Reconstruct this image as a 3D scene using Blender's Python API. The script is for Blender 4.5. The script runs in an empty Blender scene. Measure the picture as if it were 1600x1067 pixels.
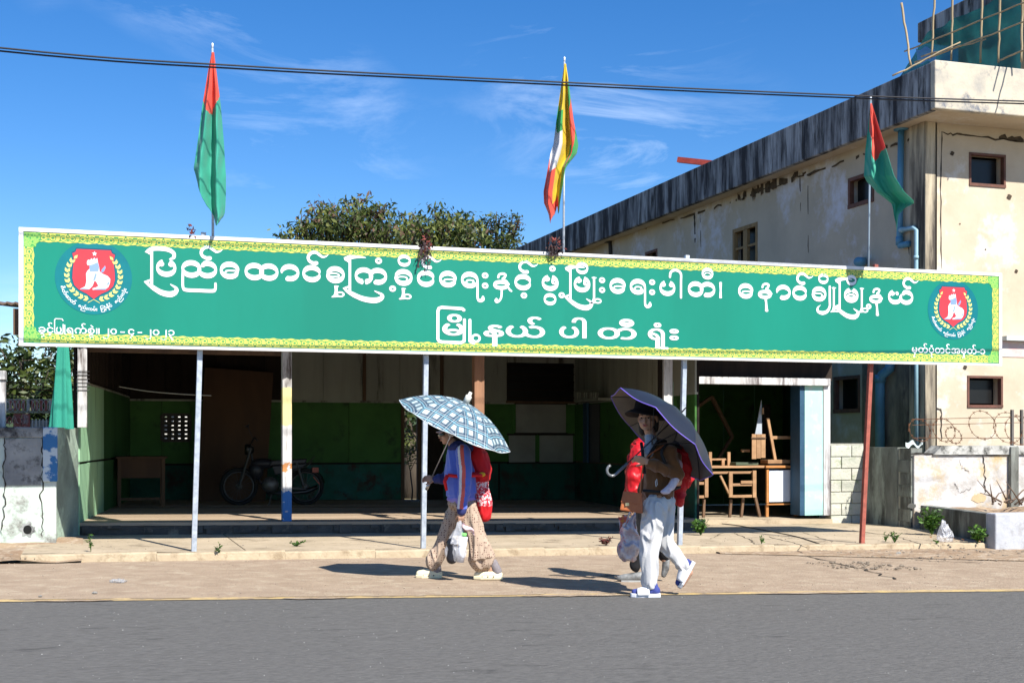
import bpy, bmesh, math, random
from mathutils import Vector, Matrix, noise
from mathutils.geometry import delaunay_2d_cdt
PI = math.pi
rnd = random.Random(7)
sc = bpy.context.scene
COL = sc.collection

# ------------------------------------------------------------ camera, sky, sun
YAW = math.radians(17.93)
S, C = math.sin(YAW), math.cos(YAW)
F, EYE, HOR = 2027.0, 1.27, 685.0
cam = bpy.data.cameras.new('camera'); cam.sensor_width = 36; cam.lens = 36 * F / 1600
cam.shift_y = (HOR - 533.5) / 1600; cam.clip_start = .1; cam.clip_end = 3000
camo = bpy.data.objects.new('camera', cam); COL.objects.link(camo)
camo.location = (0, 0, EYE); camo.rotation_euler = (PI / 2, 0, -YAW)
sc.camera = camo
SUN = Vector((-.27, .88, -.926)).normalized()
sun = bpy.data.lights.new('sun', 'SUN'); sun.energy = 4.8; sun.angle = math.radians(.5); sun.color = (1, .95, .87)
suno = bpy.data.objects.new('sun', sun); COL.objects.link(suno)
suno.rotation_euler = SUN.to_track_quat('-Z', 'Y').to_euler(); suno.location = (5, -5, 20)
w = bpy.data.worlds.new('World'); sc.world = w; w.use_nodes = True
nt = w.node_tree; nt.nodes.clear()
def wn(t, **k):
    n = nt.nodes.new(t)
    for a, b in k.items(): setattr(n, a, b)
    return n
sky = wn('ShaderNodeTexSky', sky_type='NISHITA', sun_disc=False)
sky.sun_elevation = math.asin(-SUN.z); sky.sun_rotation = math.atan2(-SUN.x, -SUN.y)
sky.altitude = 900; sky.air_density = 1.0; sky.dust_density = .15; sky.ozone_density = 3.5
bg = wn('ShaderNodeBackground'); bg.inputs[1].default_value = .088
out = wn('ShaderNodeOutputWorld')
# thin cirrus wisps, stretched along the wind
tc = wn('ShaderNodeTexCoord'); mp = wn('ShaderNodeMapping')
mp.inputs['Rotation'].default_value = (.12, .22, .3); mp.inputs['Scale'].default_value = (3.2, 2.6, 12)
n1 = wn('ShaderNodeTexNoise'); n1.inputs['Scale'].default_value = 1.5; n1.inputs['Detail'].default_value = 9; n1.inputs['Roughness'].default_value = .66; n1.inputs['Distortion'].default_value = .6
n2 = wn('ShaderNodeTexNoise'); n2.inputs['Scale'].default_value = 3.1; n2.inputs['Detail'].default_value = 3
r1 = wn('ShaderNodeMapRange'); r1.inputs[1].default_value = .50; r1.inputs[2].default_value = .84
r2 = wn('ShaderNodeMapRange'); r2.inputs[1].default_value = .44; r2.inputs[2].default_value = .66
mu = wn('ShaderNodeMath', operation='MULTIPLY'); mu2 = wn('ShaderNodeMath', operation='MULTIPLY'); mu2.inputs[1].default_value = .75
mx = wn('ShaderNodeMixRGB'); mx.inputs[2].default_value = (8.5, 9.6, 11.0, 1)
hs = wn('ShaderNodeHueSaturation'); hs.inputs['Saturation'].default_value = 1.33; hs.inputs['Hue'].default_value = .507; hs.inputs['Value'].default_value = 1.0
L = nt.links.new
L(tc.outputs['Generated'], mp.inputs[0]); L(mp.outputs[0], n1.inputs['Vector']); L(tc.outputs['Generated'], n2.inputs['Vector'])
L(n1.outputs[0], r1.inputs[0]); L(n2.outputs[0], r2.inputs[0]); L(r1.outputs[0], mu.inputs[0]); L(r2.outputs[0], mu.inputs[1])
L(mu.outputs[0], mu2.inputs[0]); L(mu2.outputs[0], mx.inputs[0]); L(sky.outputs[0], hs.inputs['Color']); L(hs.outputs[0], mx.inputs[1])
L(mx.outputs[0], bg.inputs[0]); L(bg.outputs[0], out.inputs[0])
sc.view_settings.view_transform = 'Standard'; sc.view_settings.look = 'None'
sc.view_settings.exposure = 0.85; sc.view_settings.gamma = 1; sc.view_settings.use_curve_mapping = False

# ------------------------------------------------------------ measuring helpers (real places from plane intersections)
def ray(px, py):
    a = (px - 800) / F; return Vector((a * C + S, C - a * S, (HOR - py) / F))
def D(px, py, d): return Vector((0, 0, EYE)) + ray(px, py) * d
def PY(px, py, Y): r = ray(px, py); return Vector((0, 0, EYE)) + r * (Y / r.y)
def PX(px, py, X): r = ray(px, py); return Vector((0, 0, EYE)) + r * (X / r.x)
def zg(X): return .0686 - .01456 * max(-14, min(24, X))
def G(px, py, off=0):
    r = ray(px, py); d = (.0686 + off - EYE) / (r.z + .01456 * r.x); p = Vector((0, 0, EYE)) + r * d; return p

# ------------------------------------------------------------ materials
MATS = {}
def mat(name, col, col2=None, scale=4, rough=.75, bump=.2, metal=0, detail=8, lo=.35, hi=.65, stain=None, stain_amt=.5,
        stain_scale=1.2, streak=False, trans=0, sheen=0, spec=.3, bscale=None, alpha=1, sub=0, vary=0, rough2=None):
    m = bpy.data.materials.new(name); m.use_nodes = True; n = m.node_tree; ns = n.nodes; lk = n.links.new
    b = ns['Principled BSDF']; b.inputs['Roughness'].default_value = rough; b.inputs['Metallic'].default_value = metal
    b.inputs['Specular IOR Level'].default_value = spec
    t = ns.new('ShaderNodeTexCoord'); mp = ns.new('ShaderNodeMapping')
    lk(t.outputs['Object'], mp.inputs[0])
    if streak: mp.inputs['Scale'].default_value = (1, 1, .12) if streak is True else streak
    nz = ns.new('ShaderNodeTexNoise'); nz.inputs['Scale'].default_value = scale; nz.inputs['Detail'].default_value = detail; nz.inputs['Roughness'].default_value = .62
    oi = ns.new('ShaderNodeObjectInfo')
    ad = ns.new('ShaderNodeVectorMath'); ad.operation = 'ADD'
    mlt = ns.new('ShaderNodeMath'); mlt.operation = 'MULTIPLY'; mlt.inputs[1].default_value = 37
    lk(oi.outputs['Random'], mlt.inputs[0]); lk(mp.outputs[0], ad.inputs[0]); lk(mlt.outputs[0], ad.inputs[1])
    lk(ad.outputs[0], nz.inputs['Vector'])
    mr = ns.new('ShaderNodeMapRange'); mr.inputs[1].default_value = lo; mr.inputs[2].default_value = hi
    lk(nz.outputs[0], mr.inputs[0])
    c2 = col2 or tuple(c * .8 for c in col)
    mx = ns.new('ShaderNodeMixRGB'); mx.inputs[1].default_value = (*col, 1); mx.inputs[2].default_value = (*c2, 1)
    lk(mr.outputs[0], mx.inputs[0]); last = mx.outputs[0]
    if stain:
        sn = ns.new('ShaderNodeTexNoise'); sn.inputs['Scale'].default_value = stain_scale; sn.inputs['Detail'].default_value = 10; sn.inputs['Roughness'].default_value = .72
        lk(ad.outputs[0], sn.inputs['Vector'])
        sr = ns.new('ShaderNodeMapRange'); sr.inputs[1].default_value = .66 - stain_amt * .3; sr.inputs[2].default_value = .74 - stain_amt * .2
        lk(sn.outputs[0], sr.inputs[0])
        sx = ns.new('ShaderNodeMixRGB'); sx.inputs[2].default_value = (*stain, 1); lk(sr.outputs[0], sx.inputs[0]); lk(last, sx.inputs[1]); last = sx.outputs[0]
    if vary:
        hv = ns.new('ShaderNodeHueSaturation'); vr = ns.new('ShaderNodeMapRange'); vr.inputs[3].default_value = 1 - vary; vr.inputs[4].default_value = 1 + vary
        lk(oi.outputs['Random'], vr.inputs[0]); lk(vr.outputs[0], hv.inputs['Value']); lk(last, hv.inputs['Color']); last = hv.outputs[0]
    lk(last, b.inputs['Base Color'])
    if bump:
        bn = ns.new('ShaderNodeTexNoise'); bn.inputs['Scale'].default_value = bscale or scale * 6; bn.inputs['Detail'].default_value = 6
        lk(ad.outputs[0], bn.inputs['Vector'])
        bp = ns.new('ShaderNodeBump'); bp.inputs['Strength'].default_value = bump; bp.inputs['Distance'].default_value = .02
        lk(bn.outputs[0], bp.inputs['Height']); lk(bp.outputs[0], b.inputs['Normal'])
    if trans: b.inputs['Transmission Weight'].default_value = trans
    if alpha < 1: b.inputs['Alpha'].default_value = alpha
    if sheen: b.inputs['Sheen Weight'].default_value = sheen
    if sub: b.inputs['Subsurface Weight'].default_value = sub; b.inputs['Subsurface Scale'].default_value = .02
    MATS[name] = m; return m
def translucent(m, amt):
    n = m.node_tree; ns = n.nodes; b = ns['Principled BSDF']; o = [x for x in ns if x.type == 'OUTPUT_MATERIAL'][0]
    t = ns.new('ShaderNodeBsdfTranslucent'); mx = ns.new('ShaderNodeMixShader'); mx.inputs[0].default_value = amt
    src = b.inputs['Base Color'].links
    if src: n.links.new(src[0].from_socket, t.inputs['Color'])
    else: t.inputs['Color'].default_value = b.inputs['Base Color'].default_value
    n.links.new(b.outputs[0], mx.inputs[1]); n.links.new(t.outputs[0], mx.inputs[2]); n.links.new(mx.outputs[0], o.inputs[0]); return m

# ------------------------------------------------------------ mesh helpers
class MB:
    def __init__(s): s.v = []; s.f = []; s.m = []
    def add(s, vs, fs, mi=0):
        o = len(s.v); s.v += [Vector(v) for v in vs]
        for f in fs: s.f.append([i + o for i in f]); s.m.append(mi)
        return s
    def box(s, a, b, mi=0, T=None):
        x0, y0, z0 = a; x1, y1, z1 = b
        vs = [Vector(p) for p in ((x0,y0,z0),(x1,y0,z0),(x1,y1,z0),(x0,y1,z0),(x0,y0,z1),(x1,y0,z1),(x1,y1,z1),(x0,y1,z1))]
        if T is not None: vs = [T @ v for v in vs]
        return s.add(vs, [(0,3,2,1),(4,5,6,7),(0,1,5,4),(1,2,6,5),(2,3,7,6),(3,0,4,7)], mi)
    def beam(s, p, q, w, h=None, mi=0, up=(0, 0, 1)):
        p = Vector(p); q = Vector(q); h = h or w; d = (q - p).normalized(); u = Vector(up)
        if abs(d.dot(u)) > .95: u = Vector((0, 1, 0))
        x = d.cross(u).normalized() * w / 2; y = x.cross(d).normalized() * h / 2
        vs = [p - x - y, p + x - y, p + x + y, p - x + y, q - x - y, q + x - y, q + x + y, q - x + y]
        return s.add(vs, [(0,1,2,3),(7,6,5,4),(0,4,5,1),(1,5,6,2),(2,6,7,3),(3,7,4,0)], mi)
    def prism(s, base, top, mi=0):
        n = len(base); s.add(list(base) + list(top), [list(range(n))[::-1], list(range(n, 2 * n))] + [(i, (i + 1) % n, n + (i + 1) % n, n + i) for i in range(n)], mi); return s
    def tube(s, pts, r, n=8, mi=0, cap=True):
        pts = [Vector(p) for p in pts]; rs = r if isinstance(r, (list, tuple)) else [r] * len(pts)
        o = len(s.v); prev = None
        for i, p in enumerate(pts):
            d = (pts[min(i + 1, len(pts) - 1)] - pts[max(i - 1, 0)])
            d = d.normalized() if d.length > 1e-9 else Vector((0, 0, 1))
            if prev is None: x = d.orthogonal().normalized()
            else:
                x = prev - d * prev.dot(d); x = x.normalized() if x.length > 1e-6 else d.orthogonal().normalized()
            prev = x; y = d.cross(x)
            for k in range(n):
                a = 2 * PI * k / n; s.v.append(p + (x * math.cos(a) + y * math.sin(a)) * rs[i])
        for i in range(len(pts) - 1):
            for k in range(n):
                a = o + i * n + k; b = o + i * n + (k + 1) % n; s.f.append([a, b, b + n, a + n]); s.m.append(mi)
        if cap:
            s.f.append([o + k for k in range(n)][::-1]); s.m.append(mi)
            e = o + (len(pts) - 1) * n; s.f.append([e + k for k in range(n)]); s.m.append(mi)
        return s
    def grid(s, fn, nu, nv, mi=0):
        o = len(s.v)
        for j in range(nv + 1):
            for i in range(nu + 1): s.v.append(Vector(fn(i / nu, j / nv)))
        for j in range(nv):
            for i in range(nu):
                a = o + j * (nu + 1) + i; s.f.append([a, a + 1, a + nu + 2, a + nu + 1]); s.m.append(mi)
        return s
    def quad(s, a, b, c, d, mi=0): return s.add([a, b, c, d], [(0, 1, 2, 3)], mi)
def root_of(p):
    o = Vector((0, 0, 0))
    while p is not None: o += p.location; p = p.parent
    return o
def obj(name, mb, mats, parent=None, smooth=False, label=None, cat=None, group=None, kind=None, bevel=0, loc=None, auto=None):
    vs = mb.v
    if parent is None and loc is None and kind != 'structure':
        mn = [min(v[i] for v in vs) for i in range(3)]; mxx = [max(v[i] for v in vs) for i in range(3)]
        loc = Vector(((mn[0] + mxx[0]) / 2, (mn[1] + mxx[1]) / 2, mn[2]))
    base = root_of(parent) if parent else Vector((0, 0, 0))
    org = Vector(loc) if loc is not None else base
    me = bpy.data.meshes.new(name); me.from_pydata([tuple(v - org) for v in vs], [], mb.f)
    ml = mats if isinstance(mats, (list, tuple)) else [mats]
    for m in ml: me.materials.append(m)
    if len(ml) > 1: me.polygons.foreach_set('material_index', mb.m)
    if smooth: me.polygons.foreach_set('use_smooth', [True] * len(me.polygons))
    me.update()
    o = bpy.data.objects.new(name, me); COL.objects.link(o)
    if parent: o.parent = parent; o.location = org - base
    else: o.location = org
    if bevel:
        bv = o.modifiers.new('bevel', 'BEVEL'); bv.width = bevel; bv.segments = 2; bv.limit_method = 'ANGLE'
    if auto: 
        try: me.set_sharp_from_angle(angle=math.radians(auto))
        except Exception: pass
    tag(o, label, cat, group, kind); return o
def tag(o, label=None, cat=None, group=None, kind=None):
    if label: o['label'] = label
    if cat: o['category'] = cat
    if group: o['group'] = group
    if kind: o['kind'] = kind
    return o
def thing(name, loc, label, cat, group=None):
    e = bpy.data.objects.new(name, None); e.location = loc; e.empty_display_size = .2; COL.objects.link(e); return tag(e, label, cat, group)
def struct(name, mb, m, **k): return obj(name, mb, m, kind='structure', **k)
def copy_tree(o, parent=None):
    c = o.copy(); COL.objects.link(c); c.parent = parent
    for ch in list(o.children): copy_tree(ch, c)
    return c
def crom(pts, n=6, closed=False):
    P = [Vector(p) for p in pts]; out = []
    N = len(P); rg = range(N if closed else N - 1)
    for i in rg:
        p1, p2 = P[i], P[(i + 1) % N]
        p0 = P[i - 1] if (i > 0 or closed) else p1 * 2 - p2
        p3 = P[(i + 2) % N] if (i + 2 < N or closed) else p2 * 2 - p1
        for k in range(n):
            t = k / n
            out.append(.5 * ((2 * p1) + (p2 - p0) * t + (2 * p0 - 5 * p1 + 4 * p2 - p3) * t * t + (3 * p1 - p0 - 3 * p2 + p3) * t ** 3))
    if not closed: out.append(P[-1])
    return out
# ------------------------------------------------------------ flat lettering: a broad pen swept along skeletons
def hull(pts):
    pts = sorted(set((round(p[0], 6), round(p[1], 6)) for p in pts))
    def half(ps):
        h = []
        for p in ps:
            while len(h) > 1 and (h[-1][0]-h[-2][0])*(p[1]-h[-2][1]) - (h[-1][1]-h[-2][1])*(p[0]-h[-2][0]) <= 1e-12: h.pop()
            h.append(p)
        return h[:-1]
    return half(pts) + half(pts[::-1])
def pen(strokes):
    """strokes: list of (points2d, nib_w, nib_h, [scales]) -> triangulated union"""
    polys = []
    for pts, nw, nh, sc_ in strokes:
        for i in range(len(pts) - 1):
            ring = []
            for j in (i, i + 1):
                s = sc_[j] if sc_ else 1
                for k in range(12):
                    a = 2 * PI * (k + .5) / 12; ring.append((pts[j][0] + nw * .5 * s * math.cos(a), pts[j][1] + nh * .5 * s * math.sin(a)))
            polys.append(hull(ring))
    vs = []; fs = []
    for p in polys:
        fs.append(list(range(len(vs), len(vs) + len(p)))); vs += [Vector(q) for q in p]
    r = delaunay_2d_cdt(vs, [], fs, 0, 1e-5)
    return [(v.x, v.y) for v in r[0]], [list(f) for f, o in zip(r[2], r[5]) if len(o)]
NT, NH = .24, .60
def arc(a0, a1, rx=.88, ry=.70, cx=0, cy=0, n=None):
    n = n or max(4, int(abs(a1 - a0) / 15))
    return [(cx + rx * math.cos(math.radians(a0 + (a1 - a0) * i / n)), cy + ry * math.sin(math.radians(a0 + (a1 - a0) * i / n))) for i in range(n + 1)]
def sm(pts, n=5): return [(p.x, p.y) for p in crom([(a, b, 0) for a, b in pts], n)]
def thin(pts, w=.2, h=.2, s=None): return (pts, w, h, s)
def lin(a, b, n): return [a + (b - a) * i / (n - 1) for i in range(n)]
def full(cx=0, k=1, cy=0): return (arc(0, 360, .88 * k, .70 * k, cx, cy), NT * k, NH * k, None)
def glyph(g):
    st = []
    if g == 'wa': st = [full()]
    elif g == 'dot': st = [(arc(0, 360, .7, .6), .6, .72, None)]
    elif g == 'nga': st = [(arc(24, 336), NT, NH, None)]
    elif g == 'pa': st = [(arc(120, 420), NT, NH, None), thin(arc(122, 135, .66, .5), .3, .45), thin(arc(58, 45, .66, .5), .3, .45)]
    elif g == 'pha': st = [(arc(113, 427), NT, NH, None), thin(arc(113, 130, .62, .5), .45, .5), thin(sm([(.35,.6),(.3,.25),(.35,-.02),(.7,-.02)]), .3, .26)]
    elif g == 'ma': st = [(arc(113, 427), NT, NH, None), thin(arc(113, 130, .6, .6), .4, .35), thin(arc(67, 50, .6, .6), .4, .35), thin(arc(0, 360, .52, .22, 0, -.12), .2, .24)]
    elif g == 'hta': st = [full(-.75), full(.75)]
    elif g == 'ka': st = [(arc(-66, 246, cx=-.76), NT, NH, None), (arc(172, -106, cx=.76), NT, NH, None), thin([(-.98,-.75),(-1.0,-.6)], .34, .5), thin([(-.48,-.75),(-.5,-.6)], .34, .5), thin([(.5,-.72),(.62,-.68)], .45, .5)]
    elif g == 'ta': st = [full(-.76), (arc(172, -106, cx=.76), NT, NH, None), thin([(.5,-.72),(.62,-.68)], .45, .5)]
    elif g == 'aa': st = [(arc(165, -106), NT, NH, None), thin([(-.22,-.72),(-.1,-.68)], .5, .5)]
    elif g == 'e': st = [(arc(12, 330), NT, NH, None), thin([(.8,-.3),(.85,-.05),(.5,-.02),(-.1,-.02),(-.38,-.08),(-.45,-.3)], .17, .2)]
    elif g == 'ra': st = [(arc(0, 312), NT, NH, None), thin([(.42,-.4),(.42,-.06),(.1,.0),(-.25,-.02),(-.42,-.28)], .2, .2),
                          thin(sm([(.88,0),(.9,-1.1),(.9,-2.0),(1.0,-2.35),(1.25,-2.45),(1.5,-2.25),(1.52,-1.95)]), .26, .26, lin(1,1,11)+lin(1,1.7,14)+lin(1.7,.9,6))]
    elif g == 'sa': st = [(arc(158, -168), NT, NH, None), thin(sm([(-.9,-.16),(-.5,.12),(.1,.14),(.4,-.02),(.3,-.2),(-.1,-.2)]), .16, .16), thin([(-.85,-.2),(-.2,-.22)], .16, .16)]
    elif g == 'kha': st = [(arc(160, -172), NT, NH, None), thin(sm([(-.92,-.12),(-.4,.06),(.2,.06),(.4,-.1),(.35,-.35)]), .18, .18)]
    elif g == 'nya': st = [(arc(172, -164, cx=-.78), NT, NH, None), (arc(112, -172, cx=.82), NT, NH, None), thin([(.45,.62),(.38,.42)], .4, .4),
                          thin(sm([(-1.62,-.3),(-1.64,-1.3),(-1.6,-2.1),(-1.3,-2.36),(0,-2.38),(1.3,-2.38),(1.62,-2.2),(1.66,-1.6)]), .26, .4)]
    elif g == 'ya': st = [(arc(118, 372, cx=-.8), NT, NH, None), (arc(112, -176, cx=.8), NT, NH, None), thin([(.42,.62),(.36,.42)], .4, .4), thin(arc(113, 130, .62, .5, -.8), .4, .5), thin(arc(66, 56, .6, .55, -.8), .36, .5)]
    elif g in ('na', 'nas'):
        st = [(arc(0, 360, .78, .36, -.1, -.42), .26, .46, None), thin(sm([(-.42,.5),(-.3,.82),(.1,.95),(.42,.82),(.3,.5),(.1,.3),(.5,.05),(.78,-.3)]), .26, .3)]
        if g == 'na': st.append(thin([(.0,-.9),(.08,-1.5),(.12,-2.3),(.15,-2.5)], .3, .2, [1.1,.9,1.2,1.5]))
        else: st.append(thin([(.6,-.5),(.95,-1.0),(1.1,-1.1)], .24, .24))
    elif g == 'asat': st = [thin(sm([(.18,-.72),(-.2,-.72),(-.62,-.42),(-.66,.05),(-.3,.46),(.15,.5),(.5,.25),(.85,.02),(1.2,.1),(1.45,.3)], 4), .34, .36, lin(1.25,1,8)+lin(.9,1,10)+lin(1,.8,9)+lin(.8,.15,10))]
    elif g == 'u': st = [thin(sm([(.0,.62),(.0,.1),(-.12,-.35),(-.45,-.6)]), .34, .2, lin(1.1,.8,9)+lin(.8,.3,7)), thin([(-.12,.64),(.2,.64)], .2, .12), thin(arc(200, 560, .38, .24, .45, -.28), .18, .2), thin([(-.4,-.6),(.3,-.5)], .14, .16)]
    elif g == 'U': st = [thin([(-.02,1.1),(0,.9),(0,-1.4),(-.1,-1.8),(-.4,-2.05)], .3, .2, [1.2,.9,.9,.9,.4]), thin([(-.2,1.1),(.22,1.1)], .2, .14), thin(arc(200, 560, .38, .24, .45, -1.75), .18, .2), thin([(-.4,-2.05),(.3,-1.95)], .14, .16)]
    elif g == 'yapin': st = [thin(sm([(.1,1.1),(.1,-.6),(.1,-1.5),(-.25,-2.15),(-.9,-2.4),(-1.5,-2.2),(-1.55,-1.75),(-1.15,-1.35)], 4), .3, .3, lin(1,1,9)+lin(1.1,1.7,8)+lin(1.6,.9,7)+lin(.8,.15,5))]
    elif g == 'bar': st = [thin([(0,.95),(0,0),(0,-.95)], .3, .16, [1.2,.8,1.2])]
    elif g == 'AA': st = [thin(sm([(-1.3,.55),(-1.2,1.1),(-.75,1.4),(-.2,1.3),(.1,.9),(.1,0),(.1,-2.0)], 5), .28, .34)]
    elif g == 'ha': st = [thin(sm([(.2,.7),(.15,-.1),(-.1,-.55),(-.38,-.62),(-.42,-.35)]), .26, .3, lin(.9,.9,10)+lin(.9,1.7,7)+lin(1.7,.9,4))]
    elif g in ('yayit', 'yayitc', 'yayits'):
        wd = {'yayit': 2.5, 'yayitc': 3.6, 'yayits': 2.6}[g]
        top = sm([(-.62,1.95),(-.15,2.05),(.4,2.12),(1.0,2.15),(1.7,2.1)], 5)
        if g == 'yayit': top = sm([(-.62,1.75),(-.1,2.1),(.8,2.2),(1.7,2.08),(2.2,1.7),(2.15,1.25),(1.75,1.05)], 5)
        sct = lin(.3,1.2,8)+lin(1.2,1.1,16)+lin(1.1,.3,7) if g == 'yayit' else lin(.3,1.2,7)+lin(1.2,.25,14)
        sct = (sct + [.25] * 99)[:len(top)]
        bot = sm([(-.7,-1.55),(-.1,-2.0),(wd*.35,-2.65),(wd*.7,-2.85),(wd*.92,-2.65),(wd*.98,-2.2),(wd*.75,-1.75)], 5)
        scb = (lin(.35,1.3,8)+lin(1.3,1.5,8)+lin(1.5,1.2,8)+lin(1,.15,8)+[.15]*9)[:len(bot)]
        st = [thin([(0,2.1),(0,1),(0,-1),(0,-1.95)], .28, .3), thin(top, .3, .42, sct), thin(bot, .34, .44, scb), thin([(-.5,1.8),(0,1.5)], .2, .25), thin([(-.55,-1.55),(0,-1.3)], .2, .25)]
    elif g == 'ii': st = [full(), thin(sm([(-.55,-.1),(-.2,.1),(.2,.1),(.55,-.1)], 4), .16, .16)]
    return pen(st)
TITLE = [('yayit',237,418.9),('pa',259.7,418.9),('nya',311,421),('asat',325,393.5),('e',358.8,422.7),('hta',408.6,425),('aa',452.7,426.3),('nga',487.1,427.8),('asat',491.5,401.5),
 ('sa',523.9,429.5),('u',525,456),('yayitc',546.5,430),('ka',579.5,431.6),('dot',591.4,407.8,.38),('dot',613.3,451.2,.38),('kha',630.3,433.7),('wa',631.4,407.6,.72),('u',630,459.5),
 ('nga',665.4,435.4),('asat',669.5,408.5),('e',699.8,436.3),('ra',733.8,437.6),('dot',757.8,430.6,.38),('dot',757.8,446.5,.38),('nas',784,440),('ha',781,463),('nga',816.9,441.2),('asat',821,415.7),
 ('dot',818.4,461.8,.38),('pha',859.4,442.2),('dot',863,420,.38),('wa',859.2,467.7,.75),('dot',877.4,461.4,.38),('yayits',891,444),('pha',909.2,444.4),('wa',909.2,419.3,.75),('U',928,448),
 ('dot',940.5,438,.38),('dot',940.5,453.3,.38),('e',964.9,446.9),('ra',996.4,448.2),('dot',1018.7,441.2,.38),('dot',1018.7,456.7,.38),('pa',1042.5,450.3),('AA',1062.5,440),('ta',1096,452.3),('ii',1105.2,427.8,.75),
 ('bar',1125.6,453.5),('e',1165,454.8),('na',1195.9,455.2),('aa',1223.5,457),('nga',1249.4,458),('asat',1253.5,434),('kha',1279.4,459.5),('wa',1286.2,435.7,.7),('yapin',1295,461),('U',1302.5,463),
 ('yayits',1311.7,461),('ma',1329.7,461.6),('wa',1330,438,.7),('U',1346.3,464),('dot',1357,479,.38),('na',1369,462.7),('ya',1407,464.5),('asat',1419,441.4)]
SY = 14.28                                     # front plane of the sign board
SB, ST_, SX0, SX1 = 2.225, 3.445, -.72, 11.40
green = mat('banner_green', (.0, .175, .115), (.0, .21, .14), scale=.8, rough=.36, bump=.22, bscale=1.7, spec=.5, streak=(1, 1, .25))
white = mat('vinyl_white', (.80, .83, .85), (.74, .78, .80), rough=.45, bump=0)
frame_w = mat('white_frame', (.8, .8, .8), (.62, .62, .6), scale=6, rough=.5, bump=.05)
galv = mat('galvanised_steel', (.50, .55, .60), (.32, .36, .42), scale=14, rough=.45, metal=.35, bump=.05)
redpaint = mat('red_oxide_paint', (.36, .10, .07), (.24, .07, .05), scale=12, rough=.6)
rust = mat('rust', (.18, .07, .03), (.08, .04, .02), scale=20)
sign = thing('banner_sign', ((SX0 + SX1) / 2, SY, 0), 'long green banner signboard with white lettering and yellow ornamental border raised on steel posts', 'signboard')
obj('board', MB().box((SX0 + .03, SY, SB + .03), (SX1 - .03, SY + .03, ST_ - .03)), green, sign)
for nm, a, b in (('frame', (SX0, SY - .012, SB), (SX1, SY + .05, SB + .03)), ('frame', (SX0, SY - .012, ST_ - .04), (SX1, SY + .05, ST_)),
                 ('frame', (SX0, SY - .012, SB + .035), (SX0 + .045, SY + .05, ST_ - .04)), ('frame', (SX1 - .045, SY - .012, SB + .035), (SX1, SY + .05, ST_ - .04))):
    obj(nm, MB().box(a, b), frame_w, sign)
for k in range(13):                            # welded steel grid behind the sheet
    x = SX0 + .3 + k * .96
    obj('batten', MB().box((x, SY + .031, SB + .04), (x + .03, SY + .06, ST_ - .04)), galv, sign)
for z in (2.5, 2.85, 3.2): obj('rail', MB().box((SX0 + .05, SY + .061, z), (SX1 - .05, SY + .09, z + .03)), galv, sign)
for i, (tx, ty, bx, by, m_) in enumerate(((312.5, 545, 302.5, 862, galv), (665.5, 555, 661, 857, galv), (1069, 566, 1061.5, 853, galv), (1360, 575, 1346, 850, redpaint))):
    a = PY(bx, by, SY + .12); b = PY(tx, ty, SY + .12); a.z = zg(a.x) - .1
    d = (b - a) / (b.z - a.z); top = a + d * ((3.50 if i != 1 else 3.4) - a.z)
    mb = MB().beam(a, top, .055, .055); p = obj('post', mb, m_, sign, bevel=.004, label='rusty red post' if i == 3 else None)
    for z in (2.28, 3.3):
        c = a + d * (z - a.z); obj('bracket', MB().box((c.x - .05, SY + .091, c.z - .02), (c.x + .05, SY + .1, c.z + .02)), rust, p)
def flat(px, py): p = PY(px, py, SY); return p.x, p.z
def letter(vs, fs, x, z, y, sx, sz, parent, name='letter', m=white):
    mb = MB().add([(x + a * sx, y, z + b * sz) for a, b in vs], [f[::-1] for f in fs]); return obj(name, mb, m, parent)
cache = {}
for i, t in enumerate(TITLE):
    g, px, py = t[:3]; k = t[3] if len(t) > 3 else 1
    if g not in cache: cache[g] = glyph(g)
    x, z = flat(px, py); shrink = 1.0
    letter(*cache[g], x, z, SY - .004 - .0006 * (i % 3), .104 * k, .0955 * k, sign)
# small lettering in the upright typeface
def type_mesh(s, off=.012):
    c = bpy.data.curves.new('type', 'FONT'); c.body = s; c.size = 1; c.offset = off; c.resolution_u = 4
    o = bpy.data.objects.new('type', c); COL.objects.link(o); bpy.context.view_layer.update()
    m = o.to_mesh(); vs = [(v.co.x, v.co.y) for v in m.vertices]; fs = [list(p.vertices) for p in m.polygons]; o.to_mesh_clear()
    bpy.data.objects.remove(o); return vs, fs
def typed(s, x, z, w=None, size=None, y=SY - .004, parent=sign, off=.012, sx=None, name='lettering', bold=0):
    vs, fs = type_mesh(s, off)
    a = min(v[0] for v in vs); b = max(v[0] for v in vs)
    kx = w / (b - a) if w else (sx or size); kz = size or kx
    mb = MB()
    for i, (ox, oz) in enumerate(((0, 0),) if not bold else ((bold, bold), (-bold, bold), (bold, -bold), (-bold, -bold), (bold * 1.4, 0), (-bold * 1.4, 0))):
        mb.add([(x + (v[0] - a + ox) * kx, y - .0004 * i, z + (v[1] + oz) * kz) for v in vs], [f for f in fs])
    return obj(name, mb, white, parent)
def tx(s, px0, px1, py, size, **k):
    x0, z = flat(px0, py); x1, _ = flat(px1, py); return typed(s, x0, z, w=x1 - x0, size=size, **k)
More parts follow.
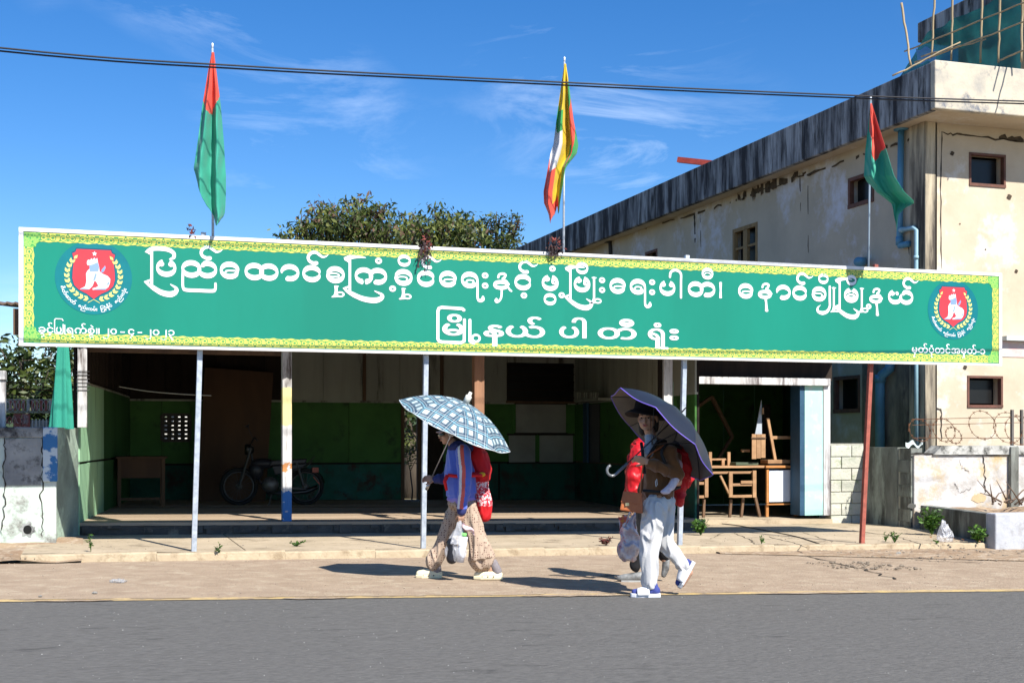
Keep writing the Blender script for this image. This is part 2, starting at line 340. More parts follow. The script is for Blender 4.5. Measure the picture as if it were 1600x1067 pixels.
# second line: each cluster placed on its own
LZ = 522
def base_y(px): return 522.5 + (px - 680) * .022
for s, a, b in (("မိ", 692, 724), ("နယ်", 756.5, 850), ("ပါ", 874.5, 915), ("တီ", 935, 993), ("ရံ", 1013, 1043), ("း", 1047, 1059)):
    tx(s, a, b, base_y((a + b) / 2), .235, off=0, bold=.017)
tx("ု", 1025, 1036, base_y(1030), .235, off=0, bold=.017, y=SY - .0012)
for pts, dy in (([(724.5,484.5),(722,482.5),(690,480.3),(685.5,482),(684,486),(684,530),(686,533),(690,534.2),(720,535.5),(725,533),(725.5,500)], .0012),
                ([(734,500.5),(734,533),(740,536)], .0)):
    P = [flat(*p) for p in pts]; x0, z0 = P[0]
    vs, fs = pen([([(p[0] - x0, p[1] - z0) for p in P], .036, .036, None)])
    letter(vs, fs, x0, z0, SY - .005 - dy, 1, 1, sign)
x, z = flat(743.5, 528.5); vs, fs = pen([(arc(0, 360, .045, .038), .026, .026, None)]); letter(vs, fs, x, z, SY - .005, 1, 1, sign)
# captions
cap_b = lambda px: 519.5 + (px - 60) * .022
for s, a, b, dy in (("ခွင့်", 60, 83.5, 0), ("ပ", 87.5, 96.3, 0), ("ရက်စွဲ။", 104, 155.5, 0), ("၂၀", 160.5, 182.5, 0), ("-", 188, 195, 0), ("၄", 200, 210, 0), ("-", 215, 222, 0), ("၂၀၂၃", 226, 272.5, 0)):
    tx(s, a, b, cap_b(a) , .105 if s != 'ပ' else .11, off=.012)
for pts, dy in (([(98.5,501),(97,498.5),(87,498),(85.3,500),(85.3,519),(87,520.8),(97,521.3),(98.7,519.5),(98.7,507)], .001), ([(101.2,508),(101.2,521.5),(103,522)], 0)):
    P = [flat(*p) for p in pts]; x0, z0 = P[0]; vs, fs = pen([([(p[0] - x0, p[1] - z0) for p in P], .010, .010, None)]); letter(vs, fs, x0, z0, SY - .005 - dy, 1, 1, sign)
tx("မှတ်ပုံတင်အမှတ်-၁", 1424.5, 1539, 550.5, .118, off=.014)

# ------------------------------------------------------------ ornamental border
def border_mat(name, a, b, sc_=28):
    m = mat(name, a, tuple(c * .8 for c in a), scale=9, rough=.5, bump=0); n = m.node_tree; ns = n.nodes; lk = n.links.new; bs = ns['Principled BSDF']
    t = ns.new('ShaderNodeTexCoord'); v = ns.new('ShaderNodeTexVoronoi'); v.inputs['Scale'].default_value = sc_; lk(t.outputs['Object'], v.inputs['Vector'])
    r = ns.new('ShaderNodeMapRange'); r.inputs[1].default_value = .30; r.inputs[2].default_value = .36; r.inputs[3].default_value = 1; r.inputs[4].default_value = 0
    nz = ns.new('ShaderNodeTexVoronoi'); nz.feature = 'DISTANCE_TO_EDGE'; nz.inputs['Scale'].default_value = sc_ * .8; lk(t.outputs['Object'], nz.inputs['Vector'])
    r2 = ns.new('ShaderNodeMapRange'); r2.inputs[1].default_value = .03; r2.inputs[2].default_value = .045; r2.inputs[3].default_value = .75; r2.inputs[4].default_value = 0; lk(nz.outputs['Distance'], r2.inputs[0])
    lk(v.outputs['Distance'], r.inputs[0]); mxx = ns.new('ShaderNodeMath'); mxx.operation = 'MAXIMUM'; lk(r.outputs[0], mxx.inputs[0]); lk(r2.outputs[0], mxx.inputs[1])
    x = ns.new('ShaderNodeMixRGB'); src = bs.inputs['Base Color'].links[0].from_socket; lk(mxx.outputs[0], x.inputs[0]); lk(src, x.inputs[1]); x.inputs[2].default_value = (*b, 1); lk(x.outputs[0], bs.inputs['Base Color'])
    return m
gold = mat('ornament_yellow', (.64, .60, .13), (.54, .58, .10), scale=16, rough=.5, bump=0)
curlm = mat('ornament_curl_green', (.05, .26, .11), (.10, .34, .08), scale=20, rough=.5, bump=0)
cornerm = border_mat('ornament_green', (.30, .58, .12), (.05, .30, .08), 34)
yb = SY - .003
bx0, bx1, bz0, bz1 = SX0 + .05, SX1 - .05, SB + .04, ST_ - .045
W_ = .095
def scallop(a, b, fixed, inward, horiz):
    n = int(abs(b - a) / .19); mb = MB(); N = n * 12
    pts_o, pts_i = [], []
    for i in range(N + 1):
        t = i / 12; u = a + (b - a) * i / N; f = t % 1
        dpt = W_ * (.86 + .16 * math.sqrt(max(0, 1 - (2 * f - 1) ** 2)) + .04 * math.sin(t * PI * 4 + 1))
        pts_o.append(u); pts_i.append(fixed + inward * dpt)
    vs = []
    for u, q in zip(pts_o, pts_i): vs += ([(u, yb, fixed), (u, yb, q)] if horiz else [(fixed, yb, u), (q, yb, u)])
    fs = []
    for i in range(N):
        q = [2*i, 2*i+2, 2*i+3, 2*i+1]; fs.append(q if (inward > 0) == horiz else q[::-1])
    return mb.add(vs, fs)
obj('border', scallop(bx0 + .14, bx1 - .14, bz0, 1, True), gold, sign)
obj('border', scallop(bx0 + .14, bx1 - .14, bz1, -1, True), gold, sign)
obj('border', scallop(bz0 + .14, bz1 - .14, bx0, 1, False), gold, sign)
obj('border', scallop(bz0 + .14, bz1 - .14, bx1, -1, False), gold, sign)
def curls(a, b, fixed, inward, horiz):
    n = int(abs(b - a) / .19); mb = MB()
    def P(u, v): return (a + u * (b - a) / abs(b - a) if True else 0, fixed + inward * v)
    for t in range(n):
        u0 = (t + .5) * abs(b - a) / n
        def put(pts):
            q = [P(u0 + x_, y_) for x_, y_ in pts]; vs = [(p_[0], yb - .0015, p_[1]) if horiz else (p_[1], yb - .0015, p_[0]) for p_ in q]; k = len(mb.v); mb.v += [Vector(v) for v in vs]; return k
        for ccx, ccy, r0, r1, s0, s1 in ((-.045, .052, .026, .034, 20, 300), (.045, .052, .026, .034, 160, -120), (0, .03, .012, .019, 0, 360)):
            m_ = 12; pts = []
            for i in range(m_ + 1):
                an = math.radians(s0 + (s1 - s0) * i / m_); pts += [(ccx + r0 * math.cos(an), ccy + r0 * math.sin(an)), (ccx + r1 * math.cos(an), ccy + r1 * math.sin(an))]
            k = put(pts)
            for i in range(m_): mb.f.append([k + 2*i, k + 2*i + 1, k + 2*i + 3, k + 2*i + 2]); mb.m.append(0)
        for x_, y_, r_ in ((-.045, .052, .012), (.045, .052, .012), (0, .068, .012), (-.085, .02, .011), (.085, .02, .011), (-.08, .075, .010), (0, .008, .007)):
            k = put([(x_ + r_ * 1.3 * math.cos(PI * i / 3), y_ + r_ * math.sin(PI * i / 3)) for i in range(6)]); mb.f.append([k + i for i in range(6)]); mb.m.append(0)
    return mb
for args in ((bx0 + .14, bx1 - .14, bz0, 1, True), (bx0 + .14, bx1 - .14, bz1, -1, True), (bz0 + .14, bz1 - .14, bx0, 1, False), (bz0 + .14, bz1 - .14, bx1, -1, False)): obj('border_curls', curls(*args), curlm, sign, kind='stuff')
for cx, cz, ux, uz in ((bx0, bz0, 1, 1), (bx1, bz0, -1, 1), (bx0, bz1, 1, -1), (bx1, bz1, -1, -1)):
    ring = [(0, 0), (.16, 0), (.17, .04), (.16, .09), (.12, .115), (.115, .15), (.07, .165), (.03, .155), (0, .15)]
    vs = [(cx + a * ux, yb - .001, cz + b * uz) for a, b in ring]; f = list(range(len(ring)))
    obj('border_corner', MB().add(vs, [f if ux * uz > 0 else f[::-1]]), cornerm, sign)
# ------------------------------------------------------------ round emblems
tealc = mat('emblem_teal', (.0, .17, .19), (.0, .14, .17), rough=.45, bump=0); redc = mat('emblem_red', (.62, .045, .06), (.56, .04, .055), rough=.45, bump=0)
leafc = mat('emblem_leaf', (.70, .72, .22), rough=.5, bump=0); lionc = mat('emblem_lion', (.70, .74, .80), rough=.5, bump=0); lions = mat('emblem_lion_shade', (.22, .34, .58), rough=.5, bump=0)
def emblem(pcx, pcy, R):
    cx, cz = flat(pcx, pcy)
    base = obj('emblem', MB().add([(cx + R * math.cos(2*PI*k/64), SY - .0025, cz + R * math.sin(2*PI*k/64)) for k in range(64)], [list(range(64))]), tealc, sign)
    def poly(pts, m, lay, name):
        v2 = [Vector(p) for p in pts]; r = delaunay_2d_cdt(v2, [], [list(range(len(pts)))], 1, 1e-5)
        vs = [(cx + R * p.x, SY - .0025 - .0012 * lay, cz + R * p.y) for p in r[0]]; return obj(name, MB().add(vs, [list(f) for f in r[2]]), m, base)
    half = [(0,.78),(.44,.78),(.47,.70),(.55,.66),(.51,.45),(.54,.2),(.55,-.02),(.5,-.2),(.38,-.32),(.18,-.42),(0,-.56)]
    shield = [(p[0], p[1] - .02) for p in half[::-1]] + [(-p[0], p[1] - .02) for p in half[1:-1]]
    poly([(a * 1.04, b * 1.04) for a, b in shield], mat('emblem_line', (.0, .07, .14), bump=0) if 'emblem_line' not in MATS else MATS['emblem_line'], 1, 'shield_outline')
    poly(shield, redc, 2, 'shield')
    poly([((.07 if k % 2 == 0 else .028) * math.sin(k * PI / 5) + .02, (.07 if k % 2 == 0 else .028) * math.cos(k * PI / 5) + .65) for k in range(10)], white, 3, 'star')
    lion = [(-.36,-.32),(-.28,-.28),(-.22,-.24),(-.19,-.1),(-.2,.1),(-.17,.17),(-.11,.24),(-.11,.33),(-.16,.33),(-.18,.38),(-.17,.46),(-.12,.49),(-.1,.46),(-.06,.53),(-.03,.49),(.02,.55),(.04,.5),(.09,.54),(.11,.42),(.14,.3),
            (.15,.18),(.22,.12),(.36,.06),(.43,-.02),(.42,-.14),(.38,-.24),(.3,-.31),(.1,-.33),(-.03,-.33),(-.03,-.29),(.06,-.26),(.12,-.22),(.07,-.12),(.02,-.08),(-.03,-.22),(-.09,-.29),(-.13,-.33)]
    poly(lion, lionc, 3, 'lion')
    for s_ in ([(-.11,.24),(-.11,.33),(-.02,.36),(.1,.42),(.14,.3),(.12,.18),(-.1,.16)], [(.2,.14),(.26,.17),(.31,.28),(.29,.34),(.25,.28),(.2,.22)], [(-.02,-.08),(.04,-.06),(.08,.1),(.04,.12)], [(-.36,-.33),(-.14,-.33),(-.1,-.31),(-.3,-.305)], [(.0,-.33),(.3,-.32),(.34,-.28),(.1,-.3)], [(.25,-.26),(.4,-.16),(.41,-.06),(.32,-.2)]):
        poly(s_, lions, 4, 'lion_shading')
    for sd in (1, -1):
        for k in range(11):
            t = k / 10; an = math.radians(-78 + t * 118); rr = .66 + .03 * math.sin(t * 3); px, pz = math.cos(an) * rr * sd, math.sin(an) * rr - .02 + .08
            tdir = an + PI / 2
            for off in ((.45, -.45) if k < 10 else (0,)):
                d = tdir + off; dx, dz = math.cos(d) * sd, math.sin(d); nx, nz = -dz, dx; Ln = .15
                poly([(px, pz), (px + dx*Ln*.4 + nx*.045, pz + dz*Ln*.4 + nz*.045), (px + dx*Ln, pz + dz*Ln), (px + dx*Ln*.4 - nx*.045, pz + dz*Ln*.4 - nz*.045)] if False else
                     [(px, pz), (px + dx*Ln*.45 + nx*.04, pz + dz*Ln*.45 + nz*.04), (px + dx*Ln, pz + dz*Ln), (px + dx*Ln*.45 - nx*.04, pz + dz*Ln*.45 - nz*.04)], leafc, 3 + (0 if off > 0 else .4), 'wreath_leaf')
        poly([(.0, -.6), (.15 * sd, -.69), (.155 * sd, -.675), (.0, -.585)], leafc, 3, 'wreath_stem')
    for s, a0, a1 in (("စိတ်ဓာတ်", 197, 237), ("စည်းကမ်း", 243, 276), ("ြကံ့ခိုင်", 282, 303), ("စည်းလုံး", 310, 342)):
        vs, fs = type_mesh(s, .02); a = min(v[0] for v in vs); b = max(v[0] for v in vs)
        k = math.radians(a1 - a0) / (b - a); V = []
        for vx, vy in vs:
            an = math.radians(a0) + (vx - a) * k; r_ = .90 - vy * .11 * 1.1; V.append((cx + R * r_ * math.cos(an), SY - .0062, cz + R * r_ * math.sin(an)))
        obj('lettering', MB().add(V, fs), white, base)
emblem(146.5, 434, .385)
emblem(1489, 484, .385)
# ============================================================ GROUND
def PW(px, py, P0, P1):
    """pixel ray meets the vertical plane through two plan points"""
    n = Vector((-(P1[1] - P0[1]), P1[0] - P0[0], 0)); r = ray(px, py)
    return Vector((0, 0, EYE)) + r * ((Vector((P0[0], P0[1], 0)).dot(n)) / r.dot(n))
asphalt = mat('asphalt', (.086, .083, .078), (.150, .145, .136), scale=48, lo=.30, hi=.72, detail=12, rough=.9, bump=.8, bscale=70, streak=(.30, 1, 1), stain=(.06, .058, .055), stain_amt=.26, stain_scale=5)
dust = mat('dusty_shoulder', (.36, .275, .195), (.29, .215, .15), scale=3.1, rough=.95, bump=.8, bscale=38, stain=(.40, .32, .23), stain_amt=.5, stain_scale=5)
soil = mat('dry_soil', (.33, .24, .155), (.24, .16, .10), scale=2.4, rough=1, bump=.9, bscale=22, stain=(.42, .34, .25), stain_amt=.6, stain_scale=7)
earth = mat('earth', (.16, .12, .07), (.09, .09, .04), scale=.4, rough=1, bump=.4)
conc = mat('apron_concrete', (.47, .385, .27), (.37, .30, .205), scale=1.6, rough=.9, bump=.35, bscale=30, stain=(.24, .19, .13), stain_amt=.45, stain_scale=3)
kerbm = mat('kerb_concrete', (.44, .365, .25), (.36, .285, .19), scale=5, rough=.9, bump=.4, stain=(.25, .19, .12), stain_amt=.5, stain_scale=6)
linem = mat('worn_yellow_paint', (.58, .42, .17), (.42, .31, .17), scale=7, rough=.8, bump=.2, stain=(.25, .19, .14), stain_amt=.55, stain_scale=9)
XS = [-70, -14, -8, -4, 0, 4, 8, 12, 16, 20, 24, 90]
def sheet(y0, y1, off, xs=XS, ny=1):
    f0 = y0 if callable(y0) else (lambda x: y0); f1 = y1 if callable(y1) else (lambda x: y1)
    mb = MB()
    for j in range(ny + 1):
        for x in xs: mb.v.append(Vector((x, f0(x) + (f1(x) - f0(x)) * j / ny, zg(x) + off)))
    n = len(xs)
    for j in range(ny):
        for i in range(n - 1):
            a = j * n + i; mb.f.append([a, a + 1, a + n + 1, a + n]); mb.m.append(0)
    return mb
La, Lb = G(0, 938, -.08), G(1600, 921.5, -.08)
lsl = (Lb.y - La.y) / (Lb.x - La.x)
yl = lambda x: La.y + (x - La.x) * lsl
struct('ground', sheet(-120, 900, -.2, [-900, -70, -14, 0, 24, 90, 900]), earth)
struct('road', sheet(-9, lambda x: yl(x) + .05, -.084), asphalt)
struct('yellow_edge_line', sheet(lambda x: yl(x) - .08, lambda x: yl(x) + .075, -.079), linem)
struct('road_shoulder', sheet(lambda x: yl(x) + .052, 14.24, -.0835), dust)
# gravelly bare soil on the right, an uneven sheet
def soilfn(u, v):
    x = 7.2 + u * 14; y0 = yl(x) + .25; t = (x - 7.2) / 4.2
    y0 = max(y0, 14.1 - 2.0 * max(0, t)) if t < 1.3 else y0
    y = y0 + (14.26 - y0) * v
    return (x, y, zg(x) - .078 + .016 * (noise.noise(Vector((x * 3, y * 3, 0))) + .6) * min(1, 5 * v + .2) * (1 if v < .99 else 0))
struct('bare_soil', MB().grid(soilfn, 120, 26), soil)
struct('soil_by_wall', MB().grid(lambda u, v: (-9 + u * 8.9, 14.1 + v * 1.9, zg(-1) - .07 + .05 * noise.noise(Vector((u * 20, v * 5, 3))) + .09 * v), 70, 14), soil)
# kerb and concrete apron
kx = [-.7, 2, 4, 6, 8, 10, 11.5]
kb = MB()
for i in range(len(kx) - 1):
    a, b = kx[i], kx[i + 1]
    for q in range(2):
        x0 = a + (b - a) * q / 2 + .0015; x1 = a + (b - a) * (q + 1) / 2 - .0015; z = zg((x0 + x1) / 2); jg = rnd.uniform(-.004, .004)
        kb.add([(x0, 14.2 + jg, z - .12), (x1, 14.2 + jg, z - .12), (x1, 14.36, z - .12), (x0, 14.36, z - .12), (x0, 14.215 + jg, z - .012), (x1, 14.215 + jg, z - .012), (x1, 14.36, z + .004), (x0, 14.36, z + .004), (x0, 14.23 + jg, z + .003), (x1, 14.23 + jg, z + .003)],
               [(0, 1, 5, 4), (4, 5, 9, 8), (8, 9, 6, 7), (1, 2, 6, 9, 5), (0, 4, 8, 7, 3)])
struct('kerb', kb, kerbm)
aps = [(-.7, 1.6), (1.6, 4.4), (4.4, 7.0), (7.0, 8.9), (8.9, 10.6), (10.6, 12.0)]
for i, (a, b) in enumerate(aps):
    mb = sheet(14.365, 16.97 if b < 8.5 else 18.45, 0, [a + .006, b - .006], 1)
    struct('apron_slab', mb, conc)
struct('apron_bed', sheet(14.3, 18.45, -.02, [-.7, 4, 12.0]), earth)

for k in range(16):                                             # drifted dust breaking up the paint line
    x0 = -4 + k * .62 + rnd.uniform(-.3, .3); L_ = rnd.uniform(.4, 1.3); wv = rnd.uniform(.03, .09); vs = []
    for i in range(13):
        x = x0 + L_ * i / 12; e = math.sin(PI * i / 12) ** .6 * wv * (1 + .5 * noise.noise(Vector((x * 9, k, 0)))); yc = yl(x) + rnd.choice((-.07, .04)) * .15 + (.05 if k % 3 else -.08)
        vs += [(x, yc - e * .6, zg(x) - .0755), (x, yc + e, zg(x) - .0755)]
    struct('drifted_dust', MB().add(vs, [(2*i, 2*i+2, 2*i+3, 2*i+1) for i in range(12)]), dust)
# ============================================================ SHOP
wood = mat('old_wood', (.16, .095, .055), (.09, .055, .035), scale=5, rough=.85, bump=.3, streak=True)
wood_dark = mat('dark_wood', (.03, .02, .015), (.017, .012, .009), scale=5, rough=.9, bump=.3, streak=True, vary=.3)
wood_lt = mat('raw_planed_wood', (.42, .25, .13), (.30, .17, .085), scale=7, rough=.7, bump=.2, streak=(.4, 1, 1), vary=.15)
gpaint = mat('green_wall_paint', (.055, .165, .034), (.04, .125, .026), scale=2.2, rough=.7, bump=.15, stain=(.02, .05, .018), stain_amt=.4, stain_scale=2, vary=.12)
gpaint_l = mat('faded_sunlit_green', (.36, .62, .38), (.28, .50, .30), scale=2.2, rough=.75, bump=.15, streak=True, stain=(.16, .32, .18), stain_amt=.4, stain_scale=3, vary=.05)  # faded front panels, lightened further to stand in for sun on them
gdark = mat('dark_green_plaster', (.014, .095, .065), (.01, .065, .042), scale=2, rough=.75, bump=.2, stain=(.04, .03, .02), stain_amt=.5, stain_scale=2.2)
gteal = mat('teal_plaster', (.035, .15, .13), (.016, .10, .06), scale=2, rough=.8, bump=.2, stain=(.06, .03, .022), stain_amt=.55, stain_scale=3)
cream_w = mat('dirty_white_boards', (.36, .37, .32), (.26, .27, .23), scale=3, rough=.85, bump=.15, streak=True, stain=(.05, .04, .035), stain_amt=.4, stain_scale=3, vary=.1)
grille = mat('weathered_white_paint', (.66, .66, .66), (.45, .44, .43), scale=8, rough=.7, bump=.2, streak=True, stain=(.13, .11, .11), stain_amt=.55, stain_scale=6)
cyan = mat('cyan_paint', (.42, .70, .62), (.36, .62, .56), scale=3, rough=.55, bump=.1, stain=(.55, .62, .58), stain_amt=.4, stain_scale=5)
bluep = mat('blue_paint', (.03, .085, .15), (.02, .06, .11), scale=3, rough=.6)
floorm = mat('floor_boards', (.42, .32, .225), (.33, .25, .17), scale=3, rough=.8, bump=.15, streak=(.15, 1, 1), vary=.10, stain=(.25, .19, .13), stain_amt=.3, stain_scale=4)
riser = mat('step_plinth', (.10, .09, .08), (.055, .05, .045), scale=4, rough=.9, bump=.5, stain=(.2, .17, .13), stain_amt=.35, stain_scale=4)
tin = mat('corrugated_roof', (.22, .19, .17), (.14, .09, .06), scale=2, rough=.6, metal=.3, bump=.1)
glassg = mat('frosted_pane', (.30, .30, .27), (.22, .22, .2), scale=2, rough=.3, bump=.05, spec=.6)
LW0, LW1, RW0, RW1, BY = (-.15, 16.95), (.62, 23.4), (8.42, 17.3), (8.85, 23.4), 23.4
shop = thing('open_shop', (4.2, 20, zg(4)), 'low open-fronted green and white wooden shop in shade behind the long banner', 'shop')
zf = lambda x: zg(x) + .155
fb = 24
for k in range(fb):                                             # floor boards run along the front
    y0 = 16.96 + k * (BY - 16.96) / fb; y1 = y0 + (BY - 16.96) / fb - .006
    xa = LW0[0] + (LW1[0] - LW0[0]) * (y0 - 16.95) / 6.45; xb = RW0[0] + (RW1[0] - RW0[0]) * max(0, y0 - 17.3) / 6.1
    dz = rnd.uniform(0, .006)
    vs = [(xa, y0, zf(xa) - .04), (xb, y0, zf(xb) - .04), (xb, y1, zf(xb) - .04), (xa, y1, zf(xa) - .04)]
    obj('floor_board', MB().prism(vs, [(a, b, c + .04 + dz) for a, b, c in vs]), floorm, shop)
vs = [(-.15, 16.965, -.2), (8.42, 16.965, -.2), (8.6, 23.4, -.2), (.5, 23.4, -.2)]
obj('plinth', MB().prism(vs, [(a, b, zf(a) - .045) for a, b, c in vs]), riser, shop)
mbx = MB()
for k in range(70):                                             # rough broken edge of the plinth
    x = rnd.uniform(-.1, 8.3); r = rnd.uniform(.02, .06); mbx.box((x - r * 1.5, 16.95 - r * .5, zg(x) + rnd.uniform(0, .09)), (x + r * 1.5, 16.97, zg(x) + rnd.uniform(.1, .12)))
obj('plinth_roughness', mbx, riser, shop, kind='stuff')
def bwall(px0, py0, px1, py1, m, name, th=.03, y=BY, parent=shop, proud=0):
    a = PY(px0, py1, y); b = PY(px1, py0, y)
    return obj(name, MB().box((a.x, y - proud, a.z), (b.x, y + th, b.z)), m, parent)
ZT, ZM, ZL = 3.05, 1.94, .82
def bw(x0, x1, z0, z1, m, name, y=BY, th=.03, **k): return obj(name, MB().box((x0, y, z0), (x1, y + th, z1)), m, k.pop('parent', shop), **k)
xp = lambda px: PY(px, 685, BY).x
x_l, x_door0, x_door1, x_r = LW1[0], xp(629), xp(654), RW1[0]
# middle row of green boards, upper row of whitish boards, lower plaster band
mid = [x_l, xp(253), xp(297), xp(372), xp(445), xp(545), x_door0]
for i in range(len(mid) - 1):
    if i == 1: continue
    bw(mid[i] + .004, mid[i + 1] - .004, ZL, ZM, gpaint, 'wall_panel')
# honeycomb vent in the left part of the back wall
va, vb = PY(254, 688, BY), PY(296, 648, BY)
vent = bw(mid[1] + .004, va.x, ZL, ZM, gpaint, 'vent_wall')
for a, b, c, d in ((vb.x, mid[2] - .004, ZL, ZM), (va.x, vb.x, ZL, va.z), (va.x, vb.x, vb.z, ZM)): bw(a, b, c, d, gpaint, 'wall_panel')
ncol, nrow = 4, 6
for i in range(ncol + 1):
    x = va.x + (vb.x - va.x) * i / ncol; obj('vent_bar', MB().box((x - .036, BY - .01, va.z), (x + .036, BY + .04, vb.z)), riser, vent)
for j in range(nrow + 1):
    z = va.z + (vb.z - va.z) * j / nrow; obj('vent_bar', MB().box((va.x, BY - .005, z - .028), (vb.x, BY + .035, z + .028)), riser, vent)
low = [x_l, xp(372), xp(480), x_door0]
for i in range(3): bw(low[i], low[i + 1] - .003, -.05, ZL - .02, gteal if i == 2 else gdark, 'lower_wall')
for a, b in ((x_l, x_door0), (x_door1, x_r)):
    for z, t in ((ZL, .03), (ZM, .035)): obj('rail', MB().box((a, BY - .025, z - t / 2), (b, BY - .001, z + t / 2)), cream_w if z > 1 else wood_dark, shop)
up = [xp(440), xp(505), xp(569), xp(625), xp(690), xp(742), xp(792)]
for i in range(len(up) - 1): bw(up[i] + .003, up[i + 1] - .003, ZM + .02, ZT, cream_w, 'upper_board')
for px in (569, 690): x = xp(px); obj('batten', MB().box((x - .03, BY - .03, ZM + .02), (x + .03, BY - .001, ZT)), wood, shop)
ub = [x_l + i * (xp(440) - x_l) / 9 for i in range(10)]
for i in range(9): bw(ub[i] + .006, ub[i + 1] - .006, ZM + .02, ZT, wood_dark, 'dark_board')
# doorway to the yard: frame and a dark door leaf
for x in (x_door0, x_door1): obj('door_frame', MB().box((x - .03, BY - .03, .0), (x + .03, BY + .05, ZM - .02)), wood, shop)
obj('door_leaf', MB().box((x_door1 + .03, BY - .02, .1), (xp(692), BY + .02, ZM - .02)), wood_dark, shop)
rg = [xp(692), xp(742), xp(800), xp(850), x_r]
for i in range(4): bw(rg[i] + .003, rg[i + 1] - .003, ZL, ZM - .02, gpaint, 'wall_panel')
for i in range(2): a = xp(654) + .03 + i * (x_r - xp(654)) / 2; bw(a, a + (x_r - xp(654)) / 2 - .035, -.05, ZL - .02, gdark, 'lower_wall')
# dark window high on the right of the back wall, and three grey panes under it
bw(xp(792), x_r, ZM + .02 + .75, ZT, cream_w, 'upper_board'); bw(xp(897), x_r, ZM + .02, ZM + .77, cream_w, 'upper_board')
wf = bw(xp(794), xp(897), ZM + .03, ZM + .77, mat('dark_void', (.012, .012, .012), bump=0, rough=.3), 'dark_window', y=BY + .02)
for k in range(5): z = ZM + .1 + k * .15; obj('louvre', MB().box((xp(794), BY - .01, z), (xp(897), BY + .02, z + .02)), wood_dark, wf)
obj('sill', MB().box((xp(790), BY - .06, ZM + .0), (xp(900), BY - .027, ZM + .04)), wood, wf)
for a, b, c, d in ((806, 632, 884, 676), (795, 680, 836, 722), (843, 680, 895, 722)):
    p, q = PY(a, d, BY - .02), PY(b and c, b, BY - .02)
    pn = obj('grey_pane', MB().box((p.x, BY - .03, p.z), (q.x, BY - .012, q.z)), glassg, shop)
    for s_ in (((p.x - .03, BY - .04, p.z - .03), (q.x + .03, BY - .005, p.z)), ((p.x - .03, BY - .04, q.z), (q.x + .03, BY - .005, q.z + .03))): obj('pane_frame', MB().box(*s_), wood_dark, pn)
for a, b, c, d in ((x_l - .3, va.x, -.1, ZT), (vb.x, x_door0, -.1, ZT), (va.x, vb.x, -.1, va.z), (va.x, vb.x, vb.z, ZT), (x_door1, x_r + .2, -.1, ZT), (x_door0, x_door1, ZM, ZT)): bw(a, b, c, d, wood_dark, 'light_gap_backing', y=BY + .045)  # backing added behind the boards to keep daylight out of the gaps
# side walls (slightly splayed), boards upright
def side(P0, P1, n, z0, z1, m, name, th=.03, sgn=1, gap=.004):
    d = Vector((P1[0] - P0[0], P1[1] - P0[1], 0)); nn = Vector((-d.y, d.x, 0)).normalized() * th * sgn
    for i in range(n):
        a = Vector((*P0, 0)) + d * (i / n); b = Vector((*P0, 0)) + d * ((i + 1) / n) - d.normalized() * gap; dz = rnd.uniform(-.004, .004)
        base = [a + Vector((0, 0, z0)), b + Vector((0, 0, z0)), b + nn + Vector((0, 0, z0)), a + nn + Vector((0, 0, z0))]
        obj(name, MB().prism(base, [v + Vector((0, 0, z1 - z0 + dz)) for v in base]), m, shop)
LM = (LW0[0] + (LW1[0] - LW0[0]) * .4, LW0[1] + (LW1[1] - LW0[1]) * .4)
gp_i = mat('shaded_side_green', (.05, .15, .045), (.035, .11, .03), scale=2.2, rough=.75, bump=.15, streak=True, stain=(.03, .09, .03), stain_amt=.4, stain_scale=3, vary=.05)  # rear panels: similar green darkened to stand in for shade
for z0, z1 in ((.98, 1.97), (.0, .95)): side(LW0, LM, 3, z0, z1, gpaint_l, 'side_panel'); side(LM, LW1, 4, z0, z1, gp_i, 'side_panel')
side((LW0[0] - .04, LW0[1]), (LW1[0] - .04, LW1[1]), 1, 0, 3.05, wood_dark, 'light_gap_backing'); side((RW0[0] + .04, RW0[1]), (RW1[0] + .04, RW1[1]), 1, -.1, 3.05, wood_dark, 'light_gap_backing', sgn=-1)  # side backing, added to stop light leaking between the planks
side(LW0, LW1, 1, 1.97, 2.0, cream_w, 'side_rail', th=.05); side(LW0, LW1, 16, 2.03, 3.05, wood_dark, 'side_plank', gap=.05)
side(RW0, RW1, 7, .84, 1.92, gpaint, 'side_panel', sgn=-1); side(RW0, RW1, 3, -.1, .81, gdark, 'side_lower_wall', sgn=-1); side(RW0, RW1, 6, 1.95, 3.05, cream_w, 'side_upper_board', sgn=-1)
side(RW0, RW1, 1, .812, .84, wood, 'side_rail', th=.05, sgn=-1); side(RW0, RW1, 1, 1.92, 1.95, cream_w, 'side_rail', th=.05, sgn=-1)
def rwbox(px0, py0, px1, py1, m, name, out=.02, th=.02, parent=shop):
    a = PW(px0, py1, RW0, RW1); b = PW(px1, py1, RW0, RW1); zt = PW(px0, py0, RW0, RW1).z; zb = a.z
    n = Vector((-(RW1[1] - RW0[1]), RW1[0] - RW0[0], 0)).normalized()
    base = [a + n * out, b + n * out, b + n * (out + th), a + n * (out + th)]; base = [Vector((v.x, v.y, zb)) for v in base]
    return obj(name, MB().prism(base, [Vector((v.x, v.y, zt)) for v in base]), m, parent)
rwbox(921, 632, 938, 722, MATS['dark_void'], 'side_doorway', out=.003, th=.012); rwbox(915, 630, 921, 722, bluep, 'door_edge', out=.003, th=.05)
sh = rwbox(918, 625, 956, 629, cream_w, 'wall_shelf', out=.003, th=.25)
for k in range(10): rwbox(920 + k * 3.6, 613, 921.2 + k * 3.6, 625, cream_w, 'shelf_bar', out=.22, th=.015, parent=sh)
rwbox(918, 611, 956, 613, cream_w, 'shelf_rail', out=.22, th=.015, parent=sh)
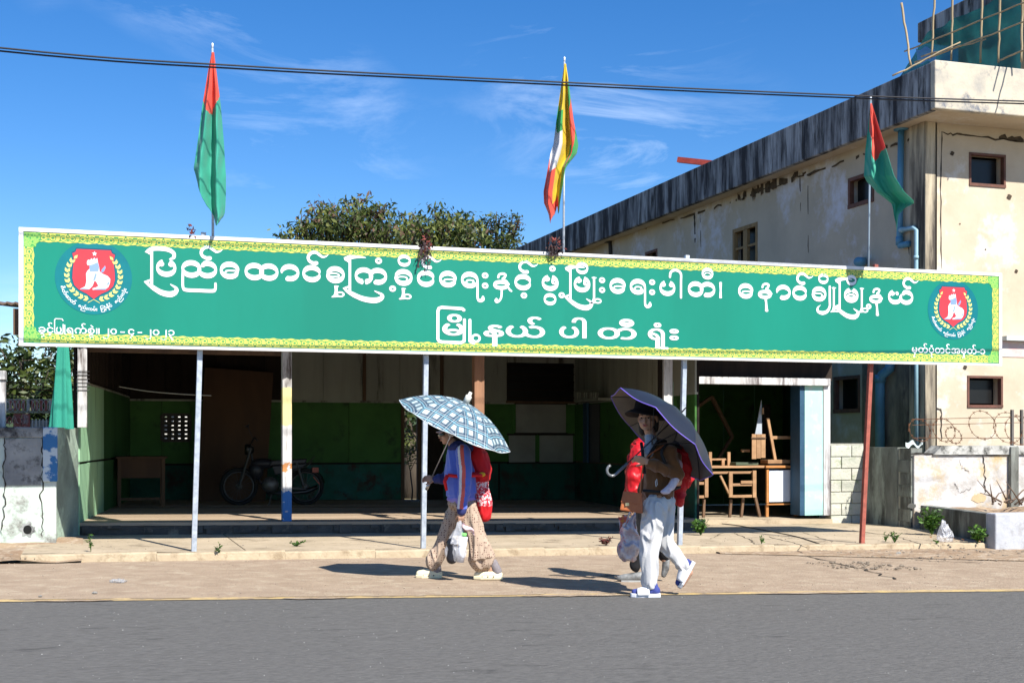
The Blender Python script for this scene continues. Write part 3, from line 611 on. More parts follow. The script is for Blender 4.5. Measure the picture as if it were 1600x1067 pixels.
# front columns and beams
def painted(name, bands, seed):
    """old post paint: flaked layers with their own colour heights (object space, metres)"""
    m = mat(name, (.62, .62, .62), (.48, .47, .46), scale=10, rough=.75, bump=.4, streak=True, stain=(.10, .08, .07), stain_amt=.5, stain_scale=8)
    n = m.node_tree; ns = n.nodes; lk = n.links.new; b = ns['Principled BSDF']; t = ns.new('ShaderNodeTexCoord'); sp = ns.new('ShaderNodeSeparateXYZ'); lk(t.outputs['Object'], sp.inputs[0])
    nz = ns.new('ShaderNodeTexNoise'); nz.inputs['Scale'].default_value = 9 + seed; nz.inputs['Detail'].default_value = 8; lk(t.outputs['Object'], nz.inputs['Vector'])
    for z0, z1, c, th in bands:
        src = b.inputs['Base Color'].links[0].from_socket
        mid_ = (z0 + z1) / 2; hw = (z1 - z0) / 2
        a = ns.new('ShaderNodeMath'); a.operation = 'SUBTRACT'; a.inputs[1].default_value = mid_; lk(sp.outputs[2], a.inputs[0])
        ab = ns.new('ShaderNodeMath'); ab.operation = 'ABSOLUTE'; lk(a.outputs[0], ab.inputs[0])
        r = ns.new('ShaderNodeMapRange'); r.inputs[1].default_value = hw - .04; r.inputs[2].default_value = hw + .04; r.inputs[3].default_value = .25; r.inputs[4].default_value = -.35; lk(ab.outputs[0], r.inputs[0])
        ad = ns.new('ShaderNodeMath'); lk(r.outputs[0], ad.inputs[0]); lk(nz.outputs[0], ad.inputs[1])
        r2 = ns.new('ShaderNodeMapRange'); r2.inputs[1].default_value = th; r2.inputs[2].default_value = th + .05; lk(ad.outputs[0], r2.inputs[0])
        x = ns.new('ShaderNodeMixRGB'); x.inputs[2].default_value = (*c, 1); lk(r2.outputs[0], x.inputs[0]); lk(src, x.inputs[1]); lk(x.outputs[0], b.inputs['Base Color'])
    return m
def column(px0, px1, y, z1, m, name='column', label=None, depth=.13, z0=None):
    a = PY(px0, 700, y).x; b = PY(px1, 700, y).x; z0 = zf(a) if z0 is None else z0
    o = obj(name, MB().box((a, y, z0), (b, y + depth, z1)), m, shop, bevel=.006, label=label, loc=((a + b) / 2, y, z0)); return o
column(441.5, 456, 17.0, 2.9, painted('layered_paint', [(1.25, 1.75, (.62, .56, .27), .45), (-.1, .42, (.03, .13, .36), .60), (.62, .78, (.5, .22, .08), .66)], 2), label='white column with flaking yellow and blue paint')
column(741.5, 757, 17.0, 2.9, mat('bare_brown_timber', (.32, .17, .10), (.22, .115, .07), scale=7, rough=.8, bump=.4, streak=True), label='bare brown timber column')
column(1033, 1037, 17.2, 2.9, wood_dark); column(1037.5, 1051, 17.15, 2.9, painted('chalky_white', [(-.1, .3, (.3, .3, .28), .5)], 4))
pst = column(121, 136, 16.7, 2.8, painted('post_paint', [(1.75, 1.95, (.2, .16, .12), .45)], 6), name='corner_post', z0=1.405)
rl = mat('netting_wire', (.05, .05, .05), bump=0)
for k in range(6):
    z = 1.86 + k * .045; a = PY(121, 700, 16.7).x - .01; obj('wire', MB().box((a, 16.685, z), (a + .15, 16.69, z + .008)), rl, pst)
obj('front_beam', MB().box((-.2, 17.15, 2.36), (PY(441, 0, 17.1).x, 17.25, 2.46)), wood, shop)
obj('front_beam', MB().box((-.5, 17.14, 2.78), (8.6, 17.26, 2.88)), wood_dark, shop)
for k in range(8): y = 17.3 + k * .8; obj('tie_beam', MB().box((0 + .1 * k, y, 2.92), (8.6, y + .08, 3.02)), wood_dark, shop)
def corr(x0, x1, y0, z0, y1, z1, n):
    mb = MB(); w_ = (x1 - x0) / n
    return mb.grid(lambda u, v: (x0 + (x1 - x0) * u, y0 + (y1 - y0) * v, z0 + (z1 - z0) * v + .012 * math.sin(u * n * 2 * PI)), n * 4, 1)
Ye = 16.25
o = obj('roof', corr(-1.15, 8.9, Ye, 2.86, 24, 3.55, 112), tin, shop); so = o.modifiers.new('thickness', 'SOLIDIFY'); so.thickness = .02
side((-.15, 17), (.62, 23.4), 1, 3.05, 3.4, wood_dark, 'gable_board'); side(RW0, RW1, 1, 3.05, 3.4, wood_dark, 'gable_board', sgn=-1); bw(x_l, x_r, 3.05, 3.45, wood_dark, 'gable_board')

# ============================================================ SECOND BAY (right, set back)
bay = thing('store_bay', (10.1, 19.5, zg(10)), 'small open store bay with cyan painted door jambs between the shop and the block wall', 'store')
Y2 = 18.4
def b2(px0, py0, px1, py1, m, name, y=Y2, th=.05, parent=bay, bevel=0, label=None):
    a = PY(px0, py1, y); b = PY(px1, py0, y); return obj(name, MB().box((a.x, y, a.z), (b.x, y + th, b.z)), m, parent, bevel=bevel, label=label)
b2(1257.5, 599, 1287, 805, cyan, 'door_panel', th=.04); b2(1287, 597, 1297.5, 805, grille, 'jamb', y=Y2 - .02, th=.2, bevel=.005); b2(1250, 600, 1257, 805, bluep, 'jamb', th=.3)
b2(1053, 597, 1073, 806, cyan, 'door_panel', th=.03, y=Y2 - .25); b2(1075, 597, 1084, 806, grille, 'jamb', y=Y2 - .05, th=.12, bevel=.005); b2(1071, 630, 1077, 806, bluep, 'jamb', y=Y2, th=.1)
b2(1050, 591.5, 1298, 599, grille, 'lintel', y=Y2 - .08, th=.1, bevel=.006)
b2(1040, 545, 1300, 591, wood_dark, 'transom_board', y=Y2 + .1, th=.03)
xs2 = [PY(p, 700, Y2).x for p in (1085, 1125, 1178, 1227, 1252)]
sc2 = 22.6
xb0, xb1 = 8.95, 11.35
n2_ = 6
for i in range(n2_):
    a = xb0 + (xb1 + 1.6 - xb0) * i / n2_; obj('back_panel', MB().box((a, sc2, 0), (a + (xb1 + 1.6 - xb0) / n2_ - .01, sc2 + .03, 3.0)), gpaint, bay)
obj('side_wall', MB().box((xb0 - .02, Y2 + .1, -.2), (xb0 + .03, sc2, 3.0)), gdark, bay)
obj('side_wall', MB().prism([Vector(p) for p in ((11.3, Y2 + .3, -.2), (11.35, Y2 + .3, -.2), (12.95, sc2, -.2), (12.9, sc2, -.2))], [Vector(p) for p in ((11.3, Y2 + .3, 3), (11.35, Y2 + .3, 3), (12.95, sc2, 3), (12.9, sc2, 3))]), gdark, bay)
obj('floor', MB().prism([Vector(p) for p in ((xb0, Y2 - .1, -.3), (11.35, Y2 - .1, -.3), (12.95, sc2, -.3), (xb0, sc2, -.3))], [Vector(p) for p in ((xb0, Y2 - .1, .01), (11.35, Y2 - .1, -.03), (12.95, sc2, -.03), (xb0, sc2, .01))]), conc, bay)
rfx = MB().grid(lambda u, v: (8.72 + u * (2.73 + 1.75 * v), 17.75 + 5.3 * v, 2.86 + .5 * v + .012 * math.sin(u * 28 * 2 * PI)), 112, 1)
o = obj('roof', rfx, tin, bay); so = o.modifiers.new('thickness', 'SOLIDIFY'); so.thickness = .02
obj('header', MB().box((8.5, Y2 + .14, 2.35), (11.4, Y2 + .18, 2.95)), wood_dark, bay)

# ============================================================ WALLS LEFT
wl = mat('pale_green_plaster', (.54, .58, .54), (.42, .52, .45), scale=2.4, rough=.9, bump=.4, stain=(.20, .20, .18), stain_amt=.45, stain_scale=2.6)
mold = mat('grey_moldy_concrete', (.32, .33, .32), (.20, .21, .21), scale=3, rough=.9, bump=.4, stain=(.04, .04, .04), stain_amt=.55, stain_scale=4)
bluefl = mat('flaking_blue_paint', (.48, .56, .60), (.04, .16, .36), scale=6, lo=.47, hi=.53, rough=.8, bump=.3)
lwall = thing('boundary_wall', (-.9, 15.8, zg(-.9)), 'weathered pale plaster boundary wall left of the shop with a round drain hole', 'wall')
zb = zg(-1) - .1
xe = PY(88, 700, 15.7).x; xbl = PY(67, 700, 15.7).x
YW = 15.7
obj('wall', MB().box((-4.2, YW, zb), (xe, YW + .22, 1.28)), wl, lwall, bevel=.01)
obj('coping', MB().box((-4.2, YW - .02, 1.28), (xbl, YW + .24, 1.40)), mold, lwall, bevel=.012)
obj('pier', MB().box((xbl, YW - .03, .78), (xe + .012, YW + .24, 1.40)), bluefl, lwall, bevel=.01)
obj('grey_render', MB().box((PY(7, 0, YW).x, YW - .012, .74), (PY(64, 0, YW).x, YW + .01, 1.27)), mold, lwall)
sd0, sd1 = (xe, YW + .22), (-.15, 17.0)
d_ = Vector((sd1[0] - sd0[0], sd1[1] - sd0[1], 0)); nn_ = Vector((-d_.y, d_.x, 0)).normalized() * .12
base = [Vector((*sd0, zb)), Vector((*sd1, zb)), Vector((*sd1, zb)) + nn_, Vector((*sd0, zb)) + nn_]
obj('return_wall', MB().prism(base, [v + Vector((0, 0, 1.40 - zb)) for v in base]), mat('green_grey_render', (.33, .42, .34), (.20, .25, .21), scale=2.4, rough=.9, bump=.3, stain=(.45, .6, .47), stain_amt=.4, stain_scale=2), lwall)
hc = PY(43, 827, YW); hole = []
obj('drain_hole', MB().add([(hc.x + (.075 + .02 * math.sin(k * 2.3)) * math.cos(2*PI*k/18), YW - .004, hc.z + (.085 + .02 * math.cos(k * 1.7)) * math.sin(2*PI*k/18)) for k in range(18)], [list(range(18))]), mold, lwall)
obj('drain_hole', MB().add([(hc.x + .045 * math.cos(2*PI*k/18), YW - .008, hc.z + .05 * math.sin(2*PI*k/18)) for k in range(18)], [list(range(18))]), MATS['dark_void'], lwall)
def crack(pts, plane_y, w, parent, m=None, name='crack', jit=.02, n=8):
    """a fissure: narrow dark ribbon just proud of the wall"""
    P = [Vector(p) for p in pts]; L_ = []
    for i in range(len(P) - 1):
        for k in range(n): L_.append(P[i].lerp(P[i + 1], k / n))
    L_.append(P[-1]); mb = MB(); vs = []
    for i, p in enumerate(L_):
        q = p + Vector((rnd.uniform(-jit, jit), 0, rnd.uniform(-jit, jit)))
        d = (L_[min(i + 1, len(L_) - 1)] - L_[max(0, i - 1)]).normalized(); nrm = Vector((d.z, 0, -d.x)) if plane_y is not None else Vector((0, d.z, -d.y))
        ww = w * rnd.uniform(.4, 1.3) * (.3 if i in (0, len(L_) - 1) else 1)
        vs += [q - nrm * ww / 2, q + nrm * ww / 2]
    mb.add(vs, [(2*i, 2*i+1, 2*i+3, 2*i+2) for i in range(len(L_) - 1)]); return obj(name, mb, m or MATS['crack_black'], parent)
mat('crack_black', (.03, .025, .02), bump=0)
crack([PY(64, 680, YW - .005), PY(66, 740, YW - .005), PY(64, 800, YW - .005), PY(66, 838, YW - .005)], 1, .014, lwall)
crack([PY(8, 680, YW - .016), PY(6, 720, YW - .016), PY(8, 780, YW - .016), PY(3, 835, YW - .016)], 1, .014, lwall)
# ============================================================ WALLS RIGHT
blockm = mat('limewashed_blocks', (.56, .54, .47), (.44, .46, .38), scale=4, rough=.95, bump=.5, stain=(.30, .34, .22), stain_amt=.45, stain_scale=5, vary=.08)
mortar = mat('mortar', (.38, .37, .31), scale=9, rough=1, bump=.5)
wwall = mat('stained_white_wall', (.56, .55, .54), (.26, .24, .21), scale=3.2, lo=.42, hi=.78, rough=.9, bump=.5, stain=(.46, .34, .18), stain_amt=.55, stain_scale=1.3)
blk = thing('block_wall', (11.7, 18.4, zg(11.7)), 'short whitewashed concrete block wall beside the cyan door jamb', 'wall')
bx_a, bx_b = 11.38, 12.0
obj('mortar_bed', MB().box((bx_a, Y2 + .02, -.3), (bx_b, Y2 + .16, 1.19)), mortar, blk)
zz = -.16; r_ = 0; me0 = None
while zz < 1.15:
    x = bx_a + .003; first = True
    while x < bx_b - .02:
        L_ = min(.39 if not (first and r_ % 2) else .2, bx_b - x); first = False
        pr = rnd.uniform(0, .008)
        obj('block', MB().box((x, Y2 + .0 - pr, zz), (x + L_ - .012, Y2 + .1, zz + .178)), blockm, blk, bevel=.008); x += L_
    zz += .19; r_ += 1
sw = thing('side_wall', (12.02, 17.8, zg(12)), 'dark mold-streaked end wall jutting forward right of the block wall', 'wall')
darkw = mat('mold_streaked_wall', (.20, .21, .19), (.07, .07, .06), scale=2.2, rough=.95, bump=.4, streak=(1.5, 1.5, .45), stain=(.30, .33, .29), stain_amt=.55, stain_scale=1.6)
cols = 4
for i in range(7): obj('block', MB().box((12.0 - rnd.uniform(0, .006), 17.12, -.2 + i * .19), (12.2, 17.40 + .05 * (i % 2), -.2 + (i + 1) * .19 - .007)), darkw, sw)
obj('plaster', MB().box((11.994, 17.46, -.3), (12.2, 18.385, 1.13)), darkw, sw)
obj('mortar_bed', MB().box((12.006, 17.13, -.2), (12.19, 18.4, 1.12)), mortar, sw)
cw = thing('compound_wall', (15, 17.1, zg(15)), 'long white plastered compound wall with mold and rust stains below the barbed wire', 'wall')
obj('wall', MB().box((12.03, 17.08, -.6), (24, 17.28, 1.02)), wwall, cw, bevel=.01)
obj('coping', MB().prism([Vector(p) for p in ((12.35, 17.04, 1.02), (24, 17.04, 1.02), (24, 17.32, 1.02), (12.35, 17.32, 1.02))], [Vector(p) for p in ((12.5, 17.04, 1.16), (24, 17.04, 1.16), (24, 17.32, 1.16), (12.5, 17.32, 1.16))]), mat('moldy_coping', (.52, .52, .49), (.30, .30, .28), scale=3, rough=.95, bump=.4, stain=(.04, .04, .035), stain_amt=.6, stain_scale=4), cw)
px_ = PY(1586, 700, 17); obj('pier', MB().box((px_.x - .07, 17.0, -.3), (px_.x + .07, 17.1, 1.14)), darkw, cw)
crack([PY(1420, 708, 17.07), PY(1500, 710, 17.07), PY(1575, 709, 17.07)], 1, .03, cw)
crack([PY(1537, 712, 17.07), PY(1539, 745, 17.07), PY(1539, 772, 17.07)], 1, .02, cw)
crack([PY(1500, 716, 17.07), PY(1503, 730, 17.07), PY(1515, 738, 17.07)], 1, .008, cw); crack([PY(1492, 755, 17.07), PY(1500, 770, 17.07), PY(1518, 762, 17.07)], 1, .008, cw)
for (px, py, s_, mm) in ((1530, 778, .09, (.52, .40, .24)), (1425, 790, .05, (.1, .1, .09))):
    c = PY(px, py, 17.072); n = 22; nm_ = 'patch_%d' % px
    pm = mat(nm_, mm, tuple(v * .85 for v in mm), scale=8, rough=.95, bump=.3)
    obj('stain', MB().add([(c.x + s_ * 1.5 * (1 + .45 * noise.noise(Vector((k * .9, px, 0)))) * math.cos(2*PI*k/n), c.y + .001, c.z + s_ * .8 * (1 + .5 * noise.noise(Vector((k * .8, px, 5)))) * math.sin(2*PI*k/n)) for k in range(n)], [list(range(n))]), pm, cw)
# low planter
pl = thing('low_retaining_wall', (12, 15.5, zg(12)), 'low kerb-like planter wall with whitewashed end in front of the compound wall', 'low wall')
A, B = Vector((12.08, 17.0, 0)), Vector((11.12, 14.2, 0))
nrm = Vector((1, -.34, 0)).normalized() * .16
base = [A + Vector((0, 0, -.4)), B + Vector((0, 0, -.4)), B + nrm + Vector((0, 0, -.4)), A + nrm + Vector((0, 0, -.4))]
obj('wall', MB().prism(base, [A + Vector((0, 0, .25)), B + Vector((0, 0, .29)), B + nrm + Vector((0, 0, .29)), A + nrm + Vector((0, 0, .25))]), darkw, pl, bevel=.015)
obj('whitewashed_end', MB().box((B.x + .005, 14.05, -.4), (18, 14.25, .30)), mat('whitewash', (.46, .47, .50), (.36, .38, .41), scale=3, rough=.9, bump=.35, stain=(.2, .19, .18), stain_amt=.4), pl, bevel=.02)
struct('planter_soil', MB().grid(lambda u, v: (11.25 + .9 * v + u * (6.5 - .9 * v), 14.27 + v * 2.78, .19 + .06 * noise.noise(Vector((u * 14, v * 6, 1)))), 60, 20), soil)
# ============================================================ RIGHT BUILDING
cream = mat('cream_render', (.56, .48, .36), (.49, .41, .30), scale=1.5, rough=.9, bump=.2, stain=(.62, .60, .56), stain_amt=.4, stain_scale=1.1)
cream_s = mat('grey_cream_render', (.50, .44, .34), (.42, .37, .29), scale=1.3, rough=.9, bump=.25, stain=(.58, .59, .64), stain_amt=.42, stain_scale=.7)
parap = mat('mold_black_parapet', (.36, .37, .38), (.035, .035, .04), scale=1.9, lo=.40, hi=.60, rough=.95, bump=.35, streak=(1.6, 1.6, .24), stain=(.03, .03, .03), stain_amt=.55, stain_scale=3.5)
parap_f = mat('stained_cream_parapet', (.55, .49, .38), (.36, .34, .30), scale=2.2, lo=.42, hi=.68, rough=.9, bump=.3, stain=(.17, .18, .20), stain_amt=.42, stain_scale=2.6)
brown_fr = mat('brown_window_frame', (.16, .07, .05), (.10, .05, .035), scale=8, rough=.7)
yfr = mat('weathered_shutter', (.30, .20, .09), (.18, .12, .06), scale=8, rough=.8, streak=True)
void = MATS['dark_void']
bld = thing('apartment_building', (17, 25, 0), 'large cream concrete building with mold-blackened parapet and small dark windows behind the walls', 'building')
WX, WYF, ZR, YE = 13.45, 18.77, 6.64, 50.0
def wall_holes(o, u, L_, z0, z1, holes, th, m, name, parent, inward):
    """wall along direction u from o with real openings; holes = (u0,u1,za,zb)"""
    us = sorted({0, L_, *[h[0] for h in holes], *[h[1] for h in holes]}); zs = sorted({z0, z1, *[h[2] for h in holes], *[h[3] for h in holes]})
    o = Vector(o); u = Vector(u); n = Vector(inward) * th; mb = MB(); P = lambda a, z, k=0: Vector((o.x + u.x * a, o.y + u.y * a, z)) + n * k
    flip = u.cross(Vector((0, 0, 1))).dot(-Vector(inward)) < 0
    for i in range(len(us) - 1):
        for j in range(len(zs) - 1):
            ca, cz = (us[i] + us[i + 1]) / 2, (zs[j] + zs[j + 1]) / 2
            if any(h[0] < ca < h[1] and h[2] < cz < h[3] for h in holes): continue
            for k in (0, 1):
                q = [P(us[i], zs[j], k), P(us[i + 1], zs[j], k), P(us[i + 1], zs[j + 1], k), P(us[i], zs[j + 1], k)]
                mb.add(q, [(3, 2, 1, 0) if (k == 0) == flip else (0, 1, 2, 3)])
    for a, b, c, d in holes + [(0, L_, z0, z1)]:
        for p, q in (((a, c), (b, c)), ((b, c), (b, d)), ((b, d), (a, d)), ((a, d), (a, c))): mb.add([P(*p, 0), P(*q, 0), P(*q, 1), P(*p, 1)], [(0, 1, 2, 3)])
    return obj(name, mb, m, parent)
def sidehole(px0, py0, px1, py1):
    a = PX(px0, py0, WX); b = PX(px1, py0, WX); return (b.y - WYF, a.y - WYF, PX(px0, py1, WX).z, a.z)
sholes = [(1.55, 2.35, 5.58, 6.15 - .05), sidehole(1146, 355, 1183, 430), (2.0, 2.85, 1.78, 2.42)]
sholes[1] = (sholes[1][0], sholes[1][1], 4.45, 5.85)
more = [(11.0, 11.7, 5.5, 6.0), (16, 16.8, 4.45, 5.85), (22, 22.7, 5.5, 6.0), (7.2, 8.1, .9, 2.3), (12, 12.9, .9, 2.3), (17, 17.9, .9, 2.3)]
wall_holes((WX, WYF, 0), (0, 1, 0), YE - WYF, -.6, ZR, sholes + more, .22, cream_s, 'side_elevation', bld, (1, 0, 0))
fh = []
for px0, py0, px1, py1 in ((1515.5, 240, 1569.5, 291.5), (1512.5, 588.5, 1565, 634.5)):
    a = PY(px0, py0, WYF); b = PY(px1, py1, WYF); fh.append((a.x - WX, b.x - WX, b.z, a.z))
wall_holes((WX, WYF, 0), (1, 0, 0), 9.5, -.6, ZR, fh + [(4.0, 4.7, 1.8, 2.33), (4.0, 4.7, 5.58, 6.15)], .22, cream, 'front_elevation', bld, (0, 1, 0))
obj('rear_elevation', MB().box((WX + .22, YE - .2, -.6), (23, YE, ZR)), cream_s, bld); obj('far_elevation', MB().box((22.75, WYF + .25, -.6), (22.95, YE - .2, ZR)), cream, bld)
obj('floor_slab', MB().box((WX + .22, WYF + .22, 3.2), (22.7, YE - .2, 3.4)), void, bld)
obj('inner_wall', MB().box((WX + 2.6, WYF + .3, -.5), (WX + 2.7, YE - .3, 6.5)), void, bld); obj('inner_wall', MB().box((WX + .3, WYF + 2.6, -.5), (22.7, WYF + 2.7, 6.5)), void, bld)
RX, RYF = 13.0, 17.9
obj('roof_slab', MB().box((RX + .02, RYF + .02, ZR), (23.3, YE + .4, ZR + .12)), cream, bld)
obj('side_parapet', MB().box((RX, RYF + .13, ZR - .03), (RX + .12, YE + .5, 7.40)), parap, bld, bevel=.02)
obj('front_parapet', MB().box((RX, RYF, ZR - .02), (23.4, RYF + .128, 7.41)), parap_f, bld, bevel=.02)
for k in range(6): y = 22 + k * 4.6; obj('parapet_joint', MB().box((RX - .004, y, ZR + .0), (RX - .001, y + .03, 7.38)), MATS['crack_black'], bld)
obj('corner_pier', MB().box((WX - .03, WYF - .03, -.6), (WX + .17, WYF + .0, ZR - .002)), mat('streaked_corner', (.50, .43, .31), (.07, .06, .05), scale=2.2, lo=.42, hi=.6, rough=.9, bump=.3, streak=(1.5, 1.5, .18), detail=10), bld)
obj('corner_pier', MB().box((WX - .034, WYF, -.6), (WX - .001, WYF + .42, ZR - .003)), MATS['streaked_corner'], bld)
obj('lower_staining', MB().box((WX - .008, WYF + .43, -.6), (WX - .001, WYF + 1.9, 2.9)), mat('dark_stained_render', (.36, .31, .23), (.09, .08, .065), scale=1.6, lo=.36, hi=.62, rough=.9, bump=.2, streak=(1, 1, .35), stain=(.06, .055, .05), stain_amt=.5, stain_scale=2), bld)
def win_front(h, frame=brown_fr):
    a, b, c, d = h; x0, x1 = WX + a, WX + b; f = .02
    for bx in (((x0 - .02, WYF - .015, d - f), (x1 + .02, WYF + .08, d + .02)), ((x0 - .02, WYF - .02, c - .03), (x1 + .02, WYF + .08, c + f)), ((x0 - .02, WYF - .013, c + f), (x0 + f, WYF + .08, d - f)), ((x1 - f, WYF - .013, c + f), (x1 + .02, WYF + .08, d - f))): yield bx
for h in fh + [(4.0, 4.7, 1.8, 2.33), (4.0, 4.7, 5.58, 6.15)]:
    w_ = obj('window', MB().box((WX + h[0] + .05, WYF + .17, h[2] + .05), (WX + h[1] - .05, WYF + .18, h[3] - .05)), void, bld)
    for bx in win_front(h): obj('window_frame', MB().box(*bx), brown_fr, w_)
for i, h in enumerate(sholes + more):
    y0, y1 = WYF + h[0], WYF + h[1]; c, d = h[2], h[3]; fm = yfr if d - c > 1 else brown_fr
    w_ = obj('window', MB().box((WX + .17, y0 + .03, c + .03), (WX + .18, y1 - .03, d - .03)), void, bld); f = .06 if d - c > 1 else .045
    for bx in (((WX - .013, y0 - .02, d - f), (WX + .08, y1 + .02, d + .02)), ((WX - .02, y0 - .02, c - .03), (WX + .08, y1 + .02, c + f)), ((WX - .012, y0 - .02, c + f), (WX + .08, y0 + f, d - f)), ((WX - .012, y1 - f, c + f), (WX + .08, y1 + .02, d - f))): obj('window_frame', MB().box(*bx), fm, w_)
    if d - c > 1:
        ym = (y0 + y1) / 2; obj('mullion', MB().box((WX + .0, ym - .09, c + f), (WX + .07, ym + .09, d - f)), fm, w_)
        for zz_ in (c + .5, c + .95): obj('transom', MB().box((WX + .015, y0 + f, zz_), (WX + .06, y1 - f, zz_ + .05)), fm, w_)
# patched band and fissures on the side face (world x = wall face)
brownp = mat('dark_patch_mortar', (.10, .075, .05), (.05, .04, .03), scale=8, rough=1, bump=.5)
xf = WX - .004
def on_side(px, py): return PX(px, py, xf)
crack([on_side(*p) for p in ((1440, 212), (1400, 225), (1355, 240), (1290, 262), (1228, 285), (1150, 313), (1080, 338), (1000, 358), (960, 368))], None, .05, bld, brownp, jit=.03)
crack([on_side(*p) for p in ((1262, 268), (1215, 288), (1170, 303), (1150, 312))], None, .11, bld, brownp, jit=.05)
crack([on_side(*p) for p in ((1222, 283), (1190, 296), (1176, 302))], None, .26, bld, brownp, jit=.05)
for pts, w_ in ((((1250, 270), (1251, 330)), .025), (((1262, 270), (1263, 420)), .02), (((1085, 333), (1086, 380)), .09), (((1094, 332), (1095, 400)), .025), (((1432, 215), (1431, 420)), .03), (((1420, 380), (1424, 420)), .05), (((1428, 230), (1424, 300)), .04)):
    crack([on_side(*p) for p in pts], None, w_, bld, jit=.01)
fpx = lambda px, py: PY(px, py, WYF - .006)
crack([fpx(1472, 205), fpx(1470, 300), fpx(1471, 420)], 1, .022, bld, jit=.008); crack([fpx(1470, 208), fpx(1510, 212), fpx(1600, 222)], 1, .035, bld, brownp)
crack([fpx(1560, 214), fpx(1600, 219)], 1, .08, bld, brownp)
crack([fpx(1453, 590), fpx(1456, 640), fpx(1470, 640), fpx(1472, 690)], 1, .03, bld)
for px, py, s_ in ((1488, 240, .04), (1577, 308, .05), (1588, 424, .035), (1586, 548, .05), (1508, 574, .04), (1480, 500, .02), (1500, 350, .015), (1540, 390, .015)):
    c = fpx(px, py); obj('pock_mark', MB().add([(c.x + s_ * (1 + .3 * math.sin(k * 2.1)) * math.cos(2*PI*k/12), c.y, c.z + s_ * math.sin(2*PI*k/12)) for k in range(12)], [list(range(12))]), brownp, bld)
# ledge and faded pink band seen right of the signboard
obj('ledge', MB().box((fpx(1565, 490).x, WYF - .14, fpx(0, 489).z), (23, WYF - .008, fpx(0, 480).z)), mat('pale_ledge', (.55, .6, .6), scale=5), bld)
obj('pink_band', MB().box((fpx(1565, 490).x, WYF - .012, fpx(0, 521).z), (23, WYF - .002, fpx(0, 490).z)), mat('faded_pink', (.62, .42, .40), (.6, .55, .5), scale=6, rough=.9), bld)
# drain pipes on the side face
pvc = mat('blue_pvc', (.10, .28, .42), (.08, .22, .33), scale=3, rough=.45, bump=.05); pvcl = mat('pale_blue_pvc', (.32, .50, .56), (.24, .40, .47), scale=3, rough=.5, bump=.05)
def pipe(name, pts, r, m, label, parent=bld, fit=()):
    o = obj(name, MB().tube(pts, r, 12), m, parent, smooth=True, label=label)
    for a, b, rr in fit: obj('coupling', MB().tube([a, b], rr, 12), m, o, smooth=True)
    return o
s1 = lambda px, py, out=.08: PX(px, py, WX - out)
a = s1(1408, 200); a.z = ZR - .01
p0 = [a, s1(1406.5, 300), s1(1405.5, 378), s1(1406, 384), s1(1420, 381)]
pipe('drain_pipe', p0, .055, pvc, 'upper blue drain pipe', fit=((s1(1405.5, 370), s1(1405.5, 383), .066), (s1(1408, 204), s1(1408, 198), .13)))
pipe('drain_pipe', [s1(1406, 360), s1(1428, 356), s1(1432, 360), s1(1432, 420), s1(1432, 560), s1(1432, 700)], .04, pvcl, 'thin pale blue pipe beside the building corner', fit=((s1(1407, 360), s1(1412, 359), .05), (s1(1432, 400), s1(1432, 405), .05), (s1(1432, 440), s1(1432, 446), .05)))
pipe('drain_pipe', [s1(1392, 560, .12), s1(1390, 576, .12), s1(1378, 586, .12), s1(1375, 600, .12), s1(1375, 700, .12)], .085, pvc, 'thick blue pipe', fit=((s1(1376, 586, .12), s1(1375, 597, .12), .1),))
pipe('drain_pipe', [s1(1349, 409, .02), s1(1341, 409, .45)], .085, pvc, 'blue pipe stub')
pipe('drain_pipe', [PX(935, 376, WX - .05), PX(953, 378, WX - .05), PX(954, 400, WX - .05)], .05, mat('black_pipe', (.05, .05, .055), bump=0), 'black pipe')
crack([s1(1292, 570, .005), s1(1293, 690, .005)], None, .02, bld)
# objects on the roof edge
pa, pb = PX(1060, 250, 12.75), PX(1125, 257, 13.4); obj('steel_beam', MB().beam(pa, pb, .13, .12), mat('red_steel', (.45, .07, .05), (.3, .05, .04), scale=8), label='red steel beam sticking out over the parapet of the cream building', cat='beam')
# ------------------------------------------------------------ roof tower under construction, with bamboo and net
tw = thing('stair_tower', (18, 20, 7.4), 'concrete rooftop stair tower with overhanging slab behind bamboo scaffolding', 'rooftop tower')
obj('slab', MB().box((15.0, 18.4, 8.82), (21, 21.2, 9.20)), parap, tw, bevel=.02); obj('walls', MB().box((15.7, 18.9, 7.3), (20.4, 20.9, 8.8)), cream_s, tw)
obj('pier', MB().box((15.55, 18.85, 7.35), (15.69, 19.1, 8.78)), cream, tw)
netm = translucent(mat('green_shade_net', (.02, .16, .17), (.012, .10, .12), scale=2.5, rough=.8, bump=.3, alpha=.82), .4)
sn_ = obj('safety_net', MB().grid(lambda u, v: (14.72 + .08 * noise.noise(Vector((u * 9, v * 4, 0))), 17.95 + u * 3.5, 7.42 + v * 1.36 * (1 - .45 * max(0, u - .72) / .28) + .05 * noise.noise(Vector((u * 5, 3, v)))), 40, 14), netm, label='dark teal construction net hung below the rooftop slab', cat='net', smooth=True)
sf = thing('bamboo_scaffolding', (14.6, 19.5, 7.2), 'bamboo pole scaffolding lashed along the rooftop at top right', 'scaffolding')
bam = mat('bamboo', (.42, .33, .20), (.26, .20, .12), scale=6, rough=.6, bump=.2, streak=True)
def bamboo(a, b, r=.021):
    n = 10; pts = [a.lerp(b, i / n) + Vector((rnd.uniform(-.01, .01), 0, rnd.uniform(-.01, .01))) for i in range(n + 1)]; mb = MB().tube(pts, [r * (1 - .2 * i / n) for i in range(n + 1)], 8)
    o = obj('bamboo_pole', mb, bam, sf, smooth=True)
    return o
XN = 14.55
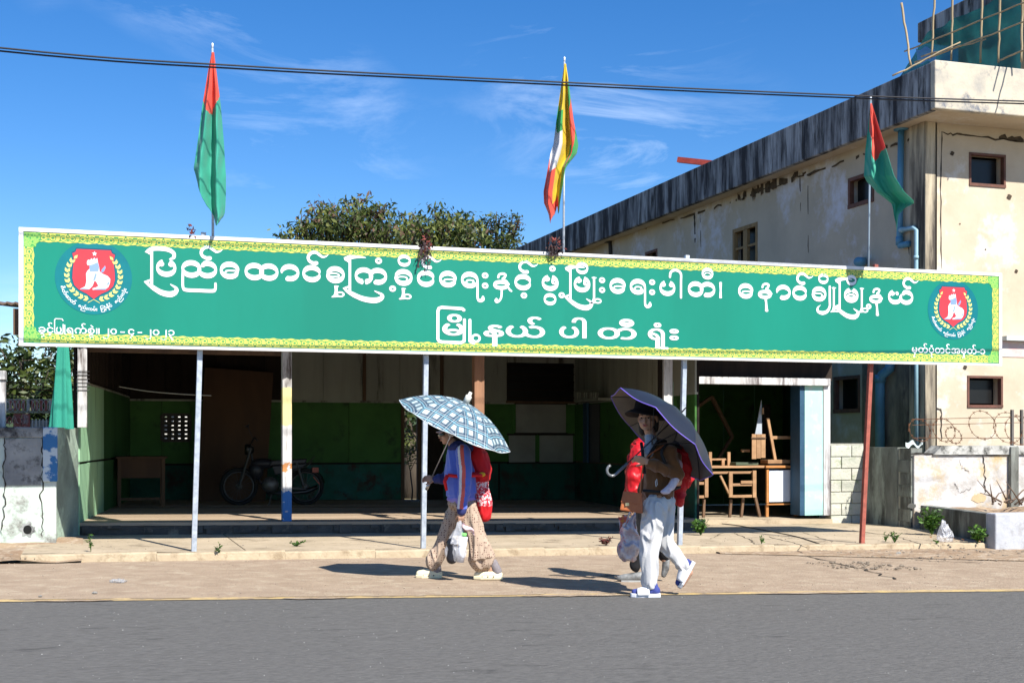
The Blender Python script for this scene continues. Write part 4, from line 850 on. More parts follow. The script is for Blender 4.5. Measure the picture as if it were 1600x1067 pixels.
for t_, b_ in (((1409, 6, 13.1), (1423, 103, 13.1)), ((1461, -20, XN), (1456, 90, XN)), ((1489, -25, XN), (1486, 95, XN)), ((1536, -25, XN), (1532, 98, XN)), ((1563, -25, XN), (1560, 98, XN)), ((1598, -25, XN), (1596, 98, XN))):
    bamboo(PX(*t_), PX(*b_))
for t_, b_ in (((1413, 81, XN - .1), (1640, -12, XN - .1)), ((1395, 119, 13.2), (1500, 66, XN - .25)), ((1430, 98, XN - .12), (1640, 20, XN - .12)), ((1440, 88, XN - .2), (1540, 62, XN - .2)), ((1560, 96, XN - .1), (1640, 62, XN - .1))):
    bamboo(PX(*t_), PX(*b_), .016)
tr_ = obj('blue_tarpaulin', MB().grid(lambda u, v: PX(1434 + 30 * u - 3 * v, 98 - 22 * v + 3 * math.sin(u * 9), 14.7), 8, 6), mat('blue_sheet', (.10, .30, .55), (.08, .24, .45), scale=4), label='small blue tarpaulin edge tucked behind the scaffolding', cat='tarpaulin')

# ============================================================ OVERHEAD CABLES
blk_ = mat('black_cable', (.03, .03, .035), rough=.6, bump=0)
def cable(dz, lab, hz=0, tw_=0):
    ctl = [PY(-900, -32, 12.05), PY(0, 73, 12.05), PY(400, 104.5, 12.0), PY(800, 127, 11.95), PY(1200, 144.5, 11.88), PY(1600, 157, 11.8), PY(2100, 168, 11.7)]
    pts = crom([p + Vector((0, tw_, dz - .012 * math.sin(i * 1.5) + hz)) for i, p in enumerate(ctl)], 8)
    return tag(obj('overhead_cable', MB().tube(pts, .008, 6), blk_, smooth=True), lab, 'cable', 'overhead cables')
cable(.0, 'upper of two black cables strung across the sky above the banner'); cable(-.022, 'lower of two black cables strung across the sky above the banner', tw_=.02)
for k, l_ in enumerate(('lowest', 'second lowest', 'second highest', 'highest')): cable(0, l_ + ' of four power lines over the street above the flags', hz=1.35 + k * .42, tw_=-.25)

# ============================================================ FLAGS
def flag(pole_px, top_py, base_py, outline, ctl, colorfn, mats, lab, cat_lab, tx_=None, yoff=.16, folds=2.0, dep=.062, yfn=None, rodm=None):
    base = PY(pole_px[1], base_py, SY + .17); top = PY(pole_px[0], top_py, SY + .17); base.z = 2.4
    t = thing('flag', (base.x, base.y, base.z), lab, 'flag')
    obj('flagpole', MB().tube([base, top], [.016, .012], 8), rodm or galv, t, smooth=True)
    obj('finial', MB().tube([top, top + Vector((0, 0, .05)), top + Vector((0, 0, .06))], [.01, .012, .003], 8), white, t, smooth=True)
    NU, NV = 90, 110
    def at(v, arr):
        x = v * (len(arr) - 1); i = min(int(x), len(arr) - 2); f = x - i; f = f * f * (3 - 2 * f) * .5 + f * .5
        return arr[i] * (1 - f) + arr[i + 1] * f
    ys = [o_[0] for o_ in outline]
    def fn(u, v):
        py_top = ys[0]; bot = at(u, ctl)
        py = py_top + (bot - py_top) * v
        # silhouette at this height
        i = 0
        while i < len(outline) - 2 and outline[i + 1][0] < py: i += 1
        y0, l0, r0 = outline[i]; y1, l1, r1 = outline[i + 1]; f = max(0, min(1, (py - y0) / (y1 - y0)))
        l = l0 + (l1 - l0) * f; r = r0 + (r1 - r0) * f
        wv = u + .035 * math.sin(u * 2 * PI * folds + v * 1.5) * min(1, v * 3)
        mid_ = (l + r) / 2; px = mid_ + (l + (r - l) * max(0, min(1, wv)) - mid_) * 1.12
        yy = SY - yoff + (yfn(u, v) if yfn else 0) + dep * min(1, v * 2.2 + .05) * math.sin(u * 2 * PI * folds + 1.3 * v + .5) + .02 * noise.noise(Vector((u * 6, v * 9, 0)))
        return PY(px, py, yy)
    mb = MB()
    mb.grid(fn, NU, NV)
    mb.m = [colorfn((k % NU + .5) / NU, (k // NU + .5) / NV) for k in range(NU * NV)]
    o = obj('cloth', mb, mats, t, smooth=True); so = o.modifiers.new('thickness', 'SOLIDIFY'); so.thickness = .003
    return t
def cloth_m(n_, c, tr=.3): return translucent(mat(n_, c, tuple(v * .93 for v in c), scale=5, rough=.55, bump=.04, bscale=200, sheen=.2), tr)
fr, fgr = cloth_m('flag_red', (.82, .10, .06)), cloth_m('flag_green', (.05, .42, .29))
fy, fg2, fw = cloth_m('flag_yellow', (.80, .58, .03)), cloth_m('flag_mid_green', (.05, .38, .10)), cloth_m('flag_white', (.75, .75, .77))
flag((332, 333), 76, 366, [(82, 331, 334), (110, 326, 337), (165, 317, 343), (220, 310, 347), (262, 304, 349), (275, 305, 350), (300, 306, 350), (322, 311, 350), (338, 319, 349), (354, 328, 343)], [266, 282, 296, 312, 324, 336, 349, 353, 352, 348, 340, 328],
     lambda u, v: 0 if (82 + (270 + 70 * min(1, u * 1.5) - 82) * v) < 166 - 12 * abs(u - .5) * 2 + 6 * (u < .55) else 1, [fr, fgr], 'leftmost flag, red over teal green, hanging limp on its pole above the banner', 'flag')
def c2(u, v):
    if .40 < u < .66: return 0 if v < .93 else 2
    if u >= .66: return 0 if v < .18 + .2 * (1 - u) else (1 if v < (.42 if u > .74 else .4) else 2) if v < .78 and u > .74 else (0 if v < .55 and u < .74 else 1)
    return 0 if v < .30 else 1 if v < .44 else 3 if v < .68 else 2
flag((882, 880), 97, 396, [(100, 882, 884), (130, 878, 888), (190, 870, 895), (225, 866, 901), (240, 861, 901), (262, 857, 888), (300, 850, 885), (318, 851, 882), (335, 857, 879), (349, 859, 868)], [318, 344, 349, 344, 340, 336, 330, 322, 334, 330, 268, 250, 228],
     c2, [fy, fg2, fr, fw], 'middle flag in yellow, green, red and white hanging limp above the banner', 'flag', folds=1.8)
flag((1360.5, 1355), 158, 408, [(162, 1360, 1362), (200, 1357, 1373), (235, 1353, 1384), (275, 1351, 1396), (300, 1364, 1412), (318, 1384, 1431), (335, 1391, 1411), (362, 1400, 1403)], [285, 293, 304, 322, 345, 361, 352, 334, 324, 322, 318, 314],
     lambda u, v: 0 if (162 + (320 - 162) * v) < 234 - 22 * (u < .35) and u > .12 else 1, [fr, fgr], 'rightmost flag, red and teal green, blown sideways in front of the cream building', 'flag', yfn=lambda u, v: -.66 * v * u - .05 * v, folds=1.5, dep=.05, rodm=mat('grey_blue_pole', (.20, .26, .32), bump=0))

# ============================================================ TREES
def leafm(n_, c): return translucent(mat(n_, c, tuple(v * .7 for v in c), scale=3, rough=.5, bump=0, spec=.4), .28)
lm = [leafm('leaf_dark', (.030, .055, .014)), leafm('leaf_mid', (.085, .12, .025)), leafm('leaf_light', (.20, .23, .055)), leafm('leaf_brown', (.18, .11, .07))]
bark = mat('bark', (.10, .08, .06), (.05, .04, .03), scale=9, rough=.95, bump=.6, streak=True)
def leaves(mb, c, r, n, size, droop, wts, seed, flat_=.75, sprig=7):
    rr = random.Random(seed)
    for _ in range(int(n / sprig)):
        while True:
            q = Vector((rr.uniform(-1, 1), rr.uniform(-1, 1), rr.uniform(-1, 1)))
            if .25 < q.length < 1: break
        q = q.normalized() * (q.length ** .5) * (1 + .22 * noise.noise(q * 2.2 + Vector((seed, 0, 0))))
        p0 = c + Vector((q.x * r, q.y * r, q.z * r * flat_)); mi = rr.choices(range(4), wts)[0]
        for k in range(sprig):
            p = p0 + Vector((rr.gauss(0, 1), rr.gauss(0, 1), rr.gauss(0, .8))) * size * .7
            d = Vector((rr.gauss(0, 1), rr.gauss(0, 1), rr.gauss(-droop, .55))).normalized(); s = size * rr.uniform(.65, 1.3)
            x = d.cross(Vector((rr.gauss(0, 1), rr.gauss(0, 1), rr.gauss(0, 1)))).normalized() * s * .17
            mb.add([p, p + d * s * .5 + x, p + d * s, p + d * s * .5 - x], [(0, 1, 2, 3)], mi)
def tree(name, base, clumps, lab, cat='tree', size=.22, droop=1.0, wts=(3, 4, 2, .3), n=900, trunk=None, group=None, h0=None):
    t = thing(name, base, lab, cat, group); mb = MB(); bb = MB(); base = Vector(base); cen = sum((Vector(c[:3]) for c in clumps), Vector()) / len(clumps)
    fork = base.lerp(Vector((cen.x, cen.y, cen.z)), .5); fork.z = base.z + (min(c[2] for c in clumps) - base.z) * .75
    if trunk: bb.tube([base + Vector((0, 0, -.2)), base.lerp(fork, .5) + Vector((.05, 0, 0)), fork], [trunk, trunk * .8, trunk * .65], 10)
    for i, (x, y, z, r) in enumerate(clumps):
        c = Vector((x, y, z)); leaves(mb, c, r, n * r * r, size, droop, wts, i * 7 + int(abs(base.x) * 10))
        if trunk:
            bb.tube(crom([fork, fork.lerp(c, .5) + Vector((rnd.uniform(-.2, .2), 0, .15)), c + Vector((0, 0, r * .5))], 4), [trunk * .4 * (1 - k / 10) for k in range(9)], 6)
            for q in range(5):
                e = c + Vector((rnd.uniform(-1, 1), rnd.uniform(-1, 1), rnd.uniform(-.2, 1))) * r * 1.02; bb.tube([fork.lerp(c, .75), c.lerp(e, .4), e], [trunk * .16, trunk * .09, .008], 5)
    obj('crown', mb, lm, t)
    if trunk: obj('trunk', bb, bark, t, smooth=True)
    return t
def clump(px, py, d, rpx): p = D(px, py, d); return (p.x, p.y, p.z, rpx * d / F)
def ground_under(px, d): p = D(px, 690, d); return (p.x, p.y, zg(p.x) - .2)
c1 = [clump(*c) for c in ((470, 368, 36, 30), (500, 350, 36, 30), (503, 330, 36.5, 18), (535, 345, 35, 34), (560, 325, 36, 24), (575, 350, 36, 34), (598, 332, 36, 16), (610, 365, 35, 28), (545, 375, 36, 34), (480, 392, 36, 34), (590, 390, 36, 40), (530, 400, 37, 45))]
tree('mango_tree', ground_under(545, 36), c1, 'tallest mango tree with drooping leaves behind the banner, left of the other crowns', n=1500, trunk=.24, size=.19, wts=(2, 4, 3.6, 1.2))
c2_ = [clump(*c) for c in ((640, 350, 38, 24), (665, 365, 37, 30), (688, 338, 38, 22), (700, 365, 37, 34), (722, 350, 38, 24), (735, 368, 37, 26), (650, 385, 38, 36), (715, 392, 38, 40), (625, 362, 38, 16), (685, 395, 38, 36))]
tree('mango_tree', ground_under(690, 38), c2_, 'middle mango tree behind the banner with pale hanging leaves', n=1400, trunk=.22, size=.19, wts=(2, 4, 3.6, .5))
c3 = [clump(*c) for c in ((757, 360, 44, 22), (775, 345, 44, 16), (783, 372, 44, 24), (798, 355, 44, 17), (808, 345, 44, 9), (765, 385, 44, 30), (797, 385, 44, 20), (745, 350, 44, 10))]
tree('dark_leafy_tree', ground_under(775, 44), c3, 'darker fine-leaved tree beside the roof edge of the cream building', n=1100, trunk=.2, size=.17, droop=.1, wts=(6, 3, .5, .1))
c4 = [clump(*c) for c in ((-60, 590, 26, 60), (0, 565, 26, 44), (35, 585, 25, 50), (75, 560, 26, 46), (110, 590, 26, 50), (60, 625, 25, 50), (5, 615, 25, 40), (130, 560, 27, 50), (170, 600, 27, 60), (-30, 640, 26, 60), (100, 640, 26, 55), (230, 600, 28, 60))]
tree('dense_shrubbery', ground_under(60, 26), c4, 'dense dark green leafy mass at left behind the red and white fence', 'shrub', n=900, trunk=.12, size=.2, droop=.3, wts=(7, 3, .5, .0))
c6 = [clump(*c) for c in ((-560, 570, 30, 90), (-470, 600, 30, 90), (-380, 560, 31, 80), (-300, 590, 30, 80), (-220, 570, 30, 70), (-160, 600, 29, 70), (-340, 640, 30, 80), (-500, 650, 30, 80))]
tree('dense_shrubbery', ground_under(-350, 30), c6, 'further dark green shrubbery running on beyond the left edge of the photo', 'shrub', n=420, trunk=.14, size=.26, droop=.3, wts=(6, 3, .8, .05))
hl = MB().grid(lambda u, v: ((-260 + 520 * u), 190 + 60 * v, -6 + v * (17 + 9 * noise.noise(Vector((u * 7, 2, 0))) + 3 * noise.noise(Vector((u * 31, 5, 0)))) * min(1, 1.4 - abs(u - .4))), 120, 4)
struct('hills', hl, mat('wooded_hill', (.045, .07, .03), (.03, .05, .025), scale=.08, rough=1, bump=.5, bscale=.5), smooth=True)
# yard seen through the doorway
tree('yard_bush', ground_under(641, 27), [clump(641, 705, 27, 14), clump(645, 690, 27, 12), clump(637, 690, 27.5, 9), clump(640, 716, 27, 10)], 'bright green bush in the yard seen through the doorway', 'bush', n=2600, size=.11, droop=.2, wts=(1, 4, 5, 0), trunk=.02)
c5 = [clump(*c) for c in ((640, 640, 33, 40), (700, 640, 33, 60), (590, 640, 33, 50))]
tree('dark_leafy_tree', ground_under(640, 33), c5, 'dark tree trunk and foliage seen through the top of the doorway', n=700, trunk=.3, size=.22, wts=(6, 2, .2, .1))
for i, (px, py, l_) in enumerate(((636, 728, 1.6), (646, 735, 1.3), (640, 744, 1.8))):
    p = G(px, py + 8); obj('plank', MB().box((p.x - l_ / 2, p.y, p.z + .02 * i), (p.x + l_ / 2, p.y + .25, p.z + .09 + .05 * i)), wood_lt, label=['pale plank furthest back on the yard floor through the doorway', 'middle pale plank on the yard floor through the doorway', 'nearest pale plank on the yard floor through the doorway'][i], cat='plank', group='planks lying in the yard')
nw = obj('bright_vent_backdrop', MB().box((1.1, 30, -.3), (2.7, 30.3, 2.3)), mat('backdrop_white', (.75, .74, .70), rough=.9), label='pale backdrop wall added behind the vent to make its holes bright', cat='wall')  # added backdrop, pale so the vent holes show bright

# ============================================================ LEFT BACKGROUND: fence, wire, shade net
rf = mat('faded_red_fence', (.42, .12, .10), (.32, .10, .08), scale=5, rough=.8, bump=.2, stain=(.6, .5, .46), stain_amt=.45, stain_scale=7); wf_ = mat('fence_white', (.68, .66, .62), (.5, .48, .45), scale=6, rough=.8)
fence = thing('painted_fence', (-3.4, 21, zg(-3)), 'faded red and white concrete fence behind the left boundary wall', 'fence')
FY = 21.0
xa, xb = PY(-30, 0, FY).x, PY(82, 0, FY).x
zt = PY(0, 624, FY).z; z2 = PY(0, 641, FY).z; z3 = PY(0, 644, FY).z
for k in range(16):
    x = xa + (xb - xa) * k / 16; obj('slat', MB().box((x + .01, FY, z2), (x + (xb - xa) / 16 - .012, FY + .05, zt)), rf if k % 5 else wf_, fence)
obj('rail', MB().box((xa, FY - .02, z3 - .01), (xb, FY + .06, z2 - .004)), mat('olive_rail', (.22, .20, .10), scale=5), fence)
x2 = [PY(p, 0, FY).x for p in (-30, 0, 21, 34, 47, 75, 82)]
obj('panel', MB().box((x2[2], FY, .2), (x2[3] - .01, FY + .05, z3 - .02)), rf, fence); obj('panel', MB().box((x2[3], FY + .003, .2), (x2[4], FY + .05, z3 - .02)), rf, fence)
for k in range(6): x = x2[4] + .04 + k * .05; obj('baluster', MB().tube([(x, FY, .2), (x, FY - .02, z3 - .1)], .012, 6), wf_, fence)
obj('panel', MB().box((x2[4], FY + .04, .2), (x2[5], FY + .06, z3 - .12)), wf_, fence)
for k in range(9): x = x2[0] + .08 + k * .065; obj('ring', MB().tube([(x + .03 * math.cos(a_ * PI / 6), FY - .01, z3 - .12 + .05 * math.sin(a_ * PI / 6)) for a_ in range(13)], .008, 5, cap=False), rf, fence)
wires = obj('barbed_wire', MB().tube([PY(-40, 604, 20), PY(40, 608, 20), PY(125, 612, 20)], .008, 5).tube([PY(-40, 596, 20), PY(125, 600, 20)], .006, 5).tube([PY(-40, 616, 20), PY(125, 618, 20)], .006, 5), rust, label='thin barbed wire strands running above the red fence', cat='wire')
loop = MB()
for k in range(14):
    c = PY(-20 + k * 8, 634, 19.8); loop.tube([c + Vector((.09 * math.cos(a_ * PI / 6 + k), .02 * a_ / 6, .10 * math.sin(a_ * PI / 6 + k))) for a_ in range(13)], .005, 4, cap=False)
obj('coiled_wire', loop, mat('pale_wire', (.55, .52, .48), bump=0), label='coil of pale wire looping in front of the red fence', cat='wire')
cp = obj('fence_cap_post', MB().box((PY(-4, 0, 16).x, 16.0, .9), (PY(8, 0, 16).x, 16.16, 1.95)).box((PY(-6, 0, 16).x, 15.97, 1.95), (PY(9, 0, 16).x, 16.19, 2.05)), grille, label='white post with grey cap at the far left edge', cat='post')
netl = translucent(mat('teal_shade_net', (.05, .40, .29), (.035, .30, .22), scale=3, rough=.8, bump=.4, bscale=160, streak=True), .25)
def netfn(u, v):
    a = u * 2 * PI; fold = 1 + .22 * math.sin(a * 5 + v * 2) + .1 * math.sin(a * 9)
    p = PY(95.5 + 3.0 * v - 0, 670 - 135 * v, 16.35); r = (.105 - .058 * v) * fold
    return p + Vector((r * 1.1 * math.cos(a), r * .6 * math.sin(a), 0))
obj('shade_net', MB().grid(netfn, 60, 30), netl, smooth=True, label='teal shade netting gathered into a hanging bundle beside the white corner post', cat='net')
obj('hanging_rag', MB().grid(lambda u, v: PY(128 + 7 * u * v + 2 * v * u, 545 + 58 * v - 6 * u, 16.8) + Vector((0, .03 * math.sin(u * 6), 0)), 10, 12), mat('checked_rag', (.45, .47, .55), (.15, .15, .2), scale=30), smooth=True, label='narrow pale checked rag hanging beside the corner post', cat='cloth')
obj('timber_stub', MB().box((PY(22, 0, 14.6).x, 14.42, 2.35), (PY(32, 0, 14.6).x, 14.5, 2.62)), wood, label='short timber stub sticking out behind the left end of the banner', cat='timber')

# ============================================================ CONCERTINA WIRE (right)
cwire = thing('concertina_wire', (16, 17.2, 1.16), 'rusty coiled barbed wire looping along the top of the white wall', 'barbed wire')
def loopw(px, py, rp, sq=.9):
    c = PY(px, py, 17.2); r = rp * 20.3 / F; pts = [c + Vector((r * math.cos(a_ * PI / 12), .06 * math.sin(a_ * PI / 12), r * sq * math.sin(a_ * PI / 12))) for a_ in range(25)]
    mb = MB().tube(pts, .0045, 5, cap=False)
    for p in pts[::2]: mb.beam(p - Vector((.02, 0, .016)), p + Vector((.02, 0, .016)), .006).beam(p - Vector((-.018, 0, .02)), p + Vector((-.018, 0, .02)), .006)
    obj('coil', mb, rust, cwire)
for a_ in ((1437, 672, 19), (1475, 672, 20), (1490, 680, 14), (1535, 664, 25), (1575, 668, 27), (1592, 672, 26), (1625, 665, 27), (1660, 668, 27)): loopw(*a_)
for za, zb_ in ((655, 651), (684, 684), (664, 660)): obj('strand', MB().tube([PY(1425, za, 17.2), PY(1600, zb_, 17.2), PY(1900, zb_ - 2, 17.2)], .005, 5), rust, cwire)
for px in (1582, 1597): a = PY(px, 700, 17.2); obj('stake', MB().box((a.x - .02, 17.19, 1.0), (a.x + .02, 17.23, PY(px, 640, 17.2).z)), mat('grey_stake_%d' % px, (.13, .12, .11)), cwire)
bag = obj('plastic_bag', MB().grid(lambda u, v: PY(1415 + 27 * u, 697 - 9 * math.sin(v * PI) * (.7 + .3 * math.sin(u * 7)) + 3 * math.sin(u * 11), 17.15 + .12 * v), 24, 10), mat('translucent_plastic', (.62, .72, .72), rough=.2, bump=.3, bscale=30, trans=.3), smooth=True, label='crumpled pale plastic bag lying on the left end of the white wall', cat='plastic bag')
# ============================================================ THINGS IN THE SHOP AND THE STORE BAY
def bb(px0, py0, px1, py1, y, th, m, name, parent=None, bevel=.003, **k):
    a = PY(px0, py1, y); b = PY(px1, py0, y); return obj(name, MB().box((a.x, y, a.z), (b.x, y + th, b.z)), m, parent, bevel=bevel, **k)
ply = mat('brown_plywood', (.11, .06, .035), (.08, .045, .028), scale=3, rough=.8, bump=.1, streak=True)
q = [PY(320, 574, 23.1), PY(427, 582, 23.1), PY(415, 770, 22.6), PY(308, 784, 22.6)]
q[2].z = q[3].z = zf(3) ; obj('plywood_sheet', MB().prism(q, [v + Vector((0, .02, 0)) for v in q]), ply, label='large brown plywood sheet leaning on the back wall behind the motorcycle', cat='board')
q = [PY(372, 625, 22.9), PY(445, 625, 22.9), PY(445, 790, 22.9), PY(372, 790, 22.9)]
desk = thing('wooden_desk', PY(221, 795, 20.7), 'dim brown wooden desk with a deep front panel at the left of the dark shop', 'desk')
zd = zf(1.5)
xa_, xb_ = PY(184, 0, 20.7).x, PY(258, 0, 20.7).x; zt_ = PY(0, 714, 20.7).z
obj('top', MB().box((xa_ - .03, 20.65, zt_ - .03), (xb_ + .03, 21.3, zt_)), ply, desk, bevel=.004); obj('front_panel', MB().box((xa_ + .02, 20.72, zt_ - .33), (xb_ - .06, 20.74, zt_ - .03)), ply, desk)
for x in (xa_, xb_ - .05):
    for y in (20.7, 21.2): obj('leg', MB().box((x, y, zd), (x + .05, y + .05, zt_ - .03)), wood, desk)
obj('stretcher', MB().box((xa_ + .05, 20.75, zd + .12), (xb_ - .06, 20.79, zd + .16)), wood, desk)
# motorcycle
moto = thing('motorcycle', PY(425, 790, 21.3), 'dark motorcycle parked in the shade inside the shop behind the white column', 'motorcycle')
mk = lambda px, py, dy=0: PY(px, py, 21.3 + dy)
tyre = mat('tyre', (.02, .02, .02), rough=.9, bump=.1); chrome = mat('chrome', (.09, .09, .09), rough=.4, metal=.9, bump=0); mblk = mat('black_plastic', (.025, .025, .03), rough=.35, bump=0); mred = mat('tail_red', (.35, .06, .03), rough=.3, bump=0); engm = mat('engine_metal', (.18, .17, .16), rough=.5, metal=.6, bump=.1)
for cx, cy in ((373, 762), (477, 764)):
    c = mk(cx, cy); r = .275; c.z = zf(c.x) + r + .03
    wh = obj('wheel', MB().tube([c + Vector((r * math.cos(k*PI/16), 0, r * math.sin(k*PI/16))) for k in range(33)], .032, 8, cap=False), tyre, moto, smooth=True)
    obj('rim', MB().tube([c + Vector((.235 * math.cos(k*PI/16), 0, .235 * math.sin(k*PI/16))) for k in range(33)], .014, 6, cap=False), chrome, wh, smooth=True)
    sp_ = MB()
    for k in range(18): a = k * PI / 9; sp_.tube([c, c + Vector((.235 * math.cos(a), 0, .235 * math.sin(a)))], .003, 4)
    obj('spokes', sp_, chrome, wh); obj('hub', MB().tube([c - Vector((0, .06, 0)), c + Vector((0, .06, 0))], .05, 12), engm, wh, smooth=True)
    obj('mudguard', MB().grid(lambda u, v: c + Vector((.32 * math.cos(.2 + u * 2.3), -.06 + .12 * v, .32 * math.sin(.2 + u * 2.3))), 14, 2), mblk, moto, smooth=True)
cf, cr = mk(373, 762), mk(477, 764)
for dy in (-.09, .09):
    obj('fork', MB().tube([cf + Vector((0, dy, .02)), mk(392, 700, dy)], .018, 8), chrome, moto); obj('rear_shock', MB().tube([mk(474, 758, dy), mk(463, 722, dy)], .022, 8), chrome, moto); obj('swingarm', MB().tube([mk(478, 764, dy), mk(437, 762, dy)], .018, 8), engm, moto)
obj('handlebar', MB().tube(crom([mk(402, 688, -.36), mk(397, 684, -.3), mk(392, 694, -.1), mk(392, 694, .1), mk(397, 684, .3), mk(402, 688, .36)], 4), .013, 8), mblk, moto, smooth=True)
obj('headlight', MB().tube([mk(383, 702), mk(389, 702), mk(396, 702)], [.085, .09, .05], 14), chrome, moto, smooth=True)
for dy in (-.3, .3): obj('mirror', MB().tube([mk(396, 686, dy), mk(388, 668, dy), mk(386, 664, dy)], [.006, .006, .04], 8), mblk, moto)
def mell(px, py, rx, ry, rz, m, name):
    c = mk(px, py); return obj(name, MB().grid(lambda u, v: c + Vector((rx * math.sin(v*PI) * math.cos(u*2*PI), ry * math.sin(v*PI) * math.sin(u*2*PI), rz * math.cos(v*PI))), 20, 12), m, moto, smooth=True)
mell(411, 724, .2, .11, .09, mblk, 'tank'); mell(422, 757, .14, .12, .13, engm, 'engine'); mell(400, 735, .12, .1, .16, mblk, 'leg_shield')
obj('seat', MB().prism([mk(420, 728, -.11), mk(478, 724, -.09), mk(480, 716, -.09), mk(424, 719, -.11)], [mk(420, 728, .11), mk(478, 724, .09), mk(480, 716, .09), mk(424, 719, .11)]), mblk, moto, bevel=.02)
obj('side_cover', MB().prism([mk(430, 742, -.1), mk(470, 734, -.1), mk(480, 724, -.1), mk(425, 728, -.1)], [mk(430, 742, .1), mk(470, 734, .1), mk(480, 724, .1), mk(425, 728, .1)]), mblk, moto, bevel=.01)
obj('rack', MB().tube([mk(458, 734, -.12), mk(470, 731, -.12), mk(480, 728, -.12), mk(488, 720, -.12)], .009, 6).tube([mk(458, 730, .12), mk(480, 724, .12), mk(492, 713, .12)], .009, 6), chrome, moto)
obj('exhaust', MB().tube([mk(420, 770, -.14), mk(440, 771, -.15), mk(478, 768, -.16), mk(496, 760, -.16)], [.018, .02, .038, .036], 10), chrome, moto, smooth=True)
obj('tail_lamp', MB().box(tuple(mk(488, 738, -.06)), tuple(mk(496, 730, .06))), mred, moto); obj('number_plate', MB().prism([mk(489, 745, -.09), mk(499, 757, -.09), mk(499, 757, .09), mk(489, 745, .09)], [mk(490, 744, -.09), mk(500, 756, -.09), mk(500, 756, .09), mk(490, 744, .09)]), mred, moto)
obj('frame_tube', MB().tube([mk(391, 705), mk(402, 745), mk(420, 772), mk(440, 768), mk(465, 730)], .02, 8), mblk, moto)
obj('stand', MB().tube([mk(425, 770, -.1), mk(420, 789, -.22)], .012, 6), engm, moto)

# furniture of the store bay
YT = 18.75
zfl = lambda x: .02
tb = thing('worktable', PY(1135, 800, YT), 'raw wooden table stacked with bare timber frames in the store bay', 'table')
bb(1083, 727.5, 1196, 731.5, YT, .5, wood_lt, 'top', tb); bb(1085, 736, 1176, 740.5, YT + .03, .03, wood_lt, 'front_rail', tb)
for px in (1104, 1142, 1179): bb(px - 2.5, 737 if px < 1170 else 735, px + 3, 777, YT - .03, .04, wood_lt, 'upright', tb)
for a, b, y_ in ((1083, 1101, 755), (1083, 1101, 776), (1145, 1177, 757), (1145, 1177, 775), (1158, 1176, 753)): bb(a, y_ - 2.3, b, y_ + 2.3, YT - .01 - (.02 if y_ == 753 else 0), .03, wood_lt, 'crosspiece', tb)
obj('brace', MB().beam(PY(1125.5, 743, YT - .0), PY(1139.5, 772, YT - .0), .035, .03), wood_lt, tb)
for a, b in (((1180, 776), (1187, 803)), ((1161, 778), (1158, 802)), ((1100, 780), (1099, 803)), ((1142, 780), (1140, 802))):
    p, q_ = PY(*a, YT + .1), PY(*b, YT + .1); q_.z = .0; obj('leg', MB().beam(p, q_, .04, .04), wood, tb)
ch = thing('wooden_chair', PY(1120, 727, YT + .2), 'bare chair frame seen behind the left end of the wooden table', 'chair')
for px, y0_ in ((1110, 706), (1139, 706), (1130, 718)): bb(px - 2, y0_, px + 2.5, 727, YT + .3, .03, wood_lt, 'upright', ch)
bb(1110, 716, 1141, 719, YT + .34, .02, wood_lt, 'rail', ch)
cab = thing('white_cabinet', PY(1222, 800, YT), 'small white panelled cabinet with orange wooden edges beside the table', 'cabinet')
bb(1197, 727, 1248, 731, YT - .05, .5, mat('orange_wood', (.50, .22, .07), (.4, .17, .05), scale=6, streak=(.3, 1, 1)), 'top', cab)
bb(1202, 734, 1240, 784, YT - .0, .02, mat('white_laminate', (.66, .71, .80), (.60, .66, .76), rough=.4, bump=.02), 'front_panel', cab); bb(1240.5, 734, 1247, 784, YT - .0, .02, MATS['white_laminate'], 'side_panel', cab)
bb(1198, 733, 1201.5, 786, YT - .02, .04, MATS['orange_wood'], 'edge', cab); bb(1198, 786, 1248, 789, YT - .02, .04, MATS['orange_wood'], 'edge', cab)
for px in (1199, 1244): p = PY(px, 789, YT + .02); obj('leg', MB().box((p.x - .02, p.y, .0), (p.x + .025, p.y + .04, p.z)), MATS['orange_wood'], cab)
obj('body', MB().box((PY(1203, 0, YT).x, YT + .03, .25), (PY(1247, 0, YT).x, YT + .42, PY(0, 732, YT).z)), void, cab)
stk = thing('broken_stool', PY(1218, 724, YT), 'dismantled wooden stool frame standing on the white cabinet', 'stool')
bb(1200, 718, 1237, 724, YT + .02, .25, wood_lt, 'base', stk); obj('strut', MB().beam(PY(1199.5, 653, YT + .1), PY(1212, 723, YT + .1), .045, .03), wood_lt, stk); bb(1207, 681, 1236.5, 686, YT + .12, .04, wood_lt, 'crosspiece', stk)
bx_ = thing('plank_box', PY(1186, 718, YT), 'narrow grey-brown plank box on the table below a pointed pale board', 'box')
for k in range(3): bb(1175 + k * 7.2, 678, 1181.8 + k * 7.2, 717 - k, YT + .02, .02, wood_lt, 'plank', bx_)
bb(1174, 683, 1197, 685, YT - .0, .02, wood, 'batten', bx_)
q = [PY(1180, 678, YT + .15), PY(1190.5, 678, YT + .15), PY(1190, 625, YT + .15)]
obj('pointed_board', MB().prism(q, [v + Vector((0, .02, 0)) for v in q]), mat('grey_blue_board', (.42, .47, .52), (.34, .38, .43), scale=6, streak=True), label='tall pointed grey board standing behind the plank box', cat='board')
bb(1193, 632, 1204, 718, YT + .9, .03, wood_dark, 'dark_board', label='dark upright board behind the stool frame', cat='board'); bb(1191, 637, 1193.8, 647, YT + .1, .02, wood_lt, 'wood_scrap', label='small pale wood scrap beside the pointed board tip', cat='wood scrap')
